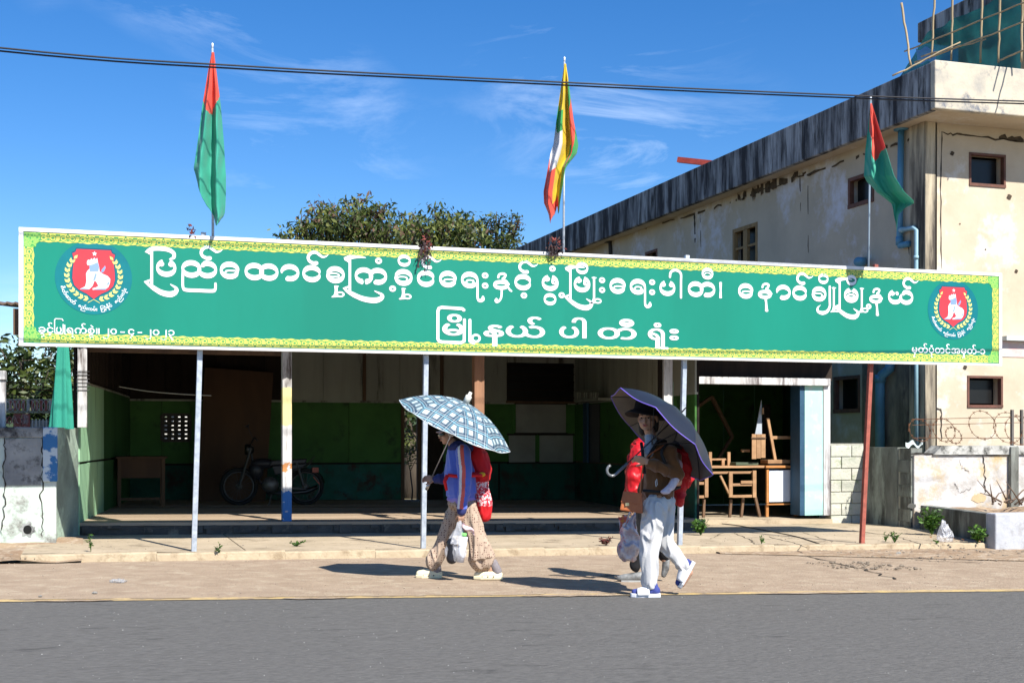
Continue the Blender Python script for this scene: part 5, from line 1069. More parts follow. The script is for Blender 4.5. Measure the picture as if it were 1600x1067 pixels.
afr = obj('rafter_frame', MB().beam(PY(1080, 642, 20.5), PY(1112, 620, 20.5), .07, .05).beam(PY(1112, 620, 20.52), PY(1144, 682, 20.52), .07, .05).beam(PY(1144, 682, 20.5), PY(1120, 720, 20.5), .05, .05), wood, label='dim brown angled rafter frame inside the store bay', cat='timber frame')
bb(1160, 702, 1172, 706, YT + .2, .05, wood_lt, 'offcut', label='short pale offcut left of the plank box', cat='offcut')
bb(1150, 722, 1185, 726.8, YT + .1, .2, mat('dull_green_book', (.08, .11, .07)), 'folded_sheet', label='flat dull green sheet lying on the table top', cat='sheet')

# ============================================================ ORGANIC FORMS
def ell(c, r, R=None, nu=18, nv=12):
    mb = MB(); R = R or Matrix.Identity(3); c = Vector(c)
    vs = [c + R @ Vector((0, 0, r[2]))]
    for j in range(1, nv):
        for i in range(nu): a = 2 * PI * i / nu; b = PI * j / nv; vs.append(c + R @ Vector((r[0] * math.sin(b) * math.cos(a), r[1] * math.sin(b) * math.sin(a), r[2] * math.cos(b))))
    vs.append(c + R @ Vector((0, 0, -r[2]))); fs = [(0, 1 + i, 1 + (i + 1) % nu) for i in range(nu)]
    for j in range(nv - 2):
        for i in range(nu): a = 1 + j * nu + i; b = 1 + j * nu + (i + 1) % nu; fs.append((a, a + nu, b + nu, b))
    e = len(vs) - 1; o = 1 + (nv - 2) * nu; fs += [(e, o + (i + 1) % nu, o + i) for i in range(nu)]
    return mb.add(vs, fs)
RB = Matrix(((C, S, 0), (-S, C, 0), (0, 0, 1)))     # person frame: x = to the right along the street view, y = away, z = up
def cap(mb, p0, p1, r0, r1, n=6, sq=None):
    p0, p1 = Vector(p0), Vector(p1)
    for i in range(n + 1):
        t = i / n; r = r0 + (r1 - r0) * t; e = ell(p0.lerp(p1, t), (r * (sq[0] if sq else 1), r * (sq[1] if sq else 1), r), RB, 12, 8); mb.add(e.v, e.f)
    # solid link
    return mb.tube([p0, p1], [r0, r1], 12)
def chain(mb, pts, rs, sq=None):
    for i in range(len(pts) - 1): cap(mb, pts[i], pts[i + 1], rs[i], rs[i + 1], max(3, int((Vector(pts[i + 1]) - Vector(pts[i])).length / max(.004, min(rs[i], rs[i + 1]) * .6))), sq)
def addell(mb, c, r, R=RB): e = ell(c, r, R); mb.add(e.v, e.f)
def blob(name, mb, vox, m, parent=None, it=4, disp=None, matfn=None, **k):
    me = bpy.data.meshes.new('tmp'); me.from_pydata([tuple(v) for v in mb.v], [], mb.f); o = bpy.data.objects.new('tmp', me); COL.objects.link(o)
    r = o.modifiers.new('r', 'REMESH'); r.mode = 'VOXEL'; r.voxel_size = vox
    s_ = o.modifiers.new('s', 'SMOOTH'); s_.iterations = it; s_.factor = .5
    dg = bpy.context.evaluated_depsgraph_get(); me2 = bpy.data.meshes.new_from_object(o.evaluated_get(dg)); bpy.data.objects.remove(o)
    out_ = MB(); nr = [v.normal.copy() for v in me2.vertices]; out_.v = [v.co.copy() for v in me2.vertices]
    if disp:
        out_.v = [p + n_ * disp(p, n_) for p, n_ in zip(out_.v, nr)]
    out_.f = [list(p.vertices) for p in me2.polygons]
    out_.m = [matfn(sum((out_.v[i] for i in f), Vector()) / len(f), nr[f[0]]) for f in out_.f] if matfn else [0] * len(out_.f)
    bpy.data.meshes.remove(me2); return obj(name, out_, m, parent, smooth=True, **k)
def folds(amp, fx, fz=None, ax=None, seed=0):
    fz = fz or fx
    def f(p, n_):
        q_ = Vector((p.x * fx, p.y * fx, p.z * fz + p.x * fx * .35)) + Vector((seed, 0, 0)); a = noise.noise(q_ + Vector((noise.noise(q_ * .5) * .7,) * 3)); r_ = max(0, 1 - abs(a) * 3.2); return amp * (r_ * 1.3 - .55 + .2 * noise.noise(q_ * 2.3))
    return f
skin = mat('skin', (.46, .27, .18), (.42, .24, .16), scale=12, rough=.5, bump=.03, sub=.1, spec=.4); hair = mat('black_hair', (.012, .010, .009), (.02, .017, .015), scale=40, rough=.4, bump=.3, streak=True)
lipm = mat('lips', (.36, .10, .09), rough=.4, bump=0); eyed = mat('eye_dark', (.012, .008, .007), rough=.15, bump=0); eyew = mat('eye_white', (.5, .48, .45), rough=.3, bump=0)
def hand(mb, wr, palm_dir, side_dir, curl_dir, s=1.0, curl=1.3, thumb=1):
    """palm and five unequal bent fingers; directions are unit vectors"""
    w_ = Vector(wr); pd, sd, cd = palm_dir.normalized(), side_dir.normalized(), curl_dir.normalized()
    for k in range(4):
        b0 = w_ + sd * (k - 1.5) * .012 * s; b1 = b0 + pd * .075 * s + sd * (k - 1.5) * .006 * s
        chain(mb, [b0, b1], [.015 * s, .0125 * s])
        L_ = (.036, .042, .039, .030)[k] * s; d = pd.copy(); p = b1; pts = [p]
        for j in range(3):
            a = curl * (j + .5) / 3; d = pd * math.cos(a * 1.2) + cd * math.sin(a * 1.2); p = p + d * L_ * (1, .75, .6)[j]; pts.append(p)
        chain(mb, pts, [.0095 * s, .009 * s, .0082 * s, .0072 * s])
    t0 = w_ + pd * .02 * s + sd * -.02 * s * thumb; chain(mb, [t0, t0 + (pd * .8 - sd * .6 * thumb + cd * .35) * .04 * s, t0 + (pd * 1.3 - sd * .5 * thumb + cd * 1.0) * .055 * s], [.014 * s, .011 * s, .009 * s])
def head(mb, c, fwd, s=1.0):
    """skull, jaw, nose, ears, chin; returns placing function"""
    f = fwd.normalized(); u = Vector((0, 0, 1)); r = f.cross(u).normalized(); R = Matrix((r, f, u)).transposed()
    P = lambda x, y, z: Vector(c) + R @ Vector((x * s, y * s, z * s))
    addell(mb, P(0, -.012, .03), (.073 * s, .092 * s, .088 * s), R); addell(mb, P(0, .028, -.035), (.066 * s, .062 * s, .070 * s), R); addell(mb, P(0, .055, -.088), (.026 * s, .024 * s, .02 * s), R)
    addell(mb, P(0, .098, -.018), (.013 * s, .016 * s, .024 * s), R); addell(mb, P(0, .106, -.034), (.017 * s, .014 * s, .010 * s), R); addell(mb, P(0, .085, .024), (.045 * s, .014 * s, .012 * s), R)
    for k in (-1, 1): addell(mb, P(k * .078, -.01, -.01), (.010 * s, .018 * s, .030 * s), R); addell(mb, P(k * .038, .062, -.03), (.022 * s, .022 * s, .022 * s), R)
    addell(mb, P(0, .088, -.060), (.024 * s, .012 * s, .012 * s), R)
    return P, R
def face(P, R, parent, s=1.0):
    for k in (-1, 1):
        e = ell(P(k * .031, .083, .002), (.012 * s, .008 * s, .0045 * s), R); obj('eye', e, eyew, parent, smooth=True); e = ell(P(k * .031, .092, .002), (.0085 * s, .005 * s, .0055 * s), R); obj('iris', e, eyed, parent, smooth=True)
        obj('eyebrow', MB().tube([P(k * .014, .098, .022), P(k * .032, .095, .027), P(k * .05, .082, .022)], [.003, .004, .002], 6), hair, parent, smooth=True)
    e = ell(P(0, .098, -.056), (.021 * s, .006 * s, .0045 * s), R); e2 = ell(P(0, .097, -.065), (.017 * s, .006 * s, .005 * s), R); e.add(e2.v, e2.f); obj('lips', e, lipm, parent, smooth=True)
def umbrella(name, rim_c, axis, R_, H, outer, inner, trim, handle_pt, lab, ferrule=None, twist=0, uvplaid=False, shaftm=None, jhook=True, panels=8):
    ax = axis.normalized(); x = ax.cross(Vector((0, 0, 1))).normalized(); y = ax.cross(x)
    apex = rim_c + ax * H; t = thing(name, handle_pt, lab, 'umbrella'); base = Vector(handle_pt)
    def surf(rr, an, off=0):
        k = (an - twist) / (2 * PI / panels); f = k - math.floor(k); sag = 1 - .085 * math.sin(f * PI) * rr ** 2   # cloth pulls in between the ribs
        r = rr * R_ * sag; h = H * (1 - rr ** 2.1) - .02 * math.sin(f * PI) * rr; return rim_c + x * (r * math.cos(an)) + y * (r * math.sin(an)) + ax * (h - off)
    NA, NR = 96, 14
    for nm_, m_, off in (('canopy', outer, 0), ('canopy_lining', inner, .004)):
        mb = MB(); mb.grid(lambda u, v: surf(.02 + .98 * v, twist + u * 2 * PI, off), NA, NR); o = obj(nm_, mb, m_, t, smooth=True)
        if uvplaid and off == 0:
            uv = o.data.uv_layers.new(name='cloth'); me = o.data
            for p in me.polygons:
                ids = list(p.vertices); uc = sum((i % (NA + 1)) for i in ids) / 4; pan = int(uc / (NA / panels))
                for li, vi in zip(p.loop_indices, ids):
                    an = ((vi % (NA + 1)) / NA * panels - pan - .5) * 2 * PI / panels; rr = (.02 + .98 * (vi // (NA + 1)) / NR) * R_
                    uv.data[li].uv = (math.sin(an) * rr * 1.0 + .3 * pan, math.cos(an) * rr)
    obj('trim', MB().tube([surf(1, twist + 2 * PI * k / 96, .002) for k in range(97)], .0042, 6, cap=False), trim, t, smooth=True)
    sm_ = shaftm or mat('umbrella_shaft', (.05, .05, .055), rough=.3, metal=.6, bump=0)
    for k in range(panels):
        a = twist + 2 * PI * k / panels; rb = obj('rib', MB().tube([surf(.03 + .97 * v / 8, a, .009) for v in range(9)], .0035, 5), sm_, t)
        obj('stretcher', MB().tube([surf(.5, a, .012), apex - ax * H * 1.5], .0025, 5), sm_, rb)
    hp = Vector(handle_pt); obj('shaft', MB().tube([apex + ax * .05, hp], .006, 8), sm_, t, smooth=True)
    if ferrule: obj('ferrule', MB().tube([apex + ax * .0, apex + ax * .07, apex + ax * .08, apex + ax * .11], [.03, .03, .017, .015], 12), ferrule, t, smooth=True)
    else: obj('ferrule', MB().tube([apex, apex + ax * .08], [.009, .005], 8), sm_, t)
    if jhook:
        d = (hp - apex).normalized(); n_ = (-RB.col[0] + d * d.dot(RB.col[0])).normalized(); r = .045; n_ = Vector((0, 0, 1)) - d * d.z; n_ = n_.normalized()
        pts = [hp - d * .14, hp] + [hp + n_ * (r - r * math.cos(a)) + d * (r * math.sin(a)) for a in [PI * k / 8 for k in range(1, 10)]]
        obj('handle', MB().tube(pts, .012, 10), mat('smoky_handle', (.16, .17, .18), rough=.15, bump=0, spec=.6), t, smooth=True)
    else: obj('handle', MB().tube([hp, hp + (hp - apex).normalized() * .07], .014, 10), sm_, t, smooth=True)
    return t
VR, VU, VA = Vector((C, -S, 0)), Vector((0, 0, 1)), Vector((S, C, 0))    # right, up, away
def dirv(r, u, a): return (VR * r + VU * u + VA * a).normalized()
# ------------------------------------------------------------ woman in brown jacket
dW = 11.1
Q = lambda px, py, dd=0: D(px, py, dW + dd)
gW = lambda px, dd=0: zg(D(px, 700, dW + dd).x) - .083
W = thing('person', Vector((Q(1012, 930).x, Q(1012, 930).y, gW(1012))), 'walking person in a brown jacket, black bucket hat and white trousers under the dark umbrella', 'person')
fwdW = dirv(-.35, -.02, -.94)
mb = MB(); P_, R_ = head(mb, Q(1012, 653), fwdW, 1.02)
chain(mb, [Q(1014, 672, .02), Q(1022, 692, .03), Q(1028, 710, .03)], [.045, .045, .07])
chain(mb, [Q(1028, 712, .03), Q(1030, 745, .04), Q(1032, 775, .04)], [.08, .08, .085], (1, .9))
chain(mb, [Q(1044, 706, -.13), Q(1058, 742, -.15), Q(1012, 723, -.22)], [.045, .036, .026])
chain(mb, [Q(1022, 706, .19), Q(1015, 745, .22), Q(1002, 770, .2)], [.042, .034, .024])
chain(mb, [Q(1026, 782, -.05), Q(1017, 850, -.06), Q(1016, 912, -.04)], [.065, .045, .033]); chain(mb, [Q(1034, 782, .1), Q(1038, 846, .1), Q(1072, 891, .12)], [.065, .045, .033])
chain(mb, [Q(1017, 912, -.04), Q(1017, 920, -.04), Q(994, 924, -.05)], [.035, .036, .024]); chain(mb, [Q(1073, 893, .12), Q(1077, 894, .12), Q(1066, 913, .12)], [.035, .033, .024])
hand(mb, Q(1011, 721, -.22), dirv(-1, .30, -.05), dirv(.1, .8, -.5), dirv(.1, -.45, .9), .95, curl=1.5)
hand(mb, Q(1002, 771, .2), dirv(-.1, -1, 0), dirv(1, 0, .2), dirv(.4, 0, -.8), .9)
bodyW = blob('body', mb, .0055, skin, W, it=3); face(P_, R_, W, 1.02)
brown = mat('brown_jacket', (.16, .068, .022), (.12, .05, .016), scale=6, rough=.85, bump=.15, bscale=120, sheen=.3)
mb = MB(); chain(mb, [Q(1026, 704, .03), Q(1029, 725, .03), Q(1030, 750, .03), Q(1029, 772, .03)], [.118, .130, .138, .140], (1, .85))
chain(mb, [Q(1045, 706, -.12), Q(1058, 742, -.15), Q(1040, 733, -.19), Q(1016, 724, -.215)], [.068, .060, .054, .046]); chain(mb, [Q(1022, 706, .17), Q(1014, 745, .2), Q(1004, 766, .2)], [.07, .058, .045])
addell(mb, Q(1022, 695, .03), (.09, .085, .05))
blob('jacket', mb, .008, brown, W, it=5, disp=folds(.010, 9, 5, seed=2))
mb = MB(); chain(mb, [Q(1016, 683, .02), Q(1018, 692, -.02), Q(1013, 706, -.075)], [.05, .055, .05]); blob('turtleneck', mb, .007, mat('grey_blue_knit', (.38, .43, .50), (.33, .37, .44), scale=30, rough=.9, bump=.2), W, it=3, disp=folds(.003, 30, 60))
mb = MB()
for a in ([Q(1002, 692, -.06), Q(1004, 708, -.13), Q(1007, 740, -.15)], [Q(1028, 690, -.06), Q(1020, 702, -.14), Q(1008, 722, -.17)], [Q(1028, 690, -.05), Q(1040, 690, .02), Q(1036, 688, .1)]): mb.tube(crom(a, 5), .014, 8)
obj('collar', mb, mat('black_collar', (.02, .02, .022), bump=.1), W, smooth=True)
wt = mat('white_printed_cotton', (.56, .56, .56), (.50, .50, .50), scale=5, rough=.85, bump=.15, bscale=90, stain=(.60, .52, .54), stain_amt=.28, stain_scale=16)
mb = MB(); addell(mb, Q(1030, 784, .03), (.135, .12, .09)); chain(mb, [Q(1023, 792, -.05), Q(1017, 830, -.06), Q(1014, 868, -.06), Q(1015, 908, -.05)], [.112, .095, .083, .072]); chain(mb, [Q(1036, 792, .1), Q(1036, 825, .1), Q(1039, 848, .1), Q(1055, 869, .11), Q(1068, 884, .12)], [.108, .088, .072, .062, .055])
blob('trousers', mb, .008, wt, W, it=4, disp=folds(.013, 14, 4.5, seed=9))
def sandal(parent, toe, heel, up, m, m2, w_=.05, col=None):
    d = (toe - heel); L_ = d.length; f = d.normalized(); sd = f.cross(up).normalized(); P2 = lambda a, b, c: heel + f * (a * L_) + sd * (b * w_) + up * c
    ring = [(-.02, .5), (.0, .75), (.3, .78), (.6, .95), (.85, .9), (1.0, .5), (1.03, 0), (1.0, -.5), (.85, -.9), (.6, -.95), (.3, -.78), (0, -.75), (-.02, -.5)]
    so_ = obj('sandal', MB().prism([P2(a, b, 0) for a, b in ring], [P2(a, b * .96, .032 + .008 * abs(a - .5)) for a, b in ring]), m, parent, bevel=.006)
    obj('strap', MB().grid(lambda u, v: P2(.38 + .42 * v, math.cos(u * PI) * 1.0, .02 + math.sin(u * PI) * (.078 - .03 * v)), 16, 6), m2, so_, smooth=True).modifiers.new('thickness', 'SOLIDIFY').thickness = .008
    return so_
sole = mat('white_sandal_rubber', (.72, .73, .76), rough=.6, bump=.05); sockb = mat('blue_sock', (.05, .07, .26), (.04, .05, .2), scale=30, rough=.9)
zf_ = gW(1010)
t1, h1 = Q(986, 927, -.05), Q(1031, 925, -.05); t1.z = zf_; h1.z = zf_
sandal(W, t1, h1, VU, sole, sole); mb = MB(); chain(mb, [h1 + Vector((0, 0, .055)) + (t1 - h1) * .15, t1 + (h1 - t1) * .12 + Vector((0, 0, .045))], [.042, .027]); chain(mb, [Q(1017, 900, -.04), h1 + Vector((0, 0, .06)) + (t1 - h1) * .2], [.04, .042]); blob('sock', mb, .006, sockb, W)
t2, h2 = Q(1064, 919, .12), Q(1086, 879, .12); up2 = dirv(-.86, .5, 0)
sandal(W, t2, h2, up2, sole, sole); mb = MB(); chain(mb, [h2 + up2 * .06 + (t2 - h2) * .15, t2 + (h2 - t2) * .12 + up2 * .045], [.04, .027]); chain(mb, [Q(1068, 884, .12), h2 + up2 * .06 + (t2 - h2) * .2], [.038, .04]); blob('sock', mb, .006, sockb, W)
hc_ = Q(1010, 640, .0); hat = mat('black_felt', (.010, .010, .012), rough=.85, bump=.1); up_h = dirv(.12, .98, .1); hx = up_h.cross(VA).normalized(); hy = up_h.cross(hx)
prof = [(.02, .095), (.07, .09), (.095, .065), (.105, .0), (.112, -.015), (.15, -.035), (.175, -.055), (.168, -.06), (.11, -.028), (.095, -.02)]
obj('bucket_hat', MB().grid(lambda u, v: hc_ + (hx * math.cos(u * 2 * PI) + hy * math.sin(u * 2 * PI)) * prof[min(9, round(v * 9))][0] * (1 + .05 * math.sin(u * 4 * PI + 1)) + up_h * (prof[min(9, round(v * 9))][1] + .008 * math.sin(u * 6 * PI)), 32, 9), hat, W, smooth=True)
mb = MB(); addell(mb, P_(0, -.035, .01), (.082, .085, .095), R_); chain(mb, [P_(.06, -.04, -.04), P_(.06, -.05, -.12)], [.035, .03]); chain(mb, [P_(-.06, -.04, -.04), P_(-.055, -.05, -.10)], [.03, .025]); blob('hair', mb, .008, hair, W)
pk = obj('pocket_badge', MB().tube([Q(1024, 752, -.185), Q(1026, 748, -.187), Q(1027, 757, -.187), Q(1025, 760, -.187), Q(1024, 752, -.185)], .0025, 5), white, W)
navy = mat('navy_umbrella_cloth', (.014, .019, .032), (.011, .015, .026), scale=4, rough=.5, bump=.03, spec=.35); beige = mat('beige_lining', (.17, .145, .12), rough=.6, bump=.03); purple = mat('violet_trim', (.20, .13, .62), rough=.5, bump=0)
umbrella('umbrella', D(1033, 679, 10.93), dirv(.67, .71, .17), .565, .24, navy, beige, purple, D(962, 741, 10.86), 'dark navy umbrella with violet rim and curved handle held by the person in brown', twist=.2)
# handbag
hb = thing('handbag', D(985, 800, 10.95), 'small orange-brown leather handbag hanging at the front of the brown jacket', 'handbag'); lth = mat('orange_leather', (.46, .14, .05), (.36, .10, .04), scale=9, rough=.4, bump=.12); H_ = lambda px, py, dd=0: D(px, py, 10.93 + dd)
obj('pouch', MB().prism([H_(968, 797), H_(1004, 802), H_(1003, 771), H_(974, 768)], [H_(970, 797, .1), H_(1005, 802, .1), H_(1004, 771, .08), H_(975, 768, .08)]), lth, hb, bevel=.012)
obj('flap', MB().prism([H_(970, 784, -.006), H_(999, 788, -.006), H_(1003, 770, -.006), H_(974, 767, -.006)], [H_(970, 784, -.001), H_(999, 788, -.001), H_(1003, 770, -.001), H_(974, 767, -.001)]), lth, hb, bevel=.004)
obj('buckle', MB().box(tuple(H_(977, 790, -.012)), tuple(H_(983, 785, -.004))), mat('brass', (.6, .5, .3), metal=.8, rough=.3, bump=0), hb); obj('strap', MB().tube(crom([H_(1000, 770, -.01), D(1003, 740, 10.93), D(1010, 715, 10.9), D(1040, 694, 10.98)], 6), .006, 6), lth, hb, smooth=True)
# child on back, wrapped in red carrier
redc_ = mat('red_quilted_carrier', (.50, .012, .018), (.40, .01, .015), scale=14, rough=.7, bump=.4, bscale=40, stain=(.62, .25, .2), stain_amt=.12, stain_scale=30)
cr_ = thing('baby_carrier', D(1068, 790, 11.35), 'bulging red quilted baby carrier on the back of the person in brown', 'baby carrier')
mb = MB(); addell(mb, D(1066, 728, 11.3), (.125, .14, .20)); addell(mb, D(1058, 752, 11.3), (.10, .13, .16)); addell(mb, D(1062, 775, 11.28), (.05, .10, .09)); blob('quilted_shell', mb, .009, redc_, cr_, it=4, disp=folds(.012, 12, 12, seed=4))
obj('strap', MB().tube(crom([D(1065, 700, 11.2), D(1045, 694, 11.0), D(1034, 706, 10.9), D(1040, 725, 10.88)], 5), .014, 8).tube(crom([D(1064, 760, 11.2), D(1040, 768, 10.93), D(1004, 766, 10.93)], 5), .012, 8), mat('black_strap', (.02, .02, .02), bump=.1), cr_, smooth=True)
kid = thing('person', D(1062, 760, 11.2), 'small child on the back of the person in brown, white-socked foot and pink mitten showing', 'child')
mb = MB(); addell(mb, D(1063, 700, 11.32), (.075, .08, .085)); chain(mb, [D(1064, 712, 11.3), D(1060, 750, 11.28)], [.07, .085]); chain(mb, [D(1058, 752, 11.15), D(1052, 752, 10.98), D(1046, 764, 10.93)], [.045, .035, .026]); chain(mb, [D(1060, 712, 11.2), D(1061, 722, 11.05)], [.03, .025]); blob('body', mb, .008, skin, kid)
pinkm = mat('pink_knit', (.60, .42, .48), (.52, .34, .42), scale=30, rough=.9, bump=.3)
mb = MB(); addell(mb, D(1061, 727, 10.99), (.032, .03, .05)); blob('mitten', mb, .006, pinkm, kid); mb = MB(); chain(mb, [D(1056, 749, 10.93), D(1049, 760, 10.9), D(1038, 768, 10.88)], [.033, .034, .024]); addell(mb, D(1040, 768, 10.88), (.045, .028, .022)); blob('sock', mb, .006, mat('white_sock', (.66, .62, .68), (.56, .42, .48), scale=20, rough=.9, bump=.1), kid)
mb = MB(); addell(mb, D(1064, 697, 11.33), (.088, .09, .09)); blob('hood', mb, .009, mat('dark_knit_hood', (.03, .03, .04), rough=.9, bump=.3), kid)
# ------------------------------------------------------------ third person, mostly hidden, in red
dT = 12.3
T_ = lambda px, py, dd=0: D(px, py, dT + dd)
gT = zg(T_(990, 700).x) - .083
TP = thing('person', Vector((T_(1000, 900).x, T_(1000, 900).y, gT)), 'person in bright red padded jacket and black trousers half hidden behind the brown jacket', 'person')
mb = MB(); P3, R3 = head(mb, T_(1010, 672), dirv(-1, 0, -.1), .85); chain(mb, [T_(1010, 688), T_(1012, 700)], [.045, .05]); chain(mb, [T_(1010, 712), T_(1010, 770)], [.10, .11]); chain(mb, [T_(1008, 780), T_(1002, 830), T_(994, 884)], [.075, .05, .035]); chain(mb, [T_(1014, 780, .1), T_(1028, 840, .1), T_(1040, 876, .1)], [.075, .05, .035]); chain(mb, [T_(1000, 706, -.13), T_(994, 745, -.14), T_(986, 788, -.16)], [.042, .036, .026]); hand(mb, T_(986, 788, -.16), dirv(-.05, -1, 0), dirv(.2, 0, 1), dirv(.8, -.2, -.2), .85)
blob('body', mb, .007, skin, TP, it=3); mb = MB(); addell(mb, P3(0, -.03, .02), (.08, .09, .095), R3); blob('hair', mb, .009, hair, TP)
mb = MB(); chain(mb, [T_(1006, 706), T_(1004, 735), T_(1004, 766)], [.14, .165, .17], (1, .9)); chain(mb, [T_(999, 708, -.12), T_(990, 742, -.15), T_(990, 772, -.16)], [.08, .07, .055]); blob('red_jacket', mb, .009, mat('glossy_red_nylon', (.52, .010, .016), (.42, .008, .012), scale=7, rough=.42, bump=.1, spec=.35), TP, it=4, disp=folds(.014, 9, 9, seed=12))
mb = MB(); addell(mb, T_(1009, 782), (.13, .12, .1)); chain(mb, [T_(1006, 790), T_(1000, 835), T_(993, 884)], [.09, .07, .055]); chain(mb, [T_(1014, 790, .1), T_(1028, 840, .1), T_(1038, 868, .1)], [.09, .07, .055]); blob('black_trousers', mb, .009, mat('black_cotton', (.014, .014, .016), rough=.9, bump=.2), TP, disp=folds(.008, 10, 5))
shg = mat('grey_leather_shoe', (.27, .28, .28), (.08, .08, .08), scale=12, rough=.5); 
mb = MB(); c_ = T_(995, 893); c_.z = gT + .05; chain(mb, [c_ + VR * .03, c_ - VR * .12 - VU * .012, c_ - VR * .17 - VU * .018], [.046, .036, .026]); blob('shoe', mb, .006, shg, TP); s2_ = MB().prism([c_ + VR * a + VA * b - VU * .05 for a, b in ((.06, -.03), (.06, .03), (-.08, .04), (-.15, .03), (-.15, -.03), (-.08, -.04))], [c_ + VR * a + VA * b - VU * .034 for a, b in ((.06, -.03), (.06, .03), (-.08, .04), (-.15, .03), (-.15, -.03), (-.08, -.04))]); obj('sole', s2_, mat('pale_sole', (.35, .36, .35)), TP)
mb = MB(); chain(mb, [T_(1041, 868, .1), T_(1040, 888, .1), T_(1037, 898, .1)], [.036, .036, .026]); blob('shoe', mb, .006, shg, TP)
# bags carried low on the left
cb = thing('shopping_bag', D(982, 878, 11.7), 'bulging translucent shopping bag with pink, white and grey print held beside the white trousers', 'shopping bag')
pb_ = mat('printed_plastic', (.62, .60, .62), (.36, .30, .33), scale=7, lo=.42, hi=.58, rough=.25, bump=.5, bscale=25, stain=(.62, .16, .12), stain_amt=.45, stain_scale=9, spec=.6)
mb = MB(); addell(mb, D(983, 856, 11.7), (.105, .085, .125)); addell(mb, D(983, 838, 11.7), (.09, .07, .13)); chain(mb, [D(984, 830, 11.7), D(988, 806, 11.7)], [.06, .02]); blob('sack', mb, .008, pb_, cb, it=3, disp=folds(.016, 14, 7, seed=21))
obj('handle', MB().tube(crom([D(976, 824, 11.66), D(984, 800, 11.68), D(988, 795, 11.7), D(992, 802, 11.7), D(993, 826, 11.68)], 5), .007, 6), pb_, cb, smooth=True)
cb2 = obj('carrier_bag', MB().grid(lambda u, v: D(966 + 20 * u - 2 * v + 6 * v * (1 - u), 806 + 34 * v + 2 * math.sin(u * 9), 11.8) + VA * .05 * math.sin(u * PI), 14, 12), mat('colourful_carrier', (.66, .66, .62), (.62, .10, .08), scale=9, lo=.46, hi=.52, rough=.35, bump=.2, stain=(.7, .42, .05), stain_amt=.5, stain_scale=12), smooth=True, label='small white bag with red and yellow print behind the bulging shopping bag', cat='carrier bag')
# ------------------------------------------------------------ woman in blue hoodie
dL = 12.35
K = lambda px, py, dd=0: D(px, py, dL + dd)
gL = zg(K(715, 700).x) - .083
WB = thing('person', Vector((K(715, 900).x, K(715, 900).y, gL)), 'walking person in a blue hooded tracksuit top and dotted beige trousers under the checked umbrella', 'person')
mb = MB(); P4, R4 = head(mb, K(703, 677), dirv(-1, -.08, -.22), .93)
chain(mb, [K(706, 688), K(713, 703)], [.045, .06]); chain(mb, [K(716, 710), K(719, 745), K(721, 778)], [.08, .085, .085], (.9, 1.0))
chain(mb, [K(722, 708, -.15), K(724, 755, -.19), K(721, 797, -.21)], [.045, .036, .026]); chain(mb, [K(712, 712, .16), K(704, 745, .17), K(680, 748, .12)], [.045, .036, .026])
chain(mb, [K(715, 785, .06), K(697, 832, .06), K(680, 882, .06)], [.062, .044, .034]); chain(mb, [K(726, 785, -.06), K(743, 833, -.06), K(764, 880, -.05)], [.062, .044, .034])
chain(mb, [K(680, 884, .06), K(676, 891, .06), K(660, 896, .06)], [.034, .034, .022]); chain(mb, [K(766, 882, -.05), K(766, 890, -.05), K(748, 894, -.05)], [.034, .034, .022])
hand(mb, K(721, 799, -.21), dirv(-.05, -1, 0), dirv(.9, 0, .3), dirv(-.3, 0, .9), .82, curl=1.7); hand(mb, K(680, 748, .12), dirv(-1, .05, -.1), dirv(0, .9, .3), dirv(0, -.3, -1), .9, curl=1.6)
blob('body', mb, .0055, skin, WB, it=3); face(P4, R4, WB, .93)
mb = MB(); addell(mb, P4(0, -.03, .03), (.083, .088, .09), R4); chain(mb, [P4(.0, -.07, -.0), P4(0, -.085, -.08)], [.06, .045]); blob('hair', mb, .009, hair, WB)
obj('cap_brim', MB().grid(lambda u, v: P4((u - .5) * .13, .07 + .075 * v * math.sin((.15 + .7 * u) * PI), .045 - .02 * v - .05 * (u - .5) ** 2), 12, 6), mat('pale_pink_cap', (.60, .42, .40), rough=.8), WB, smooth=True).modifiers.new('thickness', 'SOLIDIFY').thickness = .005
obj('sunglasses', MB().tube([P4(-.07, .075, -.002), P4(-.035, .104, -.004), P4(0, .108, .0), P4(.035, .104, -.004), P4(.07, .075, -.002)], [.012, .019, .006, .019, .012], 10), mat('dark_lens', (.02, .05, .05), rough=.08, bump=0, spec=.8), WB, smooth=True)
blue = mat('blue_tracksuit', (.105, .17, .62), (.08, .135, .54), scale=5, rough=.6, bump=.12, bscale=90, sheen=.3); stw = mat('stripe_white', (.74, .74, .78), bump=0); strd = mat('stripe_coral', (.70, .13, .11), bump=0); nvy = mat('navy_jersey', (.035, .045, .17), (.03, .035, .13), scale=6, rough=.8)
mb = MB(); chain(mb, [K(714, 706), K(717, 722), K(720, 748), K(722, 772)], [.11, .138, .15, .15], (.92, 1)); addell(mb, K(716, 698, .02), (.10, .11, .055)); addell(mb, K(722, 780), (.145, .14, .03))
blob('hoodie', mb, .008, [blue, nvy, mat('lilac_hem', (.30, .25, .66), bump=.1)], WB, it=4, disp=folds(.011, 8, 5, seed=31), matfn=lambda p, n_: (2 if p.z < K(720, 777).z else 1 if (p.z > K(716, 702).z) else 0))
ax0 = [K(723, 706, -.13), K(726, 735, -.17), K(725, 770, -.2), K(721, 797, -.21)]
mb = MB(); chain(mb, ax0, [.074, .070, .060, .047]); ax_x = lambda z: 0
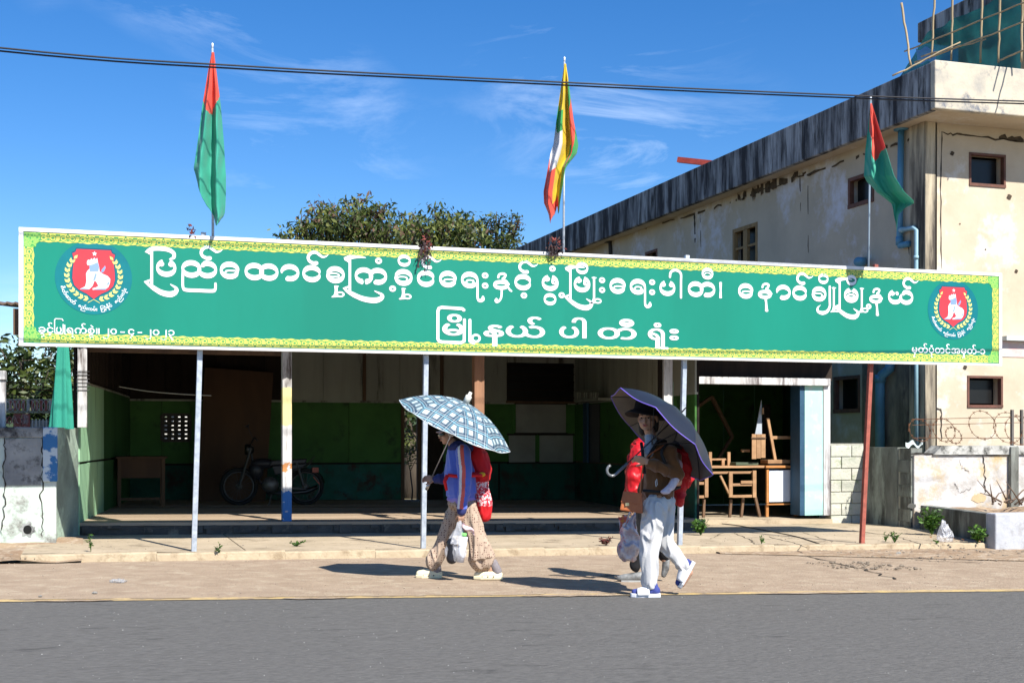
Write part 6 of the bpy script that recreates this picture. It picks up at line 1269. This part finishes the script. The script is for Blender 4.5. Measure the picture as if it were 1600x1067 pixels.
def sleeve_m(p, n_):
    # stripe follows the outer (camera-side) line of the sleeve
    best = min(range(31), key=lambda i: abs((ax0[i // 11].lerp(ax0[min(3, i // 11 + 1)], (i % 11) / 11)).z - p.z) if i // 11 < 3 else 9)
    a = ax0[best // 11].lerp(ax0[min(3, best // 11 + 1)], (best % 11) / 11); dx = (p - a).dot(VR); 
    if p.z < K(0, 793).z: return 3
    if n_.dot(VA) < -.25: return 1 if -.046 < dx < -.022 else 2 if -.022 <= dx < .012 else 0
    return 0
blob('sleeve', mb, .0065, [blue, stw, strd, nvy], WB, it=4, disp=folds(.006, 11, 7, seed=33), matfn=sleeve_m)
mb = MB(); chain(mb, [K(711, 712, .15), K(703, 744, .16), K(692, 748, .14), K(683, 748, .12)], [.078, .066, .058, .045]); blob('far_sleeve', mb, .008, nvy, WB, it=4, disp=folds(.008, 10, 8))
mb = MB(); chain(mb, [K(704, 700, -.09), K(714, 697, -.1), K(728, 699, -.06), K(737, 702, .02)], [.022, .03, .034, .03]); blob('hood', mb, .008, nvy, WB, disp=folds(.006, 14))
dot = mat('dotted_beige_trousers', (.43, .33, .25), (.38, .29, .22), scale=6, rough=.85, bump=.1, bscale=80)
n = dot.node_tree; ns = n.nodes; b_ = ns['Principled BSDF']; tcx = ns.new('ShaderNodeTexCoord'); vv = ns.new('ShaderNodeTexVoronoi'); vv.inputs['Scale'].default_value = 46; vv.inputs['Randomness'].default_value = .35
n.links.new(tcx.outputs['Object'], vv.inputs['Vector']); rr_ = ns.new('ShaderNodeMapRange'); rr_.inputs[1].default_value = .26; rr_.inputs[2].default_value = .32; rr_.inputs[3].default_value = 1; rr_.inputs[4].default_value = 0; n.links.new(vv.outputs['Distance'], rr_.inputs[0])
xm = ns.new('ShaderNodeMixRGB'); n.links.new(b_.inputs['Base Color'].links[0].from_socket, xm.inputs[1]); xm.inputs[2].default_value = (.09, .035, .03, 1); n.links.new(rr_.outputs[0], xm.inputs[0]); n.links.new(xm.outputs[0], b_.inputs['Base Color'])
mb = MB(); addell(mb, K(721, 786), (.135, .12, .08)); chain(mb, [K(714, 792, .06), K(700, 828, .06), K(688, 855, .06), K(678, 877, .06)], [.088, .074, .072, .088], (.9, 1)); blob('trouser_leg', mb, .008, dot, WB, it=4, disp=folds(.012, 12, 3, seed=41))
mb = MB(); chain(mb, [K(728, 792, -.05), K(740, 825, -.06), K(749, 850, -.06), K(753, 872, -.06)], [.105, .092, .102, .128], (1, .8)); blob('trouser_leg', mb, .008, dot, WB, it=4, disp=folds(.014, 12, 2.5, seed=44))
crm = mat('cream_clog_rubber', (.74, .68, .46), (.70, .64, .44), scale=6, rough=.55, bump=.03); sockg = mat('grey_sock', (.24, .22, .23), (.19, .17, .18), scale=40, rough=.95, bump=.3)
t1, h1 = K(650, 0, .06), K(690, 0, .06); t1.z = h1.z = gL; t2, h2 = K(740, 0, -.05), K(785, 0, -.05); t2.z = h2.z = gL
for t_, h_, ank in ((t1, h1, K(681, 880, .06)), (t2, h2, K(771, 880, -.05))):
    mb = MB(); f = (t_ - h_); chain(mb, [h_ + f * .12 + VU * .04, h_ + f * .5 + VU * .045, h_ + f * .86 + VU * .04], [.038, .045, .036], (1, 1.1)); sd_ = blob('clog', mb, .006, crm, WB, it=5)
    obj('sole', MB().prism([h_ + f * a + VA * b for a, b in ((-.02, -.035), (-.02, .035), (.3, .045), (.75, .055), (1.0, .03), (1.0, -.03), (.75, -.055), (.3, -.045))], [h_ + f * a * 1.01 + VA * b * 1.05 + VU * .035 for a, b in ((-.02, -.035), (-.02, .035), (.3, .045), (.75, .055), (1.0, .03), (1.0, -.03), (.75, -.055), (.3, -.045))]), crm, sd_, bevel=.008)
    for k in range(3): e = ell(h_ + f * (.3 + .2 * k) + VU * .03 - VA * .055, (.006, .004, .006)); obj('vent_hole', e, eyed, sd_)
    mb = MB(); chain(mb, [ank, h_ + f * .18 + VU * .075], [.045, .045]); blob('sock', mb, .006, sockg, WB)
ac, acb, alt_ = (.46, .60, .66), (.018, .045, .085), (.42, .50, .51)
pl_ = bpy.data.materials.new('plaid_cloth'); pl_.use_nodes = True; n = pl_.node_tree; ns = n.nodes; lk = n.links.new; b_ = ns['Principled BSDF']; b_.inputs['Roughness'].default_value = .6; MATS['plaid_cloth'] = pl_
uvn = ns.new('ShaderNodeUVMap'); uvn.uv_map = 'cloth'; sep = ns.new('ShaderNodeSeparateXYZ'); lk(uvn.outputs[0], sep.inputs[0])
def band(sock, per, ph, w_):
    a = ns.new('ShaderNodeMath'); a.operation = 'MULTIPLY_ADD'; a.inputs[1].default_value = 1 / per; a.inputs[2].default_value = ph; lk(sock, a.inputs[0]); f = ns.new('ShaderNodeMath'); f.operation = 'FRACT'; lk(a.outputs[0], f.inputs[0]); c = ns.new('ShaderNodeMath'); c.operation = 'LESS_THAN'; c.inputs[1].default_value = w_; lk(f.outputs[0], c.inputs[0]); return c.outputs[0]
cur = None
def mixc(fac, amt, c):
    global cur
    m_ = ns.new('ShaderNodeMath'); m_.operation = 'MULTIPLY'; m_.inputs[1].default_value = amt; lk(fac, m_.inputs[0]); x = ns.new('ShaderNodeMixRGB'); lk(m_.outputs[0], x.inputs[0])
    if cur is None: x.inputs[1].default_value = (*alt_, 1)
    else: lk(cur, x.inputs[1])
    x.inputs[2].default_value = (*c, 1); cur = x.outputs[0]
mixc(band(sep.outputs[0], .105, .1, .55), .90, (.014, .05, .09)); mixc(band(sep.outputs[1], .105, .3, .55), .88, (.008, .03, .07)); mixc(band(sep.outputs[0], .105, .70, .10), .5, (.16, .36, .44)); mixc(band(sep.outputs[1], .105, .95, .10), .6, (.25, .50, .58)); mixc(band(sep.outputs[0], .105, .88, .05), .7, alt_); mixc(band(sep.outputs[1], .105, .12, .05), .7, alt_)
lk(cur, b_.inputs['Base Color'])
umbrella('umbrella', D(711, 665, 12.0), dirv(.42, .88, -.12), .565, .235, pl_, mat('grey_blue_lining', (.16, .22, .26), rough=.7, bump=0), mat('pale_hem', (.6, .66, .68), bump=0), D(670, 756, 12.5), 'blue and white checked umbrella held by the person in the blue top', ferrule=mat('cream_ferrule', (.68, .66, .58), bump=0), twist=.33, uvplaid=True, shaftm=mat('steel_shaft', (.5, .5, .52), metal=.8, rough=.3, bump=0), jhook=False)
# carrier and child on the back
cr2 = thing('baby_carrier', K(752, 815), 'long bright red embroidered baby carrier and blanket on the back of the person in blue', 'baby carrier')
mb = MB(); chain(mb, [K(745, 708, .06), K(749, 735, .06), K(751, 752, .06)], [.10, .12, .10], (.85, 1)); chain(mb, [K(750, 757, .03), K(756, 785, .03), K(759, 806, .03)], [.075, .08, .06], (1, 1)); chain(mb, [K(740, 740, -.1), K(758, 742, -.02)], [.02, .035])
blob('wrap', mb, .008, [mat('red_wrap', (.62, .012, .018), (.52, .01, .015), scale=6, rough=.7, bump=.2), mat('white_dotted_red', (.62, .03, .05), (.75, .6, .6), scale=42, lo=.50, hi=.54, rough=.8)], cr2, it=4, disp=folds(.010, 10, 6, seed=51), matfn=lambda p, n_: 1 if K(0, 790).z < p.z < K(0, 752).z else 0)
obj('sash', MB().tube(crom([K(700, 742, -.15), K(718, 744, -.18), K(735, 743, -.17), K(752, 742, -.09), K(760, 744, .04)], 5), [.016] * 21, 8).tube([K(699, 742, -.15), K(695, 752, -.16), K(698, 766, -.15)], [.02, .018, .012], 8), MATS['red_wrap'], cr2, smooth=True)
e = ell(K(753, 741, -.08), (.035, .02, .022)); obj('yellow_emblem', e, mat('yellow_patch', (.8, .45, .03), bump=.1), cr2, smooth=True)
kid2 = thing('person', K(745, 715, .1), 'small child tucked in the red carrier behind the blue top, only a blue hood visible', 'child')
mb = MB(); addell(mb, K(741, 692, .1), (.08, .08, .085)); chain(mb, [K(744, 702, .12), K(748, 745, .12)], [.07, .08]); blob('body', mb, .009, skin, kid2)
mb = MB(); addell(mb, K(742, 691, .09), (.09, .092, .09)); blob('hood', mb, .009, [mat('light_blue_hood', (.05, .26, .44), bump=.2), MATS['black_collar']], kid2, matfn=lambda p, n_: 0 if n_.dot(VA) < -.55 else 1)
# clear plastic bag in the hand
pbg = thing('plastic_bag', K(717, 880, -.22), 'clear plastic bag with a dark bottle and white tumbler hanging from the blue sleeve', 'plastic bag')
clr = mat('clear_film', (.80, .82, .88), rough=.18, bump=.5, bscale=25, alpha=.34, spec=.8); KB = lambda px, py, dd=0: K(px, py, -.24 + dd)
mb = MB(); addell(mb, KB(712, 862), (.105, .06, .10)); chain(mb, [KB(712, 850), KB(719, 815)], [.08, .022], (1, .6)); blob('film', mb, .008, clr, pbg, it=3, disp=folds(.010, 16, 8, seed=61))
mb = MB(); chain(mb, [KB(706, 848), KB(706, 872)], [.052, .055]); blob('dark_bottle', mb, .009, mat('dark_bottle_glass', (.02, .022, .03), rough=.15, bump=0), pbg); obj('tumbler', MB().tube([KB(719, 878), KB(724, 838)], [.035, .042], 16), mat('white_tumbler', (.72, .74, .80), bump=0), pbg, smooth=True); obj('green_lid', MB().tube([KB(724, 837), KB(725, 832)], [.03, .028], 14), mat('green_lid', (.20, .62, .16), bump=0), pbg, smooth=True)
obj('pink_cloth', MB().grid(lambda u, v: KB(723 + 18 * u, 818 + 14 * u - 3 + 8 * v + 2 * math.sin(u * 6), -.02) + VA * .02 * math.sin(v * 5 + u * 4), 12, 6), mat('pale_pink_cloth', (.75, .52, .56), bump=.1), pbg, smooth=True)

# ============================================================ SMALL THINGS ON THE GROUND
wl_ = [leafm('weed_leaf', (.10, .22, .03)), leafm('weed_leaf_dark', (.05, .12, .02))]; redl = [leafm('reddish_leaf', (.20, .05, .04)), leafm('reddish_leaf_dark', (.10, .03, .025))]
def weed(px, py, hpx, wpx, lab, n=40, ms=wl_, cat='weed', off=0, name='weed', lean=0, ls=.05, group=None, at=None):
    b = at or G(px, py, off); d_ = (b - Vector((0, 0, EYE))).dot(VA); h = hpx * d_ / F; w2 = wpx * d_ / F / 2; mb = MB(); rr = random.Random(px)
    t = thing(name, b, lab, cat, group); st = MB()
    for k in range(max(4, n // 6)):
        a = rr.uniform(0, 2 * PI); tip = b + Vector((math.cos(a) * w2 * rr.uniform(.2, 1) + lean, math.sin(a) * w2 * .6 * rr.uniform(.2, 1), h * rr.uniform(.5, 1))); pts = crom([b, b.lerp(tip, .5) + Vector((0, 0, h * .12)), tip], 3); st.tube(pts, .003, 4)
        for q_ in range(6):
            p = pts[0].lerp(pts[-1], .25 + .75 * q_ / 6) + Vector((0, 0, h * .06)); dd = Vector((rr.gauss(0, 1), rr.gauss(0, 1), rr.uniform(-.2, .9))).normalized(); s = ls * rr.uniform(.6, 1.3); x = dd.cross(Vector((rr.gauss(0, 1), rr.gauss(0, 1), rr.gauss(0, 1)))).normalized() * s * .26
            mb.add([p, p + dd * s * .5 + x, p + dd * s, p + dd * s * .5 - x], [(0, 1, 2, 3)], rr.randrange(2))
    obj('foliage', mb, ms, t); obj('stems', st, ms[1], t); return t
weed(1095, 836, 26, 38, 'bushy green weed on the apron right of the third galvanised post', 240, ls=.055); weed(463, 853, 8, 34, 'low green weed tuft at the kerb right of the first post', 60, ls=.035); weed(341, 863, 14, 7, 'tiny green sprout at the kerb edge just right of the first post', 14, ls=.04); weed(142, 862, 30, 14, 'thin upright sprout by the kerb at the left corner', 18, ls=.045)
weed(947, 852, 14, 28, 'clump of reddish withered plant on the kerb left of the white trousers', 90, redl, ls=.04); weed(1190, 850, 14, 12, 'small weed in the cracked apron left of the red post', 24, ls=.04); weed(1398, 848, 20, 40, 'straggly weed growing right of the red post', 60, ls=.04); weed(1384, 846, 16, 20, 'little weed patch close to the red post', 30, ls=.035)
weed(1456, 836, 44, 50, 'leafy green bush at the foot of the low planter wall', 330, ls=.075); weed(1528, 848, 26, 40, 'bright green weed in front of the low planter wall', 160, ls=.07); weed(1463, 849, 5, 16, 'flat green weed tuft on the soil edge', 24, ls=.03)
# dried creeper on top of the sign
for px, py, n_, s_, dr, lab in ((666, 383, 55, 10, 46, 'hanging clump of dried reddish creeper on the top edge of the banner near its middle'), (866, 385, 45, 14, 22, 'dried reddish creeper sprig beside the middle flagpole'), (296, 363, 16, 7, 0, 'small dry red leaf cluster on the banner edge left of the first flagpole')):
    c = PY(px, py, SY - .03); t = thing('dried_creeper', c, lab, 'dried plant', 'dried creepers on the banner'); mb = MB(); rr = random.Random(px)
    for k in range(n_):
        p = c + Vector((rr.gauss(0, s_ / 2 / 140), rr.gauss(0, .03), rr.gauss(.02, 5 / 140 if px != 666 else 9 / 140))); dd = Vector((rr.gauss(0, 1), rr.gauss(-.3, .6), rr.gauss(0, 1))).normalized() * .05; x = dd.cross(Vector((rr.gauss(0, 1), 1, rr.gauss(0, 1)))).normalized() * .012; mb.add([p, p + dd * .5 + x, p + dd, p + dd * .5 - x], [(0, 1, 2, 3)], rr.randrange(2))
    for k in range(9 if dr else 0):
        x0 = c + Vector((rr.uniform(-.07, .07), -.02, 0)); L_ = rr.uniform(.3, 1) * dr / 140; mb.tube([x0, x0 + Vector((rr.uniform(-.06, .03), -.01, -L_ * .5)), x0 + Vector((rr.uniform(-.09, .02), -.005, -L_))], [.006, .005, .003], 4, 1)
        for q_ in range(4): p = x0 + Vector((rr.uniform(-.05, .03), -.012, -L_ * rr.random())); mb.add([p, p + Vector((.012, 0, -.015)), p + Vector((0, 0, -.035)), p + Vector((-.012, 0, -.015))], [(0, 1, 2, 3)], 1)
    obj('twigs_and_leaves', mb, [mat('dry_red_leaf_%d' % px, (.22, .05, .04)), MATS['leaf_brown'] if px == 0 else mat('dry_dark_twig_%d' % px, (.05, .03, .03))], t)
# rubble, gravel, fallen leaves
stm = mat('stone', (.34, .28, .21), (.22, .18, .14), scale=20, rough=.95, bump=.4, vary=.3)
def stones(name, n, area, smin, smax, m=stm, off=-.075):
    mb = MB(); rr = random.Random(n)
    for _ in range(n):
        x, y = area(rr); s = smin * (smax / smin) ** (rr.random() ** 2); c = Vector((x, y, zg(x) + off + s * .2)); R3_ = Matrix.Rotation(rr.uniform(0, 6), 3, 'Z'); e = ell((0, 0, 0), (s, s * rr.uniform(.5, .9), s * rr.uniform(.35, .6)), R3_, 6, 4); mb.add([c + v * (1 + .3 * noise.noise(v * 40 + c)) for v in e.v], e.f)
    return obj(name, mb, m, kind='stuff', label='small stones and grit scattered on the dusty ground')
def a1(rr):
    x = 7.6 + 6 * rr.random(); return x, max(yl(x) + .3, 13.9 - 1.9 * max(0, x - 7.2) / 4.2) + (rr.random() ** .7) * 1.9 if x > 8.5 else yl(x) + 1.9 + rr.random() * .9
def a1b(rr):
    x, y = a1(rr); return x, min(14.2, y)
stones('gravel', 1500, a1b, .006, .03); stones('grit', 900, lambda rr: ((x := -4 + 14 * rr.random()), yl(x) + .1 + rr.random() ** 2 * 3.2 if rr.random() < .6 else 14.15 - rr.random() ** 2 * .6), .003, .011, off=-.082)
stones('rubble', 420, lambda rr: (-5 + 4.6 * rr.random(), 14.2 + 1.45 * rr.random()), .008, .045, off=-.04); stones('road_chips', 500, lambda rr: ((x := -4 + 10 * rr.random()), yl(x) - .15 - rr.random() * 4.5), .0025, .006, mat('pale_chip', (.4, .4, .38)), off=-.084)
stones('apron_crumbs', 260, lambda rr: (-.4 + 12 * rr.random(), 14.4 + rr.random() ** 1.5 * 2.4), .004, .014, off=0)
lfm = mat('dead_leaf', (.28, .13, .06), (.16, .08, .04), scale=10); mb = MB(); rr = random.Random(5)
for _ in range(90):
    b = G(1455 + rr.random() * 95, 850 - rr.random() * 14); a = rr.uniform(0, 6); s = rr.uniform(.02, .05); d_ = Vector((math.cos(a), math.sin(a), rr.uniform(0, .5))) * s; x = Vector((-math.sin(a), math.cos(a), rr.uniform(-.3, .3))) * s * .35; b.z += .02; mb.add([b, b + d_ * .5 + x, b + d_, b + d_ * .5 - x], [(0, 1, 2, 3)])
obj('fallen_leaves', mb, lfm, kind='stuff', label='brown dead leaves piled along the low planter wall')
film = mat('litter_film', (.50, .52, .54), rough=.2, bump=.5, bscale=40, alpha=.32)
def crumple(px, py, w_, h_, lab, m=film, name='plastic_litter', cat='litter', off=0, seed=1):
    b = G(px, py, off); d_ = (b - Vector((0, 0, EYE))).dot(VA); rx, rz = w_ * d_ / F / 2, h_ * d_ / F / 2; mb = MB(); addell(mb, b + Vector((0, .03, rz * .8)), (rx, max(.03, rx * .6), rz)); return blob(name, mb, max(.006, rx / 14), m, None, it=2, disp=folds(rx * .22, 3.2 / max(rx, .03), seed=seed), label=lab, cat=cat)
g0 = G(1477, 846); mb = MB(); chain(mb, [g0 + VU * .06, g0 + VU * .16 - VR * .01, g0 + VU * .27 - VR * .03], [.11, .075, .02], (1, .7)); blob('plastic_bag', mb, .009, clr, None, it=2, disp=folds(.012, 20, 9, seed=71), label='crumpled clear plastic bag against the low planter wall', cat='plastic bag')
crumple(1425, 822, 20, 7, 'crushed clear plastic bottle on the ground at the wall corner', name='plastic_bottle', cat='bottle'); crumple(185, 910, 26, 5, 'flat scrap of pale plastic on the road shoulder at left', off=-.08); crumple(625, 867, 13, 5, 'bit of clear plastic beside the second post', off=-.08, seed=6); crumple(1511, 776, 22, 14, 'scrap of white plastic caught on the planter soil', off=.3, seed=8)
rk = mat('grey_stone', (.25, .24, .22), scale=9, rough=.9, bump=.4); c = G(148, 909, -.08)
for px, py, s_, lab in ((148, 927, .022, 'small dark stone on the shoulder near the yellow line, right of its neighbour'), (63, 932, .016, 'tiny dark stone on the yellow line at far left'), (1404, 866, .035, 'dark stone on the gravel right of the red post'), (1300, 815, .05, 'dark lump of concrete on the apron near the block wall'), (444, 867, .012, 'tiny black stone below the kerb')):
    b = G(px, py, -.08 if py > 855 else 0); e = ell((0, 0, 0), (s_, s_ * .7, s_ * .55), None, 10, 7); obj('stone', MB().add([b + Vector((0, 0, s_ * .4)) + v * (1 + .35 * noise.noise(v * 60 + b)) for v in e.v], e.f), rk, label=lab, cat='stone', smooth=False)
br = MB(); rr = random.Random(3)
for k in range(16):
    p = PY(1548 + 52 * rr.random(), 783 + 6 * rr.random(), 15.6 + .6 * rr.random()); q_ = p + Vector((rr.uniform(-.5, .5), rr.uniform(-.2, .2), rr.uniform(0, .35))); br.tube([p, p.lerp(q_, .5) + Vector((0, 0, rr.uniform(-.04, .06))), q_], [.014, .01, .004], 5)
obj('dry_branches', br, mat('dry_branch', (.16, .11, .08)), label='tangle of dry leafless branches on the planter at right', cat='branches', smooth=True)
# cracks and scuffs in the concrete, and an embedded cable
def gcrack(pts, w_=.012, off=.003, m=None, n=8, jit=.02, name='pavement_crack', base=0):
    P = [G(px, py, base) for px, py in pts]; L_ = []
    for i in range(len(P) - 1):
        for k in range(n): L_.append(P[i].lerp(P[i + 1], k / n))
    L_.append(P[-1]); vs = []
    for i, p in enumerate(L_):
        d_ = (L_[min(i + 1, len(L_) - 1)] - L_[max(0, i - 1)]).normalized(); x = Vector((-d_.y, d_.x, 0)); j = rnd.uniform(-jit, jit); ww = w_ * rnd.uniform(.4, 1.3)
        for s in (-1, 1): v = p + x * (j + s * ww / 2); v.z = zg(v.x) + base + off; vs.append(v)
    struct(name, MB().add(vs, [(2*i, 2*i+1, 2*i+3, 2*i+2) for i in range(len(L_) - 1)]), m or MATS['crack_black'])
gcrack([(1200, 838), (1240, 848), (1262, 856)], .02); gcrack([(1205, 838), (1245, 840)], .008); gcrack([(1330, 828), (1400, 838), (1440, 850)], .02); gcrack([(1148, 833), (1175, 845), (1180, 852)], .014); gcrack([(1255, 832), (1300, 846)], .012); gcrack([(640, 846), (760, 846), (900, 844)], .006); gcrack([(1040, 846), (1110, 842), (1130, 832)], .01)
gcrack([(1190, 862), (1250, 868), (1330, 884), (1400, 905)], .03, base=-.083, off=.006, jit=.05); gcrack([(860, 898), (925, 902), (955, 898)], .10, base=-.083, off=.003, m=mat('oil_scuff', (.06, .055, .05), (.14, .11, .09), scale=20, rough=.8), jit=.04); gcrack([(1425, 873), (1470, 876), (1540, 878)], .05, base=-.075, off=.02, m=MATS['oil_scuff'], jit=.05)
cbp = [G(1110, 817), G(1150, 821), G(1200, 830), G(1245, 839), G(1280, 850)]
obj('ground_cable', MB().tube(crom([p + Vector((0, 0, .008)) for p in cbp], 6), .007, 6), blk_, label='thin black cable lying across the apron left of the red post', cat='cable')
for (x0, y0, x1, y1) in ((640, 847, 648, 851), (655, 845, 662, 850)): pass

obj('sagging_wire', MB().tube(crom([PY(186, 604, 18.2), PY(230, 611, 18.2), PY(280, 615.5, 18.2), PY(330, 618, 18.2)], 4), .006, 5), mat('pale_twine', (.4, .4, .38), bump=0), label='thin pale wire sagging across the left of the dark shop', cat='wire')
